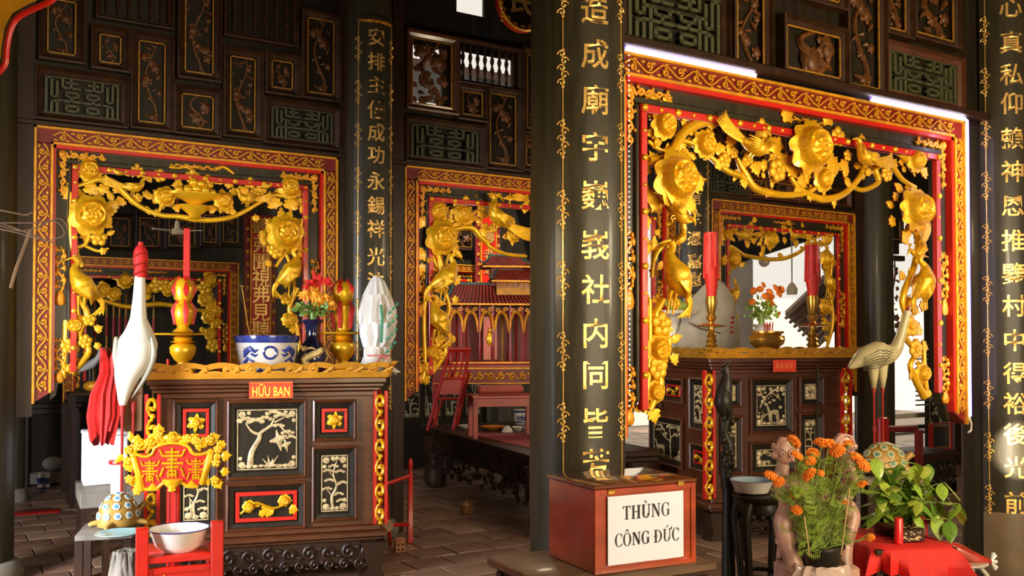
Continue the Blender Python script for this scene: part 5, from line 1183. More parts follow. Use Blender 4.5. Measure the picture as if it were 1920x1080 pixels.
# right crane
TC2 = 5.12; k = TC2/F; q = pt(1646, 832, TC2)
bx = lambda px, py, r, y=0: ((px-1646), y, (832-py), r)
t = crane('grey green crane stretching its neck up, right of the right altar', q, k,
  [bx(1592,690,3),bx(1604,682,10),bx(1622,670,19),bx(1645,664,24),bx(1664,664,20),bx(1680,655,13),bx(1689,635,9.5),bx(1696,612,8),bx(1702,592,6.5),bx(1704,582,5)], None, CRANEG, None, None,
  [(-8, -3, 2.2, 108), (12, 6, 2.2, 108)], mat('crane_leg_red', (.36, .02, .015), .4))
for s, (lx, ly) in enumerate(((-8, -3), (12, 6))):
    m = MB(); m.tube([(lx*k, ly*k, 150*k), (lx*k, ly*k, 125*k), (lx*k, ly*k, 104*k)], [11*k, 8*k, 4*k], 12); part('thigh', m, CRANEG, t, sharp=80)
m = MB(); m.tube([(58*k, 0, 250*k), (56*k, 0, 256*k), (52*k, 0, 244*k)], [4*k, 1.2*k, .5*k], 8); m.tube([(58*k, 0, 248*k), (64*k, 0, 262*k)], [3*k, .8*k], 7); part('red_tipped_beak', m, REDL, t)
m = MB()
for j in range(7): m.tube([((20-j*2)*k, -21*k, (172-j*4)*k), ((-5)*k, -24.5*k, (176-j*5.5)*k), ((-32)*k, -16*k, (160-j*3.6)*k)], .75*k, 4)
for i in range(4):
    for j in range(4): m.tube([((2+i*6+3*math.cos(a))*k, -(24.3-i*.7-abs(j-1.5)*.8)*k, (158+j*6+(i % 2)*3+3*math.sin(a))*k) for a in (3.6, 4.2, 4.7, 5.3, 5.8)], .5*k, 4)
part('feather_lines', m, CRANED, t)
qt = pt(1668, 884, TC2)
turtle('green and yellow turtle under the grey green crane', Vector((q.x+.05, q.y, qt.z-.02)), k, 46, 46, TURTG, False, None, 1, RZ2)
t = thing('statue_stand', 'dark stand under the green and yellow turtle', 'stand', (q.x+.05, q.y, 0), RZ2); m = MB(); m.box(-.20, .16, -.12, .14, qt.z-.06, qt.z-.02, 0, .006); part('top', m, STONE, t)
for x, y in ((-.16, -.08), (.12, -.08), (-.16, .10), (.12, .10)): m = MB(); m.box(x-.03, x+.03, y-.03, y+.03, 0, qt.z-.06); part('leg', m, DARKW, t)

# ------------------------------------------------------------------ emblem on its red post
TE = 4.75; k = TE/F; q = pt(325, 920, TE); t = thing('emblem_placard', 'gilt scroll shaped emblem on red ground with three longevity signs', 'emblem', (q.x, q.y, 0), R(-25)); z0 = q.z
m = MB(); m.box(-11*k, 11*k, -.012, .02, .05, z0+10*k, 0, .004); part('red_post', m, REDB, t); m = MB(); m.box(-.14, .14, -.10, .10, 0, .05, 0, .008); part('foot', m, REDB, t)
m = MB(); m.box(-7*k, -5*k, -.015, -.01, .05, z0); m.box(5*k, 7*k, -.015, -.01, .05, z0); part('post_line', m, REDD, t)
def Q(px, py): return ((px-325)*k, -.015, (920-py)*k+z0)
OUT = [(270,912),(262,880),(258,850),(266,848),(285,852),(292,843),(297,838),(308,836),(325,834),(342,836),(355,840),(362,850),(384,848),(390,850),(380,880),(372,910),(350,908),(325,900),(300,910)]
m = MB(); m.prism([(Q(a, b)[0], Q(a, b)[2]) for a, b in OUT], -.02, .01); part('red_field', m, REDB, t)
m = MB(); P = [Q(a, b) for a, b in [(256,848),(275,855),(288,850),(294,838),(310,832),(325,830),(342,832),(354,838),(362,850),(378,852),(394,846)]]; m.tube([(x, y-.006, z) for x, y, z in smooth(P, 3)], 3.2*k, 8)
P = [Q(a, b) for a, b in [(275,915),(295,916),(308,905),(325,900),(342,904),(355,912),(372,912)]]; m.tube([(x, y-.006, z) for x, y, z in smooth(P, 3)], 3.5*k, 8)
part('gilt_border', m, GOLD, t, sharp=70)
for s in (0, 1):
    m = MB(); a, b = ((252, 846), (272, 920)) if s == 0 else ((396, 842), (378, 910)); p0, p1 = Vector(Q(*a)), Vector(Q(*b)); m.tube([p0, p0.lerp(p1, .04), p0.lerp(p1, .96), p1], [3*k, 6.5*k, 6.5*k, 3*k], 12)
    for z in (.1, .9): w = p0.lerp(p1, z); m.sphere(w, 7.4*k, 10, 6, 0, (1, 1, .4))
    part('scroll_roll', m, GOLD, t, sharp=60)
m = MB(); rr_ = random.Random(8)
crest = [(246,842),(252,828),(262,836),(270,822),(282,828),(290,820),(300,814),(300,828),(352,822),(360,812),(368,826),(380,818),(392,824),(400,834),(408,842),(412,856),(404,868),(410,884),(402,900),(392,910),(244,862),(240,880),(248,896),(252,910),(262,918),(236,850)]
for i, (a, b) in enumerate(crest):
    x, y, z = Q(a, b); m.join(leaf_mb(i % 3), Matrix.Translation((x, y-.002, z)) @ Matrix.Rotation(R(rr_.uniform(0, 360)), 4, 'Y') @ Matrix.Scale(22*k, 4), 0)
    if i % 2 == 0: m.join(blossom_mb(5), Matrix.Translation((x, y-.008, z)) @ Matrix.Scale(9*k, 4), 0)
for s in (-1, 1):
    for a, b, r in ((268, 832, 11), (285, 826, 9), (302, 824, 8)): px = a if s < 0 else 650-a; m.tube([(Q(px, b)[0]+q_[0], -.02, Q(px, b)[2]+q_[2]) for q_ in spiral(0, 0, r*k, 1.3, 0, s, 12)], 3.4*k, 6)
x, y, z = Q(325, 820); m.sphere((x, -.02, z), 14*k, 12, 8, 0, (1.4, .5, .55)); m.join(peony_mb(8), Matrix.Translation((x, -.02, z)) @ Matrix.Scale(11*k, 4), 0)
part('gilt_crest', m, GOLD, t, sharp=60)
m = MB(); x, y, z = Q(325, 908); m.lathe([(3*k, -14*k), (9*k, -10*k), (6*k, -6*k), (16*k, 2*k), (20*k, 10*k), (14*k, 12*k), (0, 8*k)], 16, 0, (x, -.025, z), 1, .5)
for px, py in ((290, 912), (360, 908)): x, y, z = Q(px, py); m.add([(x-12*k, -.022, z-4*k), (x+12*k, -.022, z-4*k), (x, -.022, z+9*k), (x-12*k, -.03, z-5*k), (x+12*k, -.03, z-5*k), (x, -.028, z+6*k)], [(3, 4, 5), (0, 2, 1), (0, 1, 4, 3), (1, 2, 5, 4), (2, 0, 3, 5)])
part('gilt_vase', m, GOLD, t, sharp=60)
def shou(px, py, s, lab):     # longevity sign from bars
    m = MB(); x, y, z = Q(px, py); w = s*k*.036
    def B(x0, z0_, x1, z1_): m.tube([(x+x0*s*k, -.024, z+z0_*s*k), (x+x1*s*k, -.024, z+z1_*s*k)], w, 4)
    B(0, .5, 0, -.45); B(-.22, .36, .22, .36); B(-.30, .24, .30, .24); B(-.16, .12, .16, .12); B(-.34, .0, .34, 0); B(-.2, -.12, .2, -.12); B(-.26, -.12, -.38, -.42); B(.26, -.12, .38, -.42); B(-.12, -.24, .12, -.24); B(-.12, -.24, -.12, -.45); B(.12, -.24, .12, -.45); B(-.12, -.36, .12, -.36)
    B(-.30, .24, -.40, .46); B(.30, .24, .40, .46); part('longevity_sign', m, GOLD, t)
shou(325, 868, 58, ''); shou(285, 882, 43, ''); shou(368, 880, 43, '')

# red stand with enamel basin
TB = 4.3; k = TB/F; a = pt(266, 1070, TB); b = pt(406, 1070, TB+.12)
t = thing('red_stand', 'bright red painted stand with two posts, in front of the left altar', 'stand', (a.x, a.y, 0)); dv = (b-a); wz = math.atan2(dv.y, dv.x); t.rotation_euler = (0, 0, wz); W_ = dv.length
zp = pt(266, 990, TB).z
for x, zz in ((0, zp), (W_, zp+.01)):
    for y in (0, .30): m = MB(); m.box(x-.028, x+.028, y-.028, y+.028, 0, zz-(.0 if y == 0 else .16), 0, .004); part('post', m, REDB, t)
zr_ = pt(330, 1046, TB).z
m = MB(); m.box(.028, W_-.028, -.02, .32, zr_-.03, zr_, 0, .003); part('top_board', m, REDB, t)
m = MB(); m.box(.028, W_-.028, -.015, .005, zr_-.26, zr_-.05, 0, .003); m.box(.05, W_-.05, -.022, -.012, zr_-.075, zr_-.062); part('front_panel', m, REDB, t)
m = MB()
for q_ in range(5): m.join(leaf_mb(q_ % 3), Matrix.Translation((W_*.5+(q_-2)*.035, -.016, zr_-.13)) @ Matrix.Rotation(R(q_*70), 4, 'Y') @ Matrix.Scale(.05, 4), 0)
part('gilt_flower', m, GOLDP, t)
t = thing('basin', 'white enamel basin with dark rim lying on the bright red stand', 'basin', (a+dv*.5+Vector((-math.sin(wz), math.cos(wz), 0))*.10)*Vector((1, 1, 0))+Vector((0, 0, zr_+.001)))
m = MB(); m.lathe([(.0, 0), (.075, 0), (.11, .03), (.132, .095), (.140, .105), (.134, .106), (.105, .035), (.07, .008), (0, .008)], 40); part('bowl', m, ENAMEL, t)
m = MB(); m.lathe([(.136, .101), (.142, .104), (.142, .108), (.136, .108)], 40, caps=False); part('dark_rim', m, BLUE, t)

# red rack at the right of the left altar
TR = 6.0; t = thing('red_rack', 'red wooden rack of square posts with knobs, right of the left altar', 'rack', (0, 0, 0))
def post(px, py0, py1, T, w, name='post'):
    b_ = on_z(px, py1, 0); d = (b_-Vector((0, 0, EYE))).length; tt = project(b_)[2]; top = pt(px, py0, tt).z; m = MB(); m.box(-w*.8, w*.8, -w*.8, w*.8, 0, top*.82, 0, .004); m.v = [(x*(1-.25*z/top), y*(1-.25*z/top), z) for x, y, z in m.v]
    m.lathe([(w*.75, top*.82), (w*.4, top*.86), (w*.7, top*.9), (w*.8, top*.95), (w*.4, top)], 10); part(name, m, REDB, t, (b_.x, b_.y, 0), (0, 0, RZ1)); return b_, top
b1, h1 = post(712, 865, 1032, TR, .028); b2, h2 = post(769, 860, 1018, TR, .026); b3, h3 = post(704, 862, 975, TR, .02); 
m = MB(); m.tube([b1+Vector((0, 0, h1*.72)), (b1+b2)/2+Vector((0, 0, h1*.75)), b2+Vector((0, 0, h2*.80))], .014, 6); part('rail', m, REDB, t)
m = MB(); m.tube([b1+Vector((0, 0, h1*.28)), b2+Vector((0, 0, h2*.22))], .015, 6); part('lower_rail', m, REDB, t)
m = MB(); m.tube([b1+Vector((0, 0, h1*.75)), b3+Vector((0, 0, h3*.75))], .014, 6); part('side_rail', m, REDB, t)
m = MB(); q = pt(727, 985, project(b1)[2]-.06); m.cyl((-.02, 0, 0), (.02, .02, 0), .045, n=16); o = part('wooden_mallet_head', m, mat('pale_wood', (.42, .27, .15), .6), t, (q.x, q.y, q.z), (0, 0, R(60)), sharp=30)
m = MB(); m.tube([(q.x, q.y, q.z), (q.x-.02, q.y+.02, q.z+.42)], .008, 6); part('mallet_handle', m, REDB, t)
a_ = pt(711, 728, 6.25); b_ = on_z(732, 1024, 0); t = thing('red_pole', 'long thin red pole leaning behind the red rack by the left altar', 'pole', b_); m = MB(); m.tube([(0, 0, 0), a_-b_], .012, 8); part('pole', m, REDB, t)
# hollow brick
q = on_z(751, 1036, 0); kk = project(q)[2]/F; t = thing('hollow_brick', 'orange hollow brick with four round holes lying on the floor by the red rack', 'brick', q, R(-20))
m = MB(); w = 9*kk; h = 20*kk; bmz = bmesh.new(); bmesh.ops.create_grid(bmz, x_segments=4, y_segments=4, size=1); bmz.free()
m.box(-w, w, 0, .16, 0, h, 0, .002); part('body', m, mat('orange_clay', (.62, .26, .12), .7), t)
m = MB()
for x in (-.45, .45):
    for z in (.27, .73): m.cyl((x*w, -.0008, z*h), (x*w, .001, z*h), .27*w, n=12)
part('holes', m, BLACKP, t)
q = on_z(875, 963, 0); t = thing('brass_jar', 'small brass jar standing alone on the tile floor', 'jar', q); m = MB(); m.lathe([(.045, 0), (.05, .01), (.048, .07), (.052, .075), (.05, .085), (.02, .10), (.012, .115), (0, .12)], 20); part('jar', m, mat('worn_brass', (.40, .20, .07), .5, .4, .5, 20), t)
# ------------------------------------------------------------------ left edge and background
# foam box, carton, cloth, bucket
TF = 6.3; k = TF/F; q = pt(196, 905, TF)
t = thing('low_bench', 'long grey bench under the white foam box at the left', 'bench', (q.x, q.y, 0), R(-4)); m = MB(); m.box(-.17, .24, -.42, .22, q.z-.10, q.z-.001, 0, .006); part('seat', m, STONE, t)
for x, y in ((-.13, -.38), (.20, -.38), (-.13, .18), (.20, .18)): m = MB(); m.box(x-.03, x+.03, y-.03, y+.03, 0, q.z-.1); part('leg', m, DARKW, t)
t = thing('foam_box', 'white foam box standing on the grey bench at the left', 'box', (q.x, q.y, q.z), R(-4)); w = 38*k; h = 90*k
m = MB(); m.box(-w, w, -.12, .15, 0, h, 0, .008); part('body', m, FOAM, t); m = MB(); m.box(-w-.005, w+.005, -.125, .155, h, h+.03, 0, .008); part('lid', m, FOAM, t)
zf = q.z+h+.031; q2 = pt(250, 800, TF-.05); t = thing('carton', 'brown cardboard carton standing on the white foam box beside the crane', 'carton', (q2.x, q2.y, zf), R(-12)); m = MB(); m.box(-.055, .055, -.04, .08, 0, 90*k, 0, .003); part('carton_body', m, CARD, t); m = MB(); m.box(-.056, .056, -.041, .081, 68*k, 72*k); m.box(-.02, .02, -.0415, -.04, 15*k, 50*k); part('print', m, mat('brown_print', (.28, .12, .05), .8), t)
m = MB(); rr_ = random.Random(6); P = [pt(205, 665, 6.0), pt(205, 700, 6.0), pt(196, 740, 6.02), pt(195, 780, 6.02), pt(192, 822, 6.0)]; W_ = [13, 15, 21, 24, 17]; N = 40; vs = []
for i, c in enumerate(P):
    for j in range(N): a = 2*math.pi*j/N; rr = W_[i]*6/F*(1+.30*math.sin(j*2.2+i*.4)); vs.append(Vector((rr*math.cos(a)*1.0, rr*.45*math.sin(a), (.05*math.sin(j*.8) if i in (0, 4) else 0)))+c)
m.add(vs, [(i*N+j, i*N+(j+1) % N, (i+1)*N+(j+1) % N, (i+1)*N+j) for i in range(4) for j in range(N)]+[tuple(range(N))[::-1], tuple(range(4*N, 5*N))])
tag(part('red_cloth', m, CLOTHR, None, sharp=70), 'bright red cloth hanging in folds beside the white crane', 'cloth')
q = pt(222, 930, 5.75); t = thing('bucket', 'white plastic bucket with a red rim behind the crane leg', 'bucket', (q.x, q.y, q.z-.1)); kk = 5.75/F; m = MB(); m.lathe([(12*kk, 0), (16*kk, 62*kk+.1), (14*kk, 62*kk+.1), (10*kk, .02)], 24); part('bucket_body', m, ENAMEL, t); m = MB(); m.lathe([(16*kk, 60*kk+.1), (17.5*kk, 62*kk+.1), (17*kk, 67*kk+.1), (14*kk, 67*kk+.1)], 24); part('red_rim', m, REDB, t)
t = thing('plastic_stool', 'low stool under the white bucket', 'stool', (q.x, q.y, 0)); m = MB(); m.box(-.09, .09, -.08, .08, q.z-.12, q.z-.1, 0, .004); part('seat', m, DARKW, t)
for x, y in ((-.07, -.06), (.07, -.06), (-.07, .06), (.07, .06)): m = MB(); m.box(x-.012, x+.012, y-.012, y+.012, 0, q.z-.12); part('leg', m, DARKW, t)
# dark little altar in the rear left
q = on_z(95, 912, 0); tt = project(q)[2]; k = tt/F; t = thing('rear_altar', 'dark carved side altar at the back left with relief between its legs', 'altar', q, R(-6)); h = pt(95, 757, tt).z
m = MB(); m.box(-48*k, 52*k, 0, .4, h-.05, h, 0, .006); m.box(-44*k, 48*k, .01, .39, h-.11, h-.05, 0, .004); part('top', m, DARKW, t)
for x in (-44, 44): m = MB(); m.box((x-6)*k, (x+6)*k, 0, .06, 0, h-.1, 0, .004); part('leg', m, DARKW, t)
m = MB(); m.box(-38*k, 38*k, .05, .3, .02, .14, 0, .01); part('shelf', m, STONE, t)
m = MB(); m.box(-38*k, 38*k, .34, .38, .02, h-.1); part('back_board', m, BLACKW, t)
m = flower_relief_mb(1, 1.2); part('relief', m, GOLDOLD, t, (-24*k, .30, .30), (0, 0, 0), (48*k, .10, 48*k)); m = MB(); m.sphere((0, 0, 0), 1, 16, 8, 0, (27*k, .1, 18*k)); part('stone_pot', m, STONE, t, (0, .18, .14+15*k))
for px, wd, lab in ((76, 8, 'blue and white vase, left of the pair on the rear left floor'), (88, 7, 'slim blue and white vase, right of the pair on the rear left floor')):
    q = on_z(px, 918, 0); kk = project(q)[2]/F; t = thing('porcelain_vase', lab, 'vase', q); m = MB(); m.lathe([(wd*.6*kk, 0), (wd*.7*kk, 4*kk), (wd*.5*kk, 12*kk), (wd*.8*kk, 22*kk), (wd*.5*kk, 28*kk), (wd*.8*kk, 33*kk)], 16); part('vase_body', m, PORC, t)
    m = MB(); m.lathe([(wd*.55*kk, 11*kk), (wd*.85*kk, 19*kk), (wd*.83*kk, 23*kk)], 16, caps=False); m.lathe([(wd*.66*kk, 1*kk), (wd*.74*kk, 5*kk)], 16, caps=False); part('blue_band', m, BLUE, t)
q = on_z(60, 962, 0); t = tag(part('floor_mat', MB().box(-.35, .22, -.10, .10, 0, .012, 0, .004), REDL, None, (q.x, q.y, .0), (0, 0, R(-5))), 'small dark red mat on the tiles at the left edge', 'mat')
# second little crane in the dark
q = on_z(172, 905, 0); t0 = 8.6; k = t0/F; b = pt(172, 728, t0)
t = thing('crane_statue', 'small grey white crane on a golden base in the dark behind the leftmost screen', 'crane statue', b, R(-31.6)); f = lambda x, y: ((x-172)*k, 0, (728-y)*k)
m = MB(); S = smooth([Vector(f(*p)) for p in ((140,698),(158,690),(172,682),(182,672),(186,660),(184,656))], 4); m.tube(S, lerp_list([2*k, 6*k, 8*k, 5*k, 3*k, 2.5*k], len(S)), 10); m.tube([f(184, 656), f(196, 652)], [2*k, .5*k], 6); part('body', m, mat('grey_white_paint', (.50, .50, .48), .4), t, sharp=80)
for x in (168, 174): m = MB(); m.cyl(f(x, 688), f(x, 716), 1.1*k, n=6); part('leg', m, STONE, t)
m = MB(); m.sphere((0, 0, 4*k), 1, 16, 8, 0, (16*k, 12*k, 10*k)); part('gold_base', m, GOLDP, t)
t = thing('side_table', 'dark side table under the small grey white crane', 'table', (b.x, b.y, 0)); m = MB(); m.box(-.2, .3, -.15, .15, b.z-.06, b.z-.03, 0, .004); part('top', m, DARKW, t)
for x, y in ((-.17, -.12), (.27, -.12), (-.17, .12), (.27, .12)): m = MB(); m.box(x-.02, x+.02, y-.02, y+.02, 0, b.z-.06); part('leg', m, DARKW, t)
# ceiling fan
q = pt(332, 432, 8.2); k = 8.2/F; t = thing('ceiling_fan', 'white three bladed ceiling fan hanging behind the left screen', 'fan', q); m = MB(); m.lathe(L_([(10,-8),(12,-4),(9,2),(5,4),(4,14),(3,18)], k), 16); part('motor', m, WHITE, t)
for a in (195, 75, -40):
    m = MB(); m.add([(4*k, -4*k, 0), (46*k, -6*k, 1*k), (48*k, 5*k, 2*k), (4*k, 4*k, 1*k)]+[(4*k, -4*k, 1.5*k), (46*k, -6*k, 2.5*k), (48*k, 5*k, 3.5*k), (4*k, 4*k, 2.5*k)], [(0, 3, 2, 1), (4, 5, 6, 7), (0, 1, 5, 4), (1, 2, 6, 5), (2, 3, 7, 6), (3, 0, 4, 7)]); part('blade', m, WHITE, t, (0, 0, -3*k), (0, 0, R(a)))
m = MB(); m.cyl((0, 0, 15*k), (0, 0, 4.7-q.z), .008, n=6); part('red_rod', m, REDL, t)
# dry twigs at the left
t = thing('dry_twigs', 'bundle of thin dry twigs and wire sticking in from the left edge', 'twigs', pt(-30, 400, 3.6)); base = pt(-30, 400, 3.6)
for i, P in enumerate(([(-30,388),(20,398),(48,403),(60,398)], [(-30,420),(10,418),(60,418),(105,416),(120,440),(95,450)], [(-30,408),(20,425),(60,440),(104,457)], [(-30,412),(30,432),(64,428),(110,410),(128,430)], [(57,430),(45,465),(30,505),(20,540)], [(-30,424),(30,436),(70,448),(90,452)])):
    m = MB(); S = smooth([pt(a, b_, 3.6+.03*i)-base for a, b_ in P], 5); r = (.0032, .0025, .003, .0025, .0065, .003)[i]; m.tube(S, r, 5); part('twig', m, mat('dry_twig', (.30, .18, .10), .6, 0, .4, 10), t)
# gilt valance corner at the top left
t = thing('canopy_corner', 'gilt cloth canopy corner with red lobed edge hanging at the top left', 'canopy', pt(0, 0, 2.6)); b = pt(0, 0, 2.6)
OUTL = [(-60,-60),(130,-60),(104,-6),(92,4),(60,18),(32,34),(18,60),(12,95),(10,118),(-2,135),(-20,150),(-60,160)]
k = 2.6/F
def vp(px, py, off=0.0): w = pt(px, py, 2.6+off)-b; return w
vs = [vp(a, c) for a, c in OUTL]; inn = [(a-9 if a > -50 else a, c-9 if c > -50 else c) for a, c in OUTL]
m = MB(); n = len(vs); m.add([vp(a, c, -.004) for a, c in inn]+[vp(a, c, .012) for a, c in inn], [tuple(range(n)), tuple(range(2*n-1, n-1, -1))]+[(i, (i+1) % n, n+(i+1) % n, n+i) for i in range(n)]); part('gilt_field', m, GOLDP, t)
m = MB(); S = smooth(vs[2:-1], 4); m.tube(S, 5.5*k, 8); part('red_edge', m, REDB, t, sharp=60)
# round lacquer sign at top centre
q = pt(978, 8, 6.0); t = thing('round_sign', 'round red and gilt lacquer sign with a large gilt character at the top centre', 'sign', q, 0); k = 6.0/F
m = MB(); m.cyl((0, .03, 0), (0, 0, 0), 52*k, n=40); part('red_disc', m, REDL, t); m = MB(); m.cyl((0, .01, 0), (0, -.012, 0), 40*k, n=36); part('dark_disc', m, BLACKW, t)
m = MB(); m.tube([(49*k*math.cos(a*math.pi/20), -.01, 49*k*math.sin(a*math.pi/20)) for a in range(41)], 3.2*k, 6)
for i in range(16): a = i*math.pi/8; m.tube([(45*k*math.cos(a)+q_[0], -.012, 45*k*math.sin(a)+q_[2]) for q_ in spiral(0, 0, 6*k, 1.1, a, 1, 8)], 1.4*k, 5)
for s in (-1, 1):
    for z in range(-5, 6): m.sphere((s*(46*k), -.02, z*8*k), 3*k, 6, 4)
part('gilt_border', m, GOLDP, t, sharp=60); part('letter', text_mb('民', 60*k, .02, .015), GOLDCH, t, (0, -.02, 6*k), sharp=30)
m = MB(); m.cyl((0, .02, 50*k), (0, .02, 4.6-q.z), .006, n=6); part('hanging_rod', m, BLACKW, t)

# ------------------------------------------------------------------ middle bay : platform, shrine, chair, dishes
ZP = .63
c1 = on_z(1006, 856, ZP); c2 = on_z(788, 796, ZP)
ax = math.atan2(c2.y-c1.y, c2.x-c1.x); PL = (c2-c1).length; PWD = 1.1
t = thing('carved_platform', 'long low dark wooden platform bed with deeply carved apron in the middle bay', 'platform', (c1.x, c1.y, 0), ax)   # local x along the visible side, y to the left side
m = MB(); m.box(0, PL, -PWD, 0, ZP-.05, ZP, 0, .008); m.box(.02, PL-.02, -PWD+.02, -.02, ZP-.09, ZP-.05, 0, .006); part('top', m, DARKW, t)
rp = random.Random(9)
m = MB(); m.box(.05, PL-.05, -.06, -.045, ZP-.25, ZP-.09)
for i in range(170):
    x = rp.uniform(.05, PL-.05); z = ZP-.12-rp.uniform(0, .30); r = rp.uniform(.02, .045); m.tube([(x+q_[0], -.04-rp.uniform(0, .01), z+q_[2]) for q_ in spiral(0, 0, r, 1.1, rp.uniform(0, 6), rp.choice((-1, 1)), 8)], .009, 5)
    m.sphere((x+rp.uniform(-.04, .04), -.035, z), .014, 6, 4)
part('carved_apron', m, DARKW, t, kind='stuff', sharp=60)
m = MB()
for i in range(80):
    y = -rp.uniform(.05, PWD-.05); z = ZP-.12-rp.uniform(0, .24); m.tube([(-.0, y+q_[0], z+q_[2]) for q_ in spiral(0, 0, .04, 1.1, rp.uniform(0, 6), 1, 8)], .009, 5)
part('end_apron', m, DARKW, t, kind='stuff', sharp=60)
for x in (.12, PL-.16):
    for y in (-.12, -PWD+.12): m = MB(); m.lathe([(.06, 0), (.11, .02), (.13, .10), (.09, .28), (.13, .42), (.16, ZP-.09)], 14); part('leg', m, DARKW, t, (x, y, 0))
m = MB(); m.add([on_z(*p, ZP+.004)-Vector((c1.x, c1.y, 0)) for p in ((870,812),(1010,812),(1040,850),(985,838))], [(0, 1, 2, 3)]); m.v = [tuple(Matrix.Rotation(-ax, 3, 'Z') @ Vector(v)) for v in m.v]; part('red_mat', m, mat('faded_red_mat', (.30, .03, .035), .8, 0, .2, 6), t)
# dishes
def dish(label, px, py, rpx, h, mt, name='dish', cat='dish', prof=None, rim=None):
    q = on_z(px, py, ZP); kk = project(q)[2]/F; t = thing(name, label, cat, q); m = MB(); m.lathe(L_(prof or [(rpx*.55, 0), (rpx*.7, h*.3), (rpx, h), (rpx*.96, h), (rpx*.6, h*.4), (0, h*.3)], kk), 24); part('body', m, mt, t)
    if rim: m = MB(); m.lathe(L_([(rpx*.98, h*.8), (rpx*1.03, h), (rpx*.95, h*1.05)], kk), 24, caps=False); part('rim', m, rim, t)
    return t, kk
dish('shallow pale plate at the left end of the dishes on the platform', 876, 803, 18, 6, ENAMEL)
dish('orange plate on the platform right of the pale plate', 926, 806, 25, 7, mat('orange_glaze', (.75, .24, .03), .3, coat=.3))
t, kk = dish('blue and white lidded pot on the carved platform', 978, 795, 15, 26, PORC, 'tea_pot', 'pot', [(12, 0), (15, 4), (15, 24), (16, 27), (13, 28), (0, 28)])
m = MB()
for q_ in range(5): m.tube([((15.3*math.cos(-1.2-q_*.35+p[0]*.2))*kk, 15.3*math.sin(-1.2-q_*.35+p[0]*.2)*kk, (12+p[2]*7)*kk) for p in spiral(0, 0, 1, 1.1, q_, 1, 8)], 1.1*kk, 4)
m.lathe(L_([(15.3, 3), (15.4, 5)], kk), 20, caps=False); m.lathe(L_([(15.3, 22), (16.4, 26)], kk), 20, caps=False); part('blue_pattern', m, BLUE, t)
dish('small white cup turned over on the red mat of the platform', 951, 810, 11, 9, ENAMEL, 'tea_cup', 'cup', [(11, 0), (8, 7), (5, 9), (4, 12), (0, 12)])
dish('small white bowl beside the overturned cup on the platform', 970, 808, 11, 8, ENAMEL, 'tea_cup', 'cup')
dish('small cream cup at the right end of the dishes on the platform', 988, 812, 7, 11, PORC, 'tea_cup', 'cup')
# dark red folding chair / reclining rest on the platform
q = on_z(838, 806, ZP); k = project(q)[2]/F; t = thing('red_easel_chair', 'dark red slatted reclining rest leaning beside the model shrine', 'chair', q, R(-20))
def bar(n, a, b, r=2.6, mt=REDL): m = MB(); m.tube([(a[0]*k, a[2]*k, a[1]*k), (b[0]*k, b[2]*k, b[1]*k)], r*k, 6); part(n, m, mt, t)
bar('frame_rail', (-38, 0, -10), (8, 150, 20), 3.4); bar('frame_rail', (10, 0, -10), (46, 150, 20), 3.4); bar('leg', (-20, 0, 60), (14, 110, 14)); bar('leg', (28, 0, 60), (44, 110, 14))
bar('top_rail', (6, 150, 20), (48, 150, 20), 5); bar('cross_rail', (-8, 96, 8), (34, 96, 8)); bar('cross_rail', (-20, 58, 2), (24, 58, 2))
for s in (.25, .5, .75): bar('slat', (-8+42*s, 96, 8), (7+40*s, 150, 20), 2)
m = MB(); m.add([(-17*k, 3*k, 66*k), (25*k, 3*k, 66*k), (33*k, 9*k, 94*k), (-9*k, 9*k, 94*k)]+[(-17*k, 5*k, 66*k), (25*k, 5*k, 66*k), (33*k, 11*k, 94*k), (-9*k, 11*k, 94*k)], [(0, 1, 2, 3), (7, 6, 5, 4), (0, 4, 5, 1), (1, 5, 6, 2), (2, 6, 7, 3), (3, 7, 4, 0)]); part('back_panel', m, REDL, t)
# red tables behind
def red_table(label, px0, px1, py, T, zb, depth=.35, mt=REDL, brim=True):
    a = pt(px0, py, T); b = pt(px1, py, T+.12); t = thing('red_table', label, 'table', (a.x, a.y, zb), math.atan2(b.y-a.y, b.x-a.x)); W = (b-a).length; h = a.z-zb
    m = MB(); m.box(0, W, 0, depth, h-.03, h, 0, .005); part('top', m, mt, t)
    if brim: m = MB(); m.box(.02, W-.02, .01, .02, h-.1, h-.03); part('apron', m, mt, t)
    for x in (.03, W-.03):
        for y in (.03, depth-.03): m = MB(); m.box(x-.02, x+.02, y-.02, y+.02, 0, h-.03); part('leg', m, mt, t)
    return t, W, h
red_table('low red table with a cushion, right of the slatted rest on the platform', 886, 1010, 742, 8.3, ZP)
q = pt(938, 738, 8.4); t = thing('cushion', 'faded red bolster lying on the low red table', 'cushion', q, R(-10)); m = MB(); m.tube([(-.22, 0, .04), (-.20, 0, .04), (.20, 0, .04), (.22, 0, .04)], [.02, .04, .04, .02], 12); part('bolster', m, mat('faded_pink_red', (.38, .08, .06), .7), t)
t, W_, h_ = red_table('carved red and gold table carrying the model shrine', 812, 1020, 684, 9.7, ZP, .9)
m = MB(); scroll_row(m, .1, W_-.05, h_-.12, .10, 0, -.01); m.box(.02, W_-.02, -.004, .01, h_-.045, h_-.03); m.box(.0, W_, -.002, .012, h_-.20, h_-.19); part('gilt_scrolls', m, GOLDP, t); m = MB(); m.box(.02, W_-.02, .0, .02, h_-.20, h_-.03); part('red_front', m, REDD, t)
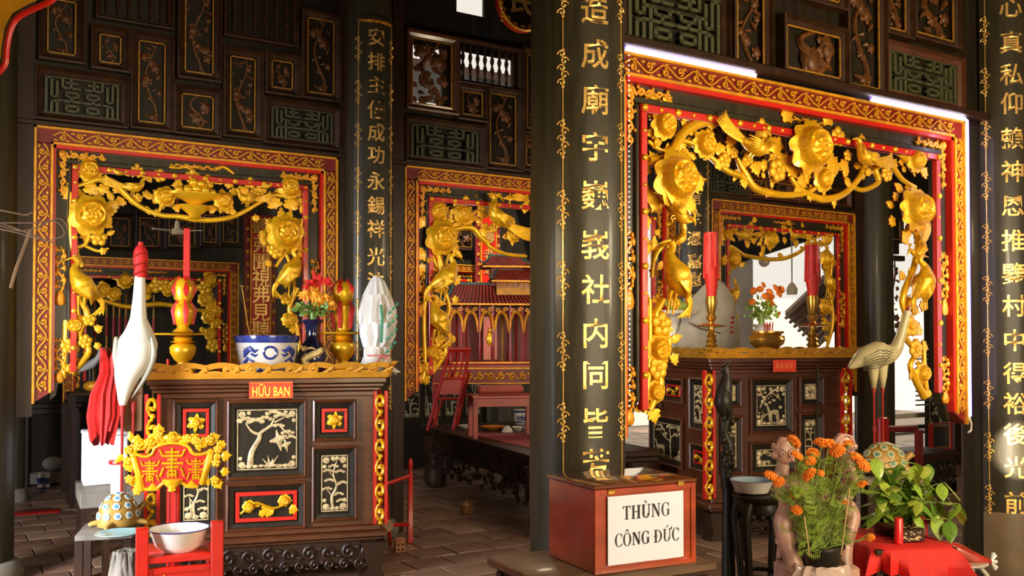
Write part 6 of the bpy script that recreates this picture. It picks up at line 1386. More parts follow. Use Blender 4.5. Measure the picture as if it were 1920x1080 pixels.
# model shrine
zs_ = t.location.z+h_; k = 9.8/F; q = pt(905, 684, 9.85); t = thing('model_shrine', 'model shrine with three tiers of ribbed red roof and carved gold and red porch', 'shrine', (q.x, q.y, zs_+.001), R(-24)); 
def PX(x): return x*k
m = MB(); m.box(PX(-62), PX(110), -.02, .5, 0, .03, 0, .004); part('base', m, REDL, t); m = MB(); m.box(PX(-62), PX(110), -.025, -.015, .012, .026); part('gilt_line', m, GOLDP, t)
for x in (-60, -40, -5, 20, 53, 75, 108):
    m = MB(); yy = 0 if x >= -5 else .0; m.tube([(PX(x), 0, .03), (PX(x), 0, PX(112))], PX(2.4), 8); part('pillar', m, REDL, t)
for x in (-60, 20, 108): m = MB(); m.tube([(PX(x), .42, .03), (PX(x), .42, PX(112))], PX(2.4), 8); part('pillar', m, REDL, t)
for i, x in enumerate((-50, -22, 8, 36, 64, 92)):
    m = MB(); w = 13; z1 = PX(110)
    for s in (-1, 1): m.tube([(PX(x+s*w), -.006, z1-PX(50)), (PX(x+s*(w-2)), -.006, z1-PX(28)), (PX(x+s*(w-6)), -.006, z1-PX(16)), (PX(x), -.006, z1-PX(10))], [PX(1), PX(3), PX(3), PX(3)], 6); m.tube([(PX(x+s*(w-6))+q_[0], -.008, z1-PX(7)+q_[2]) for q_ in spiral(0, 0, PX(5), 1.1, 0, s, 8)], PX(1.4), 5)
    part('gilt_arch', m, GOLDP, t, sharp=60)
m = MB(); m.box(PX(-58), PX(105), .40, .42, .03, PX(110)); part('back_wall', m, REDD, t)
m = MB(); m.box(PX(2), PX(28), .04, .05, .05, PX(90)); part('red_figure_board', m, REDB, t); m = MB(); m.sphere((PX(15), .03, PX(48)), PX(8), 8, 6, 0, (1, .4, 1.6)); m.sphere((PX(15), .03, PX(64)), PX(5), 8, 6); part('gilt_figure', m, GOLD, t)
for x in (-48, -30, 40, 48, 66, 84): m = MB(); m.cyl((PX(x), .1, .03), (PX(x), .1, PX(100)), PX(2.2), n=6); part('inner_post', m, GOLDOLD if x % 3 else REDL, t)
def roof(x0, x1, z0, z1, y0, y1, over, ribs=26):
    # hipped roof piece : eave rectangle -> narrower ridge line
    m = MB(); xe0, xe1, ye0, ye1 = PX(x0-over), PX(x1+over), y0-.07, y1+.05; r0, r1, ry = PX(x0+over*.9), PX(x1-over*.9), (y0+y1)/2
    mid = .5
    def pnt(u, v):      # front slope u along, v up ; concave
        xa = xe0+(r0-xe0)*v; xb = xe1+(r1-xe1)*v; return (xa+(xb-xa)*u, ye0+(ry-ye0)*v, z0+(z1-z0)*(v*.55+v*v*.45)+.02*(abs(u-.5)*2)**4*(1-v))
    vs = [pnt(i/10, j/4) for j in range(5) for i in range(11)]; fs = [(j*11+i, j*11+i+1, (j+1)*11+i+1, (j+1)*11+i) for j in range(4) for i in range(10)]
    m.add(vs, fs); m.add([(x, 2*ry-y, z) for x, y, z in vs], [f[::-1] for f in fs])
    L = [vs[j*11] for j in range(5)]; Rr_ = [vs[j*11+10] for j in range(5)]
    for S in (L, Rr_):
        vv = S+[(x, 2*ry-y, z) for x, y, z in S]; m.add(vv, [(j, j+1, 5+j+1, 5+j) for j in range(4)])
    m.box(xe0, xe1, ye0, 2*ry-ye0, z0-.012, z0)
    p = part('roof', m, mat('model_roof_ground', (.07, .008, .006), .5), t, sharp=50)
    g = MB()
    for i in range(ribs+1): u = i/ribs; P_ = [Vector(pnt(u, v/4))+Vector((0, -.004, .006)) for v in range(5)]; g.tube(P_, PX(1.5), 5)
    part('roof_ribs', g, ROOFT, p)
    g = MB(); g.tube([(r0-.02, ry, z1+.03), (r0+.02, ry, z1+.012), (r1-.02, ry, z1+.012), (r1+.02, ry, z1+.03)], PX(3.2), 6)
    for S, s in ((L, -1), (Rr_, 1)): g.tube([Vector(v)+Vector((0, 0, .012)) for v in S], PX(2.2), 6); g.tube([Vector(S[0])+Vector((0, 0, .012)), Vector(S[0])+Vector((s*.05, -.03, .05))], [PX(2.2), PX(1)], 5)
    part('ridge', g, TEAL, p, sharp=60)
    g = MB(); g.box(xe0, xe1, ye0-.004, ye0+.004, z0-.014, z0+.004)
    part('gilt_eave', g, GOLDP, p)
roof(-62, 110, PX(114), PX(152), 0, .42, 12)
m = MB(); m.box(PX(28), PX(102), .06, .30, PX(132), PX(160)); part('upper_storey', m, GOLDOLD, t); m = MB(); m.box(PX(30), PX(100), .05, .06, PX(146), PX(158)); part('carved_panel', m, REDL, t); m = MB(); scroll_row(m, PX(32), PX(98), PX(152), PX(10), 0, .045); part('gilt_scrolls', m, GOLDP, t)
roof(26, 104, PX(158), PX(188), .02, .34, 10, 20)
roof(10, 84, PX(186), PX(206), .06, .34, 10, 18)
m = MB(); m.box(PX(18), PX(80), .12, .3, PX(150), PX(190)); part('top_storey', m, REDD, t)
m = MB()
for i in range(12): m.tube([(PX(8+i*6.5), .2, PX(208)), (PX(11+i*6.5), .2, PX(213)), (PX(14+i*6.5), .2, PX(209))], PX(1.8), 5)
part('crest', m, REDB, t)
# brass jars left of the shrine
q = pt(822, 684, 9.8); t = thing('brass_cup', 'small stacked brass cups left of the model shrine', 'cup', (q.x, q.y, zs_+.001) if False else (q.x, q.y, q.z)); m = MB(); m.lathe(L_([(10,-4),(12,0),(5,3),(11,9),(12,13),(6,16),(10,20),(9,24)], 9.1/F), 16); part('cup_body', m, BRASS, t)
# pearl inlaid dark screens behind the platform
t = thing('inlaid_cabinet', 'dark cabinet front with dull pearl pictures behind the platform', 'cabinet', (on_y(752, 700, 10.0).x, 10.0, 0)); a = on_y(752, 698, 10.0); b = on_y(905, 790, 10.0)
m = MB(); m.box(0, b.x-a.x, 0, .2, 0, a.z); part('body', m, BLACKW, t)
for i in range(4):
    w = (b.x-a.x)/4; m = MB(); h = a.z-ZP+.05
    for q_ in ((.02, w-.02, h-.02, h), (.02, w-.02, 0, .02), (.02, .035, 0, h), (w-.035, w-.02, 0, h)): m.box(q_[0], q_[1], -.012, 0, q_[2], q_[3])
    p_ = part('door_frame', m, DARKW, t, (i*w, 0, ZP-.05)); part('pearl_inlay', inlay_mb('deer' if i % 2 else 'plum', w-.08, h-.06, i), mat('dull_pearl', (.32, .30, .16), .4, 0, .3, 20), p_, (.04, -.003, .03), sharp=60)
# ------------------------------------------------------------------ donation box on its low table
pn = pt(1114, 912, 3.3); ztop = pn.z; A = Vector(on_z(1114, 912, ztop)); Bc = Vector(on_z(1303, 897, ztop)); Cc = Vector(on_z(1030, 889, ztop))
rz = math.atan2(Bc.y-A.y, Bc.x-A.x); BW_ = (Bc-A).length
ll = (Cc-A); Mloc = Matrix.Rotation(-rz, 3, 'Z'); BD = (Mloc @ ll).y
BH = ztop-pt(1114, 1077, 3.3).z
t = thing('donation_box', 'polished red wooden donation box with glossy lid and a white paper notice on its front', 'donation box', (A.x, A.y, ztop-BH), rz)
m = MB(); m.box(0, BW_, 0, BD, 0, BH-.012, 0, .003); part('body', m, BOXR, t)
m = MB(); m.box(-.006, BW_+.006, -.006, BD+.006, BH-.012, BH, 0, .003); part('lid', m, BOXTOP, t)
m = MB()
for s_ in ((.0, .022, 0, BH-.014), (BW_-.022, BW_, 0, BH-.014), (.022, BW_-.022, BH-.034, BH-.014), (.022, BW_-.022, 0, .02)): m.box(s_[0], s_[1], -.005, .001, s_[2], s_[3], 0, .001)
part('front_frame', m, BOXR, t)
M3 = Matrix.Rotation(-rz, 3, 'Z')
def box_xz(px, py):
    o = M3 @ (Vector((0, 0, EYE))-Vector((A.x, A.y, ztop-BH))); d = M3 @ ray(px, py); kk = -o.y/d.y; p_ = o+d*kk; return p_.x, p_.z
for i, (px, py) in enumerate(((1144, 922), (1274, 906))):
    x, z = box_xz(px, py); m = MB(); m.box(x-.014, x+.014, -.009, -.004, z-.009, z+.009, 0, .001); m.cyl((x-.014, -.010, z+.006), (x+.014, -.010, z+.006), .003, n=8); part('brass_hinge', m, BRASS, t)
x0, z1 = box_xz(1137, 931); x1, z0 = box_xz(1279, 1040); z0 = box_xz(1137, 1060)[1]
nt = thing('paper_notice', 'white paper notice reading THÙNG CÔNG ĐỨC on the front of the red box', 'notice', Matrix.Translation((A.x, A.y, ztop-BH)) @ Matrix.Rotation(rz, 4, 'Z') @ Vector((x0, -.0085, z0)), rz)
w, h = x1-x0, z1-z0
m = MB(); N = 8; vs = [(w*i/N, -.0012*math.sin(i*1.3)-.001, z) for z in (0, h) for i in range(N+1)]; m.add(vs, [(i, i+1, N+2+i, N+1+i) for i in range(N)]); m.add([(x, y+.0012, z) for x, y, z in vs], [(i, N+1+i, N+2+i, i+1) for i in range(N)]); part('paper', m, PAPER, nt, sharp=80)
def serif_letter(ch):      # cap height 1, returns (mesh builder, advance)
    m = MB(); W_ = {'T': .82, 'H': .98, 'U': .95, 'N': .96, 'G': .92, 'C': .84, 'O': .92, 'D': .92, ' ': .36}[ch]; B_ = .17; T_ = .055
    def bx(x0, x1, z0, z1): m.box(x0, x1, -.004, 0, z0, z1)
    def serif(xc, z, w=.34): bx(xc-w/2, xc+w/2, z, z+T_) if z < .5 else bx(xc-w/2, xc+w/2, z-T_, z)
    def ringseg(cx, cz, rx, rz, a0, a1, thick, thin):
        n = 26; vs = []
        for i in range(n+1):
            a = R(a0+(a1-a0)*i/n); w = thin+(thick-thin)*abs(math.cos(a))**1.5
            for q in (0, w): vs.append((cx+(rx-q)*math.cos(a), -.004, cz+(rz-q*.75)*math.sin(a)))
        m.add(vs, [(i*2, i*2+1, i*2+3, i*2+2) for i in range(n)])
    if ch == 'T': bx(.41-B_/2, .41+B_/2, 0, 1); bx(.04, .78, 1-T_, 1); serif(.41, 0); m.prism([(.04, 1), (.04, .76), (.07, .76), (.13, .95)], -.004, 0); m.prism([(.78, 1), (.78, .76), (.75, .76), (.69, .95)], -.004, 0)
    elif ch == 'H': bx(.14, .14+B_, 0, 1); bx(.68, .68+B_, 0, 1); bx(.2, .8, .49, .49+T_); [serif(x, z) for x in (.225, .765) for z in (0, 1)]
    elif ch == 'U': bx(.14, .14+B_, .3, 1); bx(.74, .74+.07, .3, 1); serif(.225, 1); serif(.775, 1, .26); ringseg(.475, .33, .335, .35, 180, 360, B_, .07)
    elif ch == 'N': bx(.16, .22, 0, 1); bx(.76, .82, 0, 1); m.prism([(.12, 1), (.30, 1), (.82, .0), (.76, .0)], -.004, 0); m.prism([(.14, 1), (.32, 1), (.82, .16), (.82, 0), (.72, 0)], -.004, 0); serif(.19, 0, .26); serif(.79, 1, .26); serif(.16, 1, .2)
    elif ch in 'CG': ringseg(.48, .5, .42, .53, 48, 312, B_, .06); bx(.76, .80, .68, .98); 
    if ch == 'C': m.prism([(.72, .12), (.80, .22), (.83, .20), (.76, .08)], -.004, 0)
    if ch == 'G': bx(.66, .66+B_, .08, .44); serif(.74, .46, .32)
    if ch == 'O': ringseg(.46, .5, .42, .53, 0, 360, B_, .06)
    if ch == 'D': bx(.14, .14+B_, 0, 1); ringseg(.40, .5, .47, .50, -90, 90, B_, .055); bx(.04, .42, 0, T_); bx(.04, .42, 1-T_, 1); bx(.0, .42, .47, .53)
    return m, W_
def serif_text(body, W, cx, cz, name):
    tot = MB(); x = 0
    for tok in body:
        ch = {'Ù': 'U', 'Ô': 'O', 'Ư': 'U', 'Ứ': 'U', 'Đ': 'D'}.get(tok, tok); m, w_ = serif_letter(ch)
        if tok == 'Ù': m.prism([(.30, 1.30), (.42, 1.30), (.56, 1.08), (.50, 1.08)], -.004, 0)
        if tok == 'Ô': m.prism([(.24, 1.10), (.42, 1.30), (.50, 1.30), (.68, 1.10), (.61, 1.10), (.46, 1.22), (.31, 1.10)], -.004, 0)
        if tok == 'Ứ': m.prism([(.36, 1.08), (.42, 1.08), (.64, 1.30), (.52, 1.30)], -.004, 0); m.prism([(.80, .90), (.80, 1.0), (.93, 1.04), (.95, 1.16), (1.04, 1.16), (1.03, 1.0), (.93, .92)], -.004, 0)
        tot.join(m, Matrix.Translation((x, 0, 0))); x += w_+.03
    k_ = W/x; tot.v = [((v[0]-x/2)*k_, (-.0032 if v[1] < -.002 else -.0024), (v[2]-.5)*k_*1.12) for v in tot.v]
    part(name, tot, INK, nt, (cx, 0, cz), sharp=30)
serif_text('THÙNG', w*.63, w*.5, h*.745, 'lettering'); serif_text('CÔNG ĐỨC', w*.86, w*.51, h*.355, 'lettering')
# low table below the box
p0 = on_z(990, 1046, ztop-BH); tl = thing('box_table', 'worn brown wooden table under the donation box', 'table', (A.x, A.y, 0), rz+R(2)); zt_ = ztop-BH-.001
m = MB(); m.box(-.21, BW_+.075, -.05, BD+.09, zt_-.03, zt_, 0, .004); part('top', m, mat('worn_table_wood', (.16, .09, .045), .4, 0, .5, 5, .2, (1, 5, 5), coat=.2), tl)
m = MB(); m.box(-.18, BW_+.045, -.02, BD+.06, zt_-.11, zt_-.03); part('apron', m, DARKW, tl)
for x in (-.17, BW_+.03):
    for y in (-.01, BD+.03): m = MB(); m.box(x-.02, x+.02, y-.02, y+.02, 0, zt_-.05); part('leg', m, DARKW, tl)

# ------------------------------------------------------------------ things on the right altar
prof2 = [(20,0),(21,5),(12,10),(9,16),(12,20),(8,25),(11,29),(7,34),(10,38),(7,44),(6,50)]
prof2b = prof2+[(5,56),(7,60),(5,64),(9,68),(10,74),(6,78),(8,82),(9,90),(11,100),(10,112)]
for px, cols, lab, lab2, hh in ((1334, (420, 532), 'brass turned candle stand at the left end of the right altar', 'thick red candle on the left brass stand of the right altar', 232), (1524, (445, 540), 'brass turned candle stand at the right end of the right altar', 'thick red candle on the right brass stand of the right altar', 208)):
    t, P0, k = candle_stand(lab, px, .30, L2, RZ2, TOP2, prof2b, (56, 27), mt=BRASS)
    m = MB(); m.tube([(0, 0, 60*k), (0, 0, 70*k)], [4*k, 7*k], 10)
    for q_ in range(7): a = q_*.9; m.sphere((10*k*math.cos(a)*(1+.4*(q_ % 2)), 10*k*math.sin(a), 59*k), 3*k, 7, 5, 0, (1.5, 1, .5))
    part('wax_drips', m, CANDLE, t)
    c_ = thing('candle', lab2, 'candle', P0+Vector((0, 0, 108*k)), RZ2); hc = hh*k-108*k
    m = MB(); S = [(11*k+1.6*k*math.sin(i*2.1), 0, hc*i/9) for i in range(10)]; m.tube([(1*k*math.sin(i), 0, hc*i/9) for i in range(10)], [(12.5 if i > 1 else 9)*k+.9*k*math.sin(i*2.1) for i in range(10)], 14)
    for q_ in range(9): a = q_*.7; m.tube([(12*k*math.cos(a), 12*k*math.sin(a), hc*.98), (13*k*math.cos(a), 13*k*math.sin(a), hc*(.3+.06*(q_ % 4)))], [1.6*k, 2.4*k], 6)
    part('wax', m, CANDLE, c_, sharp=60)
P0, k = altar_spot(L2, RZ2, 1438, .25, TOP2); t = thing('brass_censer', 'round brass censer with side handles in the middle of the right altar', 'censer', P0, RZ2)
m = MB(); m.lathe(L_([(24,0),(25,5),(17,10),(20,14),(30,22),(33,30),(30,36),(25,40),(31,43),(31,46),(27,46),(22,38),(0,34)], k), 32); part('body', m, BRASS, t)
for s in (-1, 1): m = MB(); m.tube([(s*30*k, 0, 26*k), (s*37*k, 0, 30*k), (s*36*k, 0, 36*k), (s*29*k, 0, 35*k)], 2.4*k, 7); part('handle', m, BRASS, t)
m = MB()
for q_ in range(12): m.cyl(((-4+q_*1.6)*k, (q_ % 3)*2*k, 42*k), ((-5+q_*1.9)*k, (q_ % 3)*2*k, (58+q_ % 4*2)*k), .9*k, n=5)
part('red_stick_ends', m, CANDLE, t)
# marigold vase behind the censer
P0, k = altar_spot(L2, RZ2, 1428, .55, TOP2); t = thing('flower_vase', 'pale vase behind the brass censer on the right altar', 'vase', P0, RZ2); m = MB(); m.lathe(L_([(14,0),(18,10),(22,26),(17,42),(13,52),(18,58),(16,58),(10,50)], k), 20); part('body', m, PORC, t)
b_ = thing('bouquet', 'bunch of orange marigolds and leaves above the brass censer', 'flowers', P0+Vector((0, 0, 56*k)), RZ2); rf = random.Random(21); m = MB()
for q_ in range(130):
    a = rf.uniform(0, 6.28); e = rf.uniform(.1, 1.5); r = rf.uniform(8, 32)*k
    c = (r*math.cos(a)*math.sin(e), r*math.sin(a)*math.sin(e), r*1.3*math.cos(e)+10*k); m.join(leaf_mb(1), Matrix.Translation(c) @ Matrix.Rotation(a, 4, 'Z') @ Matrix.Rotation(R(rf.uniform(10, 120)), 4, 'Y') @ Matrix.Scale(rf.uniform(7, 12)*k, 4), 0)
m.cyl((0, 0, -30*k), (0, 0, 20*k), 6*k, n=8); part('foliage', m, GREENL, b_, kind='stuff', sharp=60)
for dx, dz, r in ((-22,62,8),(-10,66,7),(0,52,8),(8,60,8),(16,50,8),(26,58,9),(33,66,8),(20,68,8),(-26,42,7),(-5,74,6),(30,20,6),(12,40,7)): link('flower_head', FH_O, b_, (dx*k, -12*k, dz*k), (R(60), 0, dx), (r*k,)*3)
# sack and bananas
P0, k = altar_spot(L2, RZ2, 1322, 1.02, TOP2); t = thing('cloth_sack', 'pale grey woven sack with faded print behind the left candle of the right altar', 'sack', P0, RZ2); rp = random.Random(5); vs = []; N = 26; rings = [(60,0),(66,14),(64,44),(56,78),(40,106),(26,126),(14,138)]
for i, (r, z) in enumerate(rings):
    for q_ in range(N): a = 2*math.pi*q_/N; rr = r*(1+.06*math.sin(q_*2.1+i*1.3)+rp.uniform(-.04, .04)); vs.append(((rr*math.cos(a)+(z*.16))*k, rr*.32*math.sin(a)*k, (z+rp.uniform(-2, 2))*k))
m = MB(); m.add(vs, [(i*N+q_, i*N+(q_+1) % N, (i+1)*N+(q_+1) % N, (i+1)*N+q_) for i in range(len(rings)-1) for q_ in range(N)]+[tuple(range((len(rings)-1)*N, len(rings)*N))]); part('sack_body', m, SACK, t, sharp=35)
m = MB()
for q_ in range(4): m.box((42+q_*1)*k, (48+q_)*k, -20*k, -18*k, (40+q_*9)*k, (44+q_*9)*k)
part('red_print', m, REDL, t)
m = MB(); m.tube([(-45*k, -20*k, 60*k), (-20*k, -23*k, 48*k), (20*k, -22*k, 40*k)], 1*k, 5); part('fold_seam', m, DARKW, t)
P1, k = altar_spot(L2, RZ2, 1262, 1.1, TOP2); t = thing('banana_hand', 'hand of green bananas left of the sack on the right altar', 'bananas', P1+Vector((0, 0, 84*k)), RZ2)
for q_ in range(7): m = MB(); stube(m, [((-16+q_*4)*k, 0, 20*k), ((-14+q_*6)*k, -8*k, 8*k), ((4+q_*6)*k, -6*k, (0+q_)*k), ((14+q_*5)*k, 0, (10+q_*1.5)*k)], [1.5*k, 5.5*k, 5.5*k, 1.5*k], 8); part('banana', m, mat('green_banana', (.30, .42, .05), .4, 0, .2, 10), t, sharp=80)
t = thing('fruit_plate', 'white tray raised on a plinth under the green bananas', 'tray', P1, RZ2); m = MB(); m.lathe(L_([(14,0),(10,40),(14,70),(48,76),(50,82),(12,80)], k), 28); part('tray', m, PORC, t)
# globe and lamp beyond
q = pt(1433, 490, 10.6); t = thing('globe_lamp', 'round white globe lamp hanging above the marigold bunch', 'lamp', q); m = MB(); m.sphere((0, 0, 0), 10.5*10.6/F, 20, 14); part('globe', m, mat('frosted_globe', (.6, .5, .45), .4), t); m = MB(); m.cyl((0, 0, 10*10.6/F), (0, 0, 4.7-q.z), .008, n=6); part('stem', m, BLACKW, t)
q = pt(1485, 540, 10.7); t = thing('pendant_lamp', 'white pendant lamp hanging before the bright courtyard', 'lamp', q); m = MB(); m.lathe(L_([(9,-12),(10,-2),(6,6),(2,10)], 11/F), 16); part('shade', m, WHITE, t); m = MB(); m.cyl((0, 0, 8*11/F), (0, 0, 4.7-q.z), .008, n=6); part('cord', m, WHITE, t)

# ------------------------------------------------------------------ dark stands left of the marigolds
TS = 4.85; k = TS/F
t = thing('carved_stand', 'black carved round wooden stand with curved legs holding the enamel bowl', 'stand', (pt(1425, 928, TS).x, pt(1425, 928, TS).y, 0), R(-20)); zt_ = pt(1425, 926, TS).z
m = MB(); m.lathe(L_([(0,-14),(44,-14),(50,-8),(52,-3),(48,0),(0,0)], k), 32, 0, (0, 0, zt_)); part('top', m, BLACKW, t)
m = MB(); m.lathe(L_([(40,-40),(44,-26),(40,-14)], k), 32, 0, (0, 0, zt_), caps=False)
for i in range(16): a = i*math.pi/8; m.sphere((43*k*math.cos(a), 43*k*math.sin(a), zt_-38*k), 7*k, 8, 6)
part('carved_apron', m, BLACKW, t, sharp=60)
for i in range(4):
    a = i*math.pi/2+.6; c, s = math.cos(a), math.sin(a); m = MB(); stube(m, [(40*k*c, 40*k*s, zt_-14*k), (52*k*c, 52*k*s, zt_-48*k), (42*k*c, 42*k*s, zt_*.45), (38*k*c, 38*k*s, zt_*.15), (54*k*c, 54*k*s, .02)], [10*k, 10*k, 7*k, 7*k, 9*k], 8); part('leg', m, BLACKW, t, sharp=80)
m = MB(); m.tube([(36*k*math.cos(a*.3), 36*k*math.sin(a*.3), zt_*.42) for a in range(22)], .012, 6); part('ring_stretcher', m, BLACKW, t)
t = thing('enamel_bowl', 'wide white enamel bowl with pale blue inside on the black carved stand', 'bowl', (pt(1410, 927, TS).x, pt(1410, 927, TS).y, zt_+.001)); m = MB(); m.lathe(L_([(20,0),(30,4),(39,22),(42,26),(40,26.5),(30,8),(0,4)], k), 36); part('outside', m, ENAMEL, t)
m = MB(); m.lathe(L_([(0,4.6),(29,8.6),(39.6,26.6)], k), 36, caps=False); part('blue_inside', m, BLUEEN, t); m = MB(); m.tube([(41.5*k*math.cos(a*.2), 41.5*k*math.sin(a*.2), 26.3*k) for a in range(33)], .6*k, 5); part('dark_rim', m, BLUE, t)
# carved phoenix pole
TP = 5.0; k = TP/F; q = pt(1366, 1080, TP); t = thing('carved_bird_pole', 'tall black carved pole with a bird at its top, in front of the right altar', 'carved pole', (q.x, q.y, 0), R(-10)); f = lambda x, y, d=0: ((x-1366)*k, d*k, pt(1366, y, TP).z)
m = MB(); stube(m, [f(1366,920), f(1360,880), f(1368,840), f(1358,810), f(1366,775)], [12*k, 9*k, 12*k, 8*k, 11*k], 10); m.tube([f(1366, 1120), f(1366, 915)], [14*k, 11*k], 10)
rp = random.Random(3)
for i in range(46): a = rp.uniform(0, 6.28); zz = rp.uniform(915, 770); x, y, z = f(1364, zz); m.sphere((x+10*k*math.cos(a), 10*k*math.sin(a), z), rp.uniform(3, 6)*k, 6, 4, 0, (1, 1, 1.5))
part('carved_shaft', m, BLACKW, t, sharp=70)
m = MB(); stube(m, [f(1362,780), f(1356,755), f(1360,725), f(1364,702), f(1360,690), f(1370,682)], [10*k, 17*k, 14*k, 8*k, 7*k, 4*k], 12); m.tube([f(1368, 684), f(1378, 676)], [3*k, .8*k], 6); m.tube([f(1362, 684), f(1352, 692), f(1350, 700)], [3*k, 2*k, .8*k], 6)
for i in range(6): m.tube([f(1352, 730+i*5, -12), f(1362, 745+i*6, -15), f(1356, 770+i*4, -8)], [3*k, 4*k, 1*k], 5)
part('carved_bird', m, BLACKW, t, sharp=70)
m = MB(); m.lathe([(.08, 0), (.09, .03), (.07, .07), (.04, .16)], 20); part('foot', m, BLACKW, t)
q = pt(1534, 900, 5.1); k = 5.1/F; t = thing('dark_rod', 'thin dark knotted rod standing before the right altar', 'rod', (q.x, q.y, 0)); z1 = pt(1534, 683, 5.1).z; m = MB(); m.tube([((-1+2*math.sin(i*1.1))*k, 0, z1*i/14) for i in range(15)], [(2.2+1.2*(i % 2))*k for i in range(15)], 7); part('rod', m, BLACKW, t); m = MB(); m.tube([(-9*k, 0, 0), (-9*k, 0, pt(1525, 796, 5.1).z)], 1.6*k, 6); part('side_stick', m, BLACKW, t); m = MB(); m.lathe([(.07, 0), (.08, .02), (.03, .05), (.01, .12)], 16); part('foot', m, BLACKW, t)
# clay pot on the floor
q = on_z(1388, 1072, 0); k = project(q)[2]/F; t = thing('glazed_pot', 'brown glazed pot with a pale leaf drawing on the floor behind the black stand', 'pot', q); m = MB(); m.lathe(L_([(15,0),(17,4),(20,40),(19,50),(22,54),(22,60),(18,60),(16,50),(0,46)], k), 28); part('pot_body', m, mat('brown_glaze', (.20, .10, .04), .25, 0, .3, 8, coat=.5), t)
m = MB(); m.lathe(L_([(21,54),(22.6,56),(22.6,60),(20,61)], k), 28, caps=False); part('pale_rim', m, mat('pale_glaze', (.45, .42, .30), .3), t)
m = MB()
for i in range(6): a = -1.57+(i-2.5)*.16; m.tube([(18.5*k*math.cos(a*.4-.95), 18.5*k*math.sin(a*.4-.95), 8*k), (20.3*k*math.cos(a), 20.3*k*math.sin(a), 22*k), (21*k*math.cos(-1.57+(i-2.5)*.3), 21*k*math.sin(-1.57+(i-2.5)*.3), (32+3*(i % 2))*k)], [1*k, 2.2*k, .6*k], 5)
part('leaf_drawing', m, mat('cream_glaze', (.6, .52, .35), .4), t)

# ------------------------------------------------------------------ pink throne-like planter, marigolds
TM = 4.1; k = TM/F; b = pt(1540, 1062, TM); zb = b.z
t = thing('pink_armchair', 'pinkish carved cement armchair with scroll knobs behind the potted marigolds', 'armchair', (b.x, b.y, 0), R(-24)); f = lambda x, y, d=0: ((x-1545)*k*.98, d*k, zb+(1062-y)*k)
for px, py, s in ((1500, 852, 1.0), (1622, 846, 1.0)):
    m = MB(); c = f(px, py, 60); m.sphere(c, 1, 22, 14, 0, (22*k, 12*k, 26*k)); [m.sphere((c[0]+22*k*math.cos(a*.9-.9), c[1], c[2]+20*k*math.sin(a*.9-.9)), 7.5*k, 10, 7, 0, (1, 1.2, 1)) for a in range(6)]
    for s2 in (-1, 1): m.tube([(c[0]+s2*9*k+q_[0], c[1]-13*k, c[2]-4*k+q_[2]) for q_ in spiral(0, 0, 8*k, 1.5, math.pi/2, s2, 14)], 1.8*k, 6)
    m.tube([(c[0]+21*k*math.cos(a*.2+.3), c[1]-8*k, c[2]+24*k*math.sin(a*.2+.3)) for a in range(13)], 2.2*k, 6); part('scroll_knob', m, PINK, t, sharp=80)
m = MB(); stube(m, [f(1495,878,55), f(1488,910,50), f(1500,945,46), f(1484,985,34), f(1490,1030,26), f(1500,1075,16), f(1500,1200,16)], [11*k, 17*k, 12*k, 19*k, 16*k, 19*k, 22*k], 12); [m.sphere(f(1484+7*math.sin(i*2.2), 900+i*15, 34), (6+2*(i % 3))*k, 8, 6) for i in range(10)]; part('left_arm', m, PINK, t, sharp=80)
m = MB(); stube(m, [f(1624,872,55), f(1632,905,50), f(1612,940,46), f(1630,975,40), f(1610,1030,30), f(1600,1090,20), f(1600,1200,20)], [10*k, 14*k, 10*k, 15*k, 14*k, 17*k, 20*k], 12); [m.sphere(f(1622+6*math.sin(i*2.2), 895+i*15, 34), (6+2*(i % 3))*k, 8, 6) for i in range(9)]; part('right_arm', m, PINK, t, sharp=80)
m = MB(); m.prism([(f(a, c)[0], f(a, c)[2]) for a, c in ((1490,990),(1496,930),(1520,905),(1550,898),(1590,905),(1615,930),(1622,990),(1620,1060),(1490,1060))], 62*k, 76*k); 
for s_ in (-1, 1): m.tube([(f(1552+s_*28, 945)[0]+q_[0], 60*k, f(1552, 945)[2]+q_[2]) for q_ in spiral(0, 0, 18*k, 1.6, 0, s_, 16)], 3*k, 6)
part('back', m, PINK, t, sharp=50)
m = MB(); m.box(f(1480, 0)[0], f(1620, 0)[0], -10*k, 74*k, zb-.10, zb-.003, 0, .01); part('seat', m, PINK, t)
m = MB(); vs = []; N = 30; rp = random.Random(12)
for i, (r, z) in enumerate(((80,-70),(76,-40),(62,-12),(54,4),(50,8))):
    for q_ in range(N): a = 2*math.pi*q_/N; rr = r*(1+.07*math.sin(q_*2.7+i)+rp.uniform(-.03, .03)); vs.append((rr*math.cos(a)*k, rr*.8*math.sin(a)*k, (z+rp.uniform(-3, 3))*k))
m.add(vs, [(i*N+q_, i*N+(q_+1) % N, (i+1)*N+(q_+1) % N, (i+1)*N+q_) for i in range(4) for q_ in range(N)]); tag(part('plastic_wrap', m, mat('pinkish_plastic', (.70, .52, .46), .22, 0, .2, 8, .8, alpha=.75, coat=.6, bscale=25), None, b+Vector((0, 0, 0)), sharp=30), 'crinkled clear plastic wrapped under the black marigold pot', 'plastic wrap')
t = thing('potted_marigold', 'black plastic pot of tall orange marigolds held up with sticks', 'potted plant', b); P0 = b
m = MB(); m.lathe(L_([(28,0),(30,2),(40,34),(43,36),(43,42),(39,42),(36,32),(0,30)], k), 28); part('pot', m, BLACKP, t)
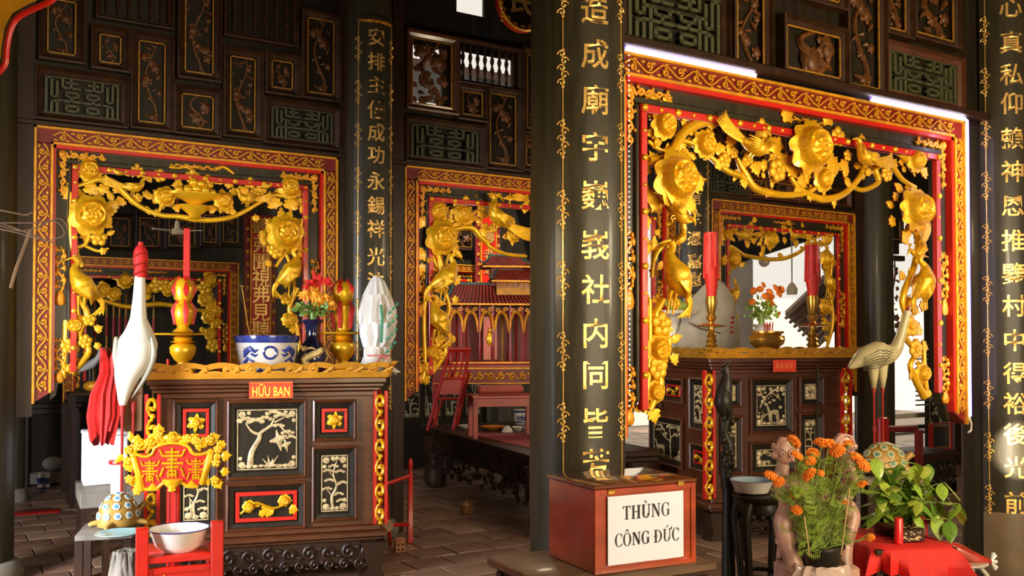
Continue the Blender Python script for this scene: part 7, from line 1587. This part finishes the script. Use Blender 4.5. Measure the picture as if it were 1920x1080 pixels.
heads = [(1484,822,14,1),(1492,850,11,.4),(1523,845,13,1),(1540,827,15,1),(1554,826,9,1),(1572,838,15,1),(1590,829,9,1),(1519,860,11,.6),(1603,853,13,1),(1615,866,14,1),(1522,884,14,1),(1538,884,7,.7),(1443,888,13,1),(1462,899,11,.9),(1497,923,15,1),(1493,952,10,.9),(1517,965,9,1),(1582,941,9,.6,),(1616,905,12,1),(1605,975,10,1),(1632,1004,9,1),(1485,952,6,.6)]
rf = random.Random(33); stem = MB(); feath = MB()
def fz(px, py, d): p_ = pt(px, py, TM+d); return p_-b
def frond(M_, base, tip, w):
    base = Vector(base); tip = Vector(tip); M_.tube([base, base.lerp(tip, .5)+Vector((0, 0, w*.15)), tip], [.0016, .0013, .0006], 4)
    ax_ = (tip-base); L = ax_.length; side = ax_.cross(Vector((rf.uniform(-1, 1), rf.uniform(-1, 1), rf.uniform(-.2, 1)))).normalized()
    for q_ in range(1, 9):
        c = base.lerp(tip, q_/9); l = w*math.sin(math.pi*(q_+1)/11)
        for s in (-1, 1):
            e = c+side*s*l+ax_*.14; mid = (c+e)/2; nn = ax_.normalized()*w*.07; i0 = len(M_.v); M_.v += [tuple(c), tuple(mid+nn), tuple(e), tuple(mid-nn)]; M_.f.append((i0, i0+1, i0+2, i0+3)); M_.m.append(0)
for i, hd in enumerate(heads):
    px, py, r, q0 = hd; d = rf.uniform(-.18, .12); top = fz(px, py+r*.5, d); bx_ = Vector((rf.uniform(-18, 18)*k, rf.uniform(-14, 14)*k, 34*k)); mid = (bx_+top)/2+Vector((rf.uniform(-8, 8)*k, 0, rf.uniform(0, 14)*k))
    stube(stem, [bx_, mid, top], [.0034, .0028, .0018], 5, 5)
    o = link('flower_head', FH_O, t, top+Vector((0, 0, -r*.2*k)), (R(rf.uniform(15, 55)), R(rf.uniform(-20, 20)), rf.uniform(0, 6)), (r*k*1.12,)*3)
    stem.lathe([(.002, -.02), (.006, -.008), (.010, .002)], 7, 0, tuple(top))
    for q_ in range(9):
        c = bx_.lerp(top, rf.uniform(.15, .93)); a = rf.uniform(0, 6.28); l = rf.uniform(18, 38)*k; frond(feath, c, c+Vector((l*math.cos(a), l*math.sin(a)*.8, l*rf.uniform(-.1, .7))), l*.42)
for q_ in range(120):
    c = Vector((rf.uniform(-62, 62)*k, rf.uniform(-24, 40)*k, rf.uniform(30, 175)*k)); a = rf.uniform(0, 6.28); l = rf.uniform(18, 42)*k; frond(feath, c, c+Vector((l*math.cos(a), l*math.sin(a)*.8, l*rf.uniform(-.3, .7))), l*.42)
part('stems', stem, STEM, t, sharp=70); part('feathery_leaves', feath, mat('marigold_green', (.30, .44, .05), .5, 0, .4, 10), t, kind='stuff')
for a, c in (((1518, 1042), (1508, 968)), ((1577, 1040), (1593, 915))):
    m = MB(); m.tube([fz(*a, -.12), fz(*c, -.12)], .0035, 6); part('support_stick', m, mat('bamboo_stick', (.55, .36, .14), .6), t)
# ------------------------------------------------------------------ leafy plant, red cloth table, tins
TL = 4.5; k = TL/F; b = pt(1668, 1012, TL); zb2 = b.z
t = thing('offering_table', 'small table under a draped bright red cloth at the lower right', 'table', (pt(1688, 1020, 4.3).x, pt(1688, 1020, 4.3).y, 0), R(-25)); zt2 = pt(1688, 1018, 4.3).z
m = MB(); m.box(-.17, .22, -.10, .34, zt2-.03, zt2-.006, 0, .004); part('top', m, DARKW, t)
for x, y in ((-.15, -.08), (.20, -.08), (-.15, .32), (.20, .32)): m = MB(); m.box(x-.015, x+.015, y-.015, y+.015, 0, zt2-.03); part('leg', m, DARKW, t)
m = MB(); N = 44; vs = []; rp = random.Random(17)
def rr_pt(a, s): c, q_ = math.cos(a), math.sin(a); m_ = max(abs(c), abs(q_)); return (.025+.205*s*c/m_**.8, .12+.23*s*q_/m_**.8)
for i, (s, dz) in enumerate(((.2, .0), (.6, .001), (.97, .0), (1.03, -.012), (1.10, -.06), (1.16, -.11), (1.2, -.15))):
    for q_ in range(N):
        a = 2*math.pi*q_/N; wv = (1+.045*math.sin(q_*1.43*2)*(i-2 if i > 2 else 0)); x, y = rr_pt(a, s*wv); z = zt2+dz*(1+.35*math.sin(a*4+1) if i > 3 else 1); vs.append((x, y, z))
m.add(vs, [(i*N+q_, i*N+(q_+1) % N, (i+1)*N+(q_+1) % N, (i+1)*N+q_) for i in range(6) for q_ in range(N)]+[tuple(range(N))]); tag(part('red_tablecloth', m, CLOTHR, None, t.location, (0, 0, R(-25)), sharp=70), 'bright red cloth draped over the small offering table at the lower right', 'tablecloth')
for px0, px1, py0, py1, T_, lab in ((1677, 1693, 972, 1020, 4.15, 'red round candle tin, left of the two on the red cloth'), (1722, 1739, 963, 1003, 4.3, 'red round candle tin behind the small carved box, right of the two')):
    q = on_z((px0+px1)/2, py1, zt2); kk = project(q)[2]/F; t = thing('candle_tin', lab, 'candle', (q.x, q.y, zt2+.003)); r = (px1-px0)/2*kk; hh = pt(px0, py0, kk*F).z-zt2; m = MB(); m.lathe([(r, 0), (r, hh-.004), (r*.9, hh), (0, hh-.004)], 24); part('red_glass', m, mat('red_tin', (.80, .02, .02), .3, 0, .1, 4, coat=.4), t, sharp=30); m = MB(); m.cyl((0, 0, hh-.004), (0, 0, hh+.01), .0015, n=5); part('wick', m, BLACKW, t)
q = on_z(1714, 1018, zt2); kk = project(q)[2]/F; t = thing('carved_box', 'small dark carved wooden box with pale flecks on the red cloth', 'box', (q.x, q.y, zt2+.003), R(-18)); m = MB(); m.box(-24*kk, 24*kk, 0, .07, 0, 25*kk, 0, .004); part('box_body', m, DARKW, t)
m = MB(); rp = random.Random(6)
for q_ in range(26): m.sphere((rp.uniform(-22, 22)*kk, -.001, rp.uniform(4, 20)*kk), rp.uniform(1, 2.4)*kk, 6, 4, 0, (1.3, .5, .8))
for q_ in range(14): m.sphere((rp.uniform(-22, 22)*kk, rp.uniform(.01, .06), 25*kk), rp.uniform(1, 2.4)*kk, 6, 4, 0, (1.3, 1, .4))
part('pale_inlay', m, PEARL, t)
t = thing('plant_pot', 'low dark bowl holding the leafy green plant', 'pot', (b.x, b.y, zt2+.004)); m = MB(); m.lathe(L_([(20,0),(28,6),(33,24),(31,25),(25,14),(0,14)], k), 24); part('pot', m, mat('dark_olive_bowl', (.06, .06, .025), .25, coat=.5), t)
t = thing('leafy_plant', 'bright green leafy branches rising from a dark bowl on the red cloth table', 'plant', (b.x, b.y, zt2+.03)); b3 = t.location.copy()
lf = leaf_mb(1); LM = []
for mt_ in (GREENL, GREEN, mat('yellow_green_leaf', (.46, .56, .07), .35, 0, .3, 10, coat=.2)):
    g = MB(); n_ = 9; vs = []
    for i in range(n_+1):
        u = i/n_; w = .27*math.sin(math.pi*u**.8)*(1-.15*u); z_ = -.10*u*u
        vs += [(-w, z_-.05*w, u), (0, z_+.03, u), (w, z_-.05*w, u)]
    g.add(vs, [f_ for i in range(n_) for f_ in ((i*3, i*3+1, i*3+4, i*3+3), (i*3+1, i*3+2, i*3+5, i*3+4))]); LM.append(g.mesh('leaf', mt_, 80))
rf = random.Random(44)
tips = [(1640,858),(1660,878),(1690,862),(1718,868),(1700,900),(1735,905),(1725,940),(1770,905),(1755,950),(1800,945),(1780,975),(1695,945),(1650,925),(1645,965),(1680,905),(1740,870)]
for i, (px, py) in enumerate(tips):
    tp = pt(px, py, TL+rf.uniform(-.2, .15))-b3; m = MB(); mid = tp*.5+Vector((0, 0, .06)); S = smooth([Vector((rf.uniform(-.02, .02), 0, 0)), mid, tp], 6); m.tube(S, lerp_list([.0045, .003, .0015], len(S)), 5); part('branch', m, STEM, t, sharp=70)
    for q_ in range(10):
        c = S[int((len(S)-1)*min(1, .35+.08*q_))]; a = rf.uniform(0, 6.28); s = rf.uniform(34, 52)*k
        d = Vector((math.cos(a)*.8, math.sin(a)*.6, rf.uniform(-1.4, .1))).normalized(); qd = d.to_track_quat('Z', 'Y').to_euler(); link('leaf', rf.choice(LM), t, c, qd, (s, s, s))
# white metal chair with wrapped incense
t = thing('metal_chair', 'white metal chair with curved legs at the lower right, carrying a red wrapped bundle', 'chair', (pt(1790, 1050, 4.7).x, pt(1790, 1050, 4.7).y, 0), R(-30)); zs = pt(1790, 1050, 4.7).z
m = MB(); m.lathe([(0, -.012), (.145, -.012), (.155, -.004), (.15, .002), (0, .002)], 32, 0, (0, 0, zs)); part('seat', m, METALW, t)
for a in (.6, 2.2, 3.8, 5.4): m = MB(); c, s = math.cos(a), math.sin(a); stube(m, [(.12*c, .12*s, zs-.01), (.17*c, .17*s, zs-.08), (.15*c, .15*s, zs*.5), (.2*c, .2*s, 0)], .011, 8); part('leg', m, METALW, t)
m = MB(); m.tube([(.13*math.cos(a*.3), .13*math.sin(a*.3), zs*.55) for a in range(22)], .007, 6); part('ring', m, METALW, t)
q = pt(1745, 1062, 4.25); t = thing('carved_chair_back', 'dark carved lattice fan back of a small chair at the bottom, under the red cloth', 'chair back', (q.x, q.y, 0), R(-25)); k = 4.25/F; zc_ = pt(1745, 1075, 4.25).z
m = MB(); m.tube([(26*k*math.cos(a*.21), 0, zc_+22*k*math.sin(a*.21)) for a in range(16)], 3*k, 6)
for a in range(8): m.tube([(0, 0, zc_-10*k), (24*k*math.cos(.2+a*.39), 0, zc_+20*k*math.sin(.2+a*.39))], 1.8*k, 5)
m.tube([(14*k*math.cos(a*.21), 0, zc_+12*k*math.sin(a*.21)) for a in range(16)], 1.8*k, 5); part('fan_lattice', m, mat('pale_carved_wood', (.30, .24, .13), .5, 0, .4, 10), t)
m = MB(); m.box(-26*k, 26*k, -.01, .01, 0, zc_-8*k); part('lower_back', m, DARKW, t)
k = 4.65/F; P = [pt(*a, 4.65) for a in ((1745,1012),(1790,1022),(1830,1040),(1858,1046),(1864,1050))]; q = P[2]; t = thing('incense_bundle', 'red and gold wrapped bundle with a knotted end on the white metal chair', 'bundle', q)
m = MB(); S = [p_-q+Vector((0, 0, -.02)) for p_ in P[:4]]; stube(m, S, [.022, .035, .030, .012], 10); part('red_bundle', m, mat('crimson_wrap', (.45, .04, .02), .3, 0, .4, 12, coat=.6), t, sharp=80)
m = MB(); stube(m, [p_+Vector((0, 0, .012)) for p_ in S[:3]], [.012, .020, .014], 8); part('gold_strip', m, GOLDP, t, sharp=80)
m = MB(); e = P[3]-q+Vector((0, 0, -.02))
for a in range(7): m.tube([e, e+Vector((.03, -.01*math.cos(a), .04*math.sin(a*.9)))], [.004, .010], 6)
part('plastic_knot', m, PLASTIC, t)
q = on_z(1890, 1068, 0); 
q = Vector((XA2-.02, YA+.05-.36, pt(1893, 985, 5.7).z)); t = thing('wood_block', 'plain brown wooden block fixed at the foot of the right edge column', 'block', q); m = MB(); m.box(-.0, .12, 0, .1, -.17, .02, 0, .004); part('block', m, mat('plain_brown_wood', (.24, .10, .035), .5, 0, .4, 5, .2), t)
m = MB()
# stone foot of the right column
t = thing('wood_footing', 'brown wooden footing below the lettered board on the right edge column', 'footing', (XA2, YA+.05, 0)); m = MB(); m.lathe([(.226, .002), (.255, .002), (.255, .40), (.25, .43), (.226, .43)], 24, caps=False, a0=-math.pi/2+fa2-R(43), a1=-math.pi/2+fa2+R(60)); part('curved_footing', m, mat('brown_footing_wood', (.17, .11, .05), .5, 0, .35, 6, .3), t)

# ------------------------------------------------------------------ right rear bay: doorway, panels, side altar, courtyard
YD = 7.0
def yx(px, py, Y=YD): p_ = on_y(px, py, Y); return p_.x, p_.z
xa, zA = yx(1648, 480); xb, zB = yx(1686, 480); xc, _ = yx(1742, 480); xd, zD = yx(1830, 500)
m = MB(); m.box(xa-.3, xb, 0, .08, zB+.02, 4.6); m.box(xb, 14, 0, .08, yx(1700, 470)[1]+.55, 4.6); m.box(xc, 14, 0, .08, 0, 4.6); m.box(xa-.35, xa, -.0, .08, 0, 4.6)
wR = tag(part('wall_rear_right', m, BLACKW, None, (0, YD, 0)), 'dark timber wall with a bright doorway behind the grey green crane', kind='structure')
m = MB(); x0, z1 = yx(1664, 488); x1, z0 = yx(1690, 640)
mm_ = flower_relief_mb(2, 4.0); part('pierced_carving', mm_, ORNG, wR, (x0, .03, z0), (0, 0, 0), (x1-x0, .3, (z1-z0)/4.0)); m.box(x0-.05, x0, -.03, .05, z0-.3, z1+.05); m.box(x0-.05, x1+.04, -.03, .05, z1, z1+.06); m.box(x0-.03, x1, 0, .05, z0-.06, z0)
part('door_surround', m, DARKW, wR)
panel(wR, YD, (1655,395), (1690,455), 'flower', .04, 1, wood=PANELW); panel(wR, YD, (1745,795), (1782,842), 'flower', .04, 2, wood=REDL)
x0, z1 = yx(1722, 640); x1, z0 = yx(1744, 760); m = MB()
for i in range(14): z = z0+(z1-z0)*i/14; m.box(x0, x1, .01, .05, z, z+.018)
part('louvred_shutter', m, mat('grey_louvre', (.16, .15, .15), .6), wR)
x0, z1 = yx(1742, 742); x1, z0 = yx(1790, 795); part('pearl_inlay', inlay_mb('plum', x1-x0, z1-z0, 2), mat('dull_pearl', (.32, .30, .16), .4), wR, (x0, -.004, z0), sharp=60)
# white balustrade in the doorway
t = thing('balustrade', 'white and dark rails across the bright doorway behind the grey green crane', 'railing', (0, YD+.3, 0)); x0, z1 = yx(1655, 783, YD+.3); x1, _ = yx(1760, 783, YD+.3)
m = MB(); m.box(x0, x1, 0, .05, z1-.03, z1+.03); part('white_rail', m, WHITE, t); z2 = yx(1700, 800, YD+.3)[1]; m = MB(); m.box(x0, x1, .0, .05, z2-.035, z2+.01); part('dark_rail', m, DARKW, t); z3 = yx(1700, 812, YD+.3)[1]; m = MB(); m.box(x0, x1, .0, .04, z3-.02, z3+.005); part('lower_rail', m, STONE, t)
for x in (x0+.1, x1-.1): m = MB(); m.box(x-.03, x+.03, 0, .04, 0, z1); part('post', m, WHITE, t)
q = pt(1660, 830, 7.0); t = thing('red_chair_arm', 'red wooden chair side between the crane legs and the doorway', 'chair', (q.x, q.y, 0), R(-20)); m = MB(); zz = pt(1650, 783, 7.0).z; m.box(-.05, .04, 0, .05, 0, zz, 0, .01); part('side_post', m, REDL, t); m = MB(); m.box(-.05, .32, .05, .1, zz-.12, zz-.07, 0, .006); part('rail', m, REDD, t); m = MB(); m.box(.28, .32, 0, .05, 0, zz-.1); part('leg', m, REDD, t)
# side altar at the right
a = on_y(1722, 850, 5.6); b = on_y(1800, 850, 5.6); zt3 = on_y(1750, 850, 5.6).z; t = thing('side_altar', 'dark carved side altar behind the leafy plant', 'altar', (a.x, 5.6, 0)); w = b.x-a.x
m = MB(); m.box(0, w, 0, .5, zt3-.04, zt3, 0, .006); m.box(.02, w-.02, .02, .48, zt3-.08, zt3-.04); part('top', m, DARKW, t); m = MB(); m.box(.03, w-.03, .03, .45, zt3-.4, zt3-.08); part('body', m, BLACKW, t); m = MB(); scroll_row(m, .04, w-.04, zt3-.15, .12, 0, .02); scroll_row(m, .04, w-.04, zt3-.28, .12, 0, .02); part('carved_scrolls', m, BLACKW, t, kind='stuff')
for x in (.05, w-.05): m = MB(); m.box(x-.04, x+.04, .03, .1, 0, zt3-.3); part('leg', m, BLACKW, t)
# courtyard: bright plastered walls, eave with rafters, tiled verge
cw = MB(); cw.box(8.6, 24, 13.0, 13.2, 0, 2.35); tag(part('wall_courtyard', cw, PLAST), 'sunlit plaster wall across the courtyard', kind='structure')
x0 = on_y(1356, 560, 9.0).x; cw = MB(); cw.box(x0, x0+.55, 9.0, 9.2, 0, 2.6); tag(part('wall_pier', cw, PLAST, None), 'short pale pier beyond the small screen', kind='structure')
e0 = on_y(1380, 470, 8.3); ev = thing('courtyard_eave', 'dark beam and brown rafters of the courtyard eave seen through the small screen', 'eave', (0, 0, 0))
a = on_y(1366, 480, 8.6); b = on_y(1560, 430, 8.6); m = MB(); m.box(a.x-.6, b.x+.4, 8.5, 8.7, a.z-.04, a.z+.42); 
m = MB(); a = pt(1340, 508, 12.6); b = pt(1575, 432, 11.0); U = Vector((0, 0, .75)); Dv = Vector((.1, .12, 0)); m.add([a, b, b+U, a+U, a+Dv, b+Dv, b+U+Dv, a+U+Dv], [(0, 1, 2, 3), (7, 6, 5, 4), (0, 4, 5, 1), (1, 5, 6, 2), (2, 6, 7, 3), (3, 7, 4, 0)]); part('beam', m, BLACKW, ev)
rfm = mat('brown_rafter', (.16, .075, .035), .6, 0, .4, 6)
for i in range(8):
    s_ = pt(1572, 505+i*13, 10.9+.15*i); e_ = pt(1474+i*8, 596+i*8, 12.9+.15*i); m = MB(); m.tube([s_, e_], .026, 6); part('rafter', m, rfm, ev)
m = MB(); q = [pt(1576, 498, 10.9), pt(1472, 594, 12.9), pt(1536, 655, 14.1), pt(1578, 612, 12.1)]; m.add([v+Vector((0, 0, .03)) for v in q]+[v+Vector((0, 0, .08)) for v in q], [(0, 1, 2, 3), (7, 6, 5, 4), (0, 4, 5, 1), (1, 5, 6, 2), (2, 6, 7, 3), (3, 7, 4, 0)]); part('roof_boards', m, mat('pale_roof_board', (.42, .28, .18), .7, 0, .4, 8), ev)
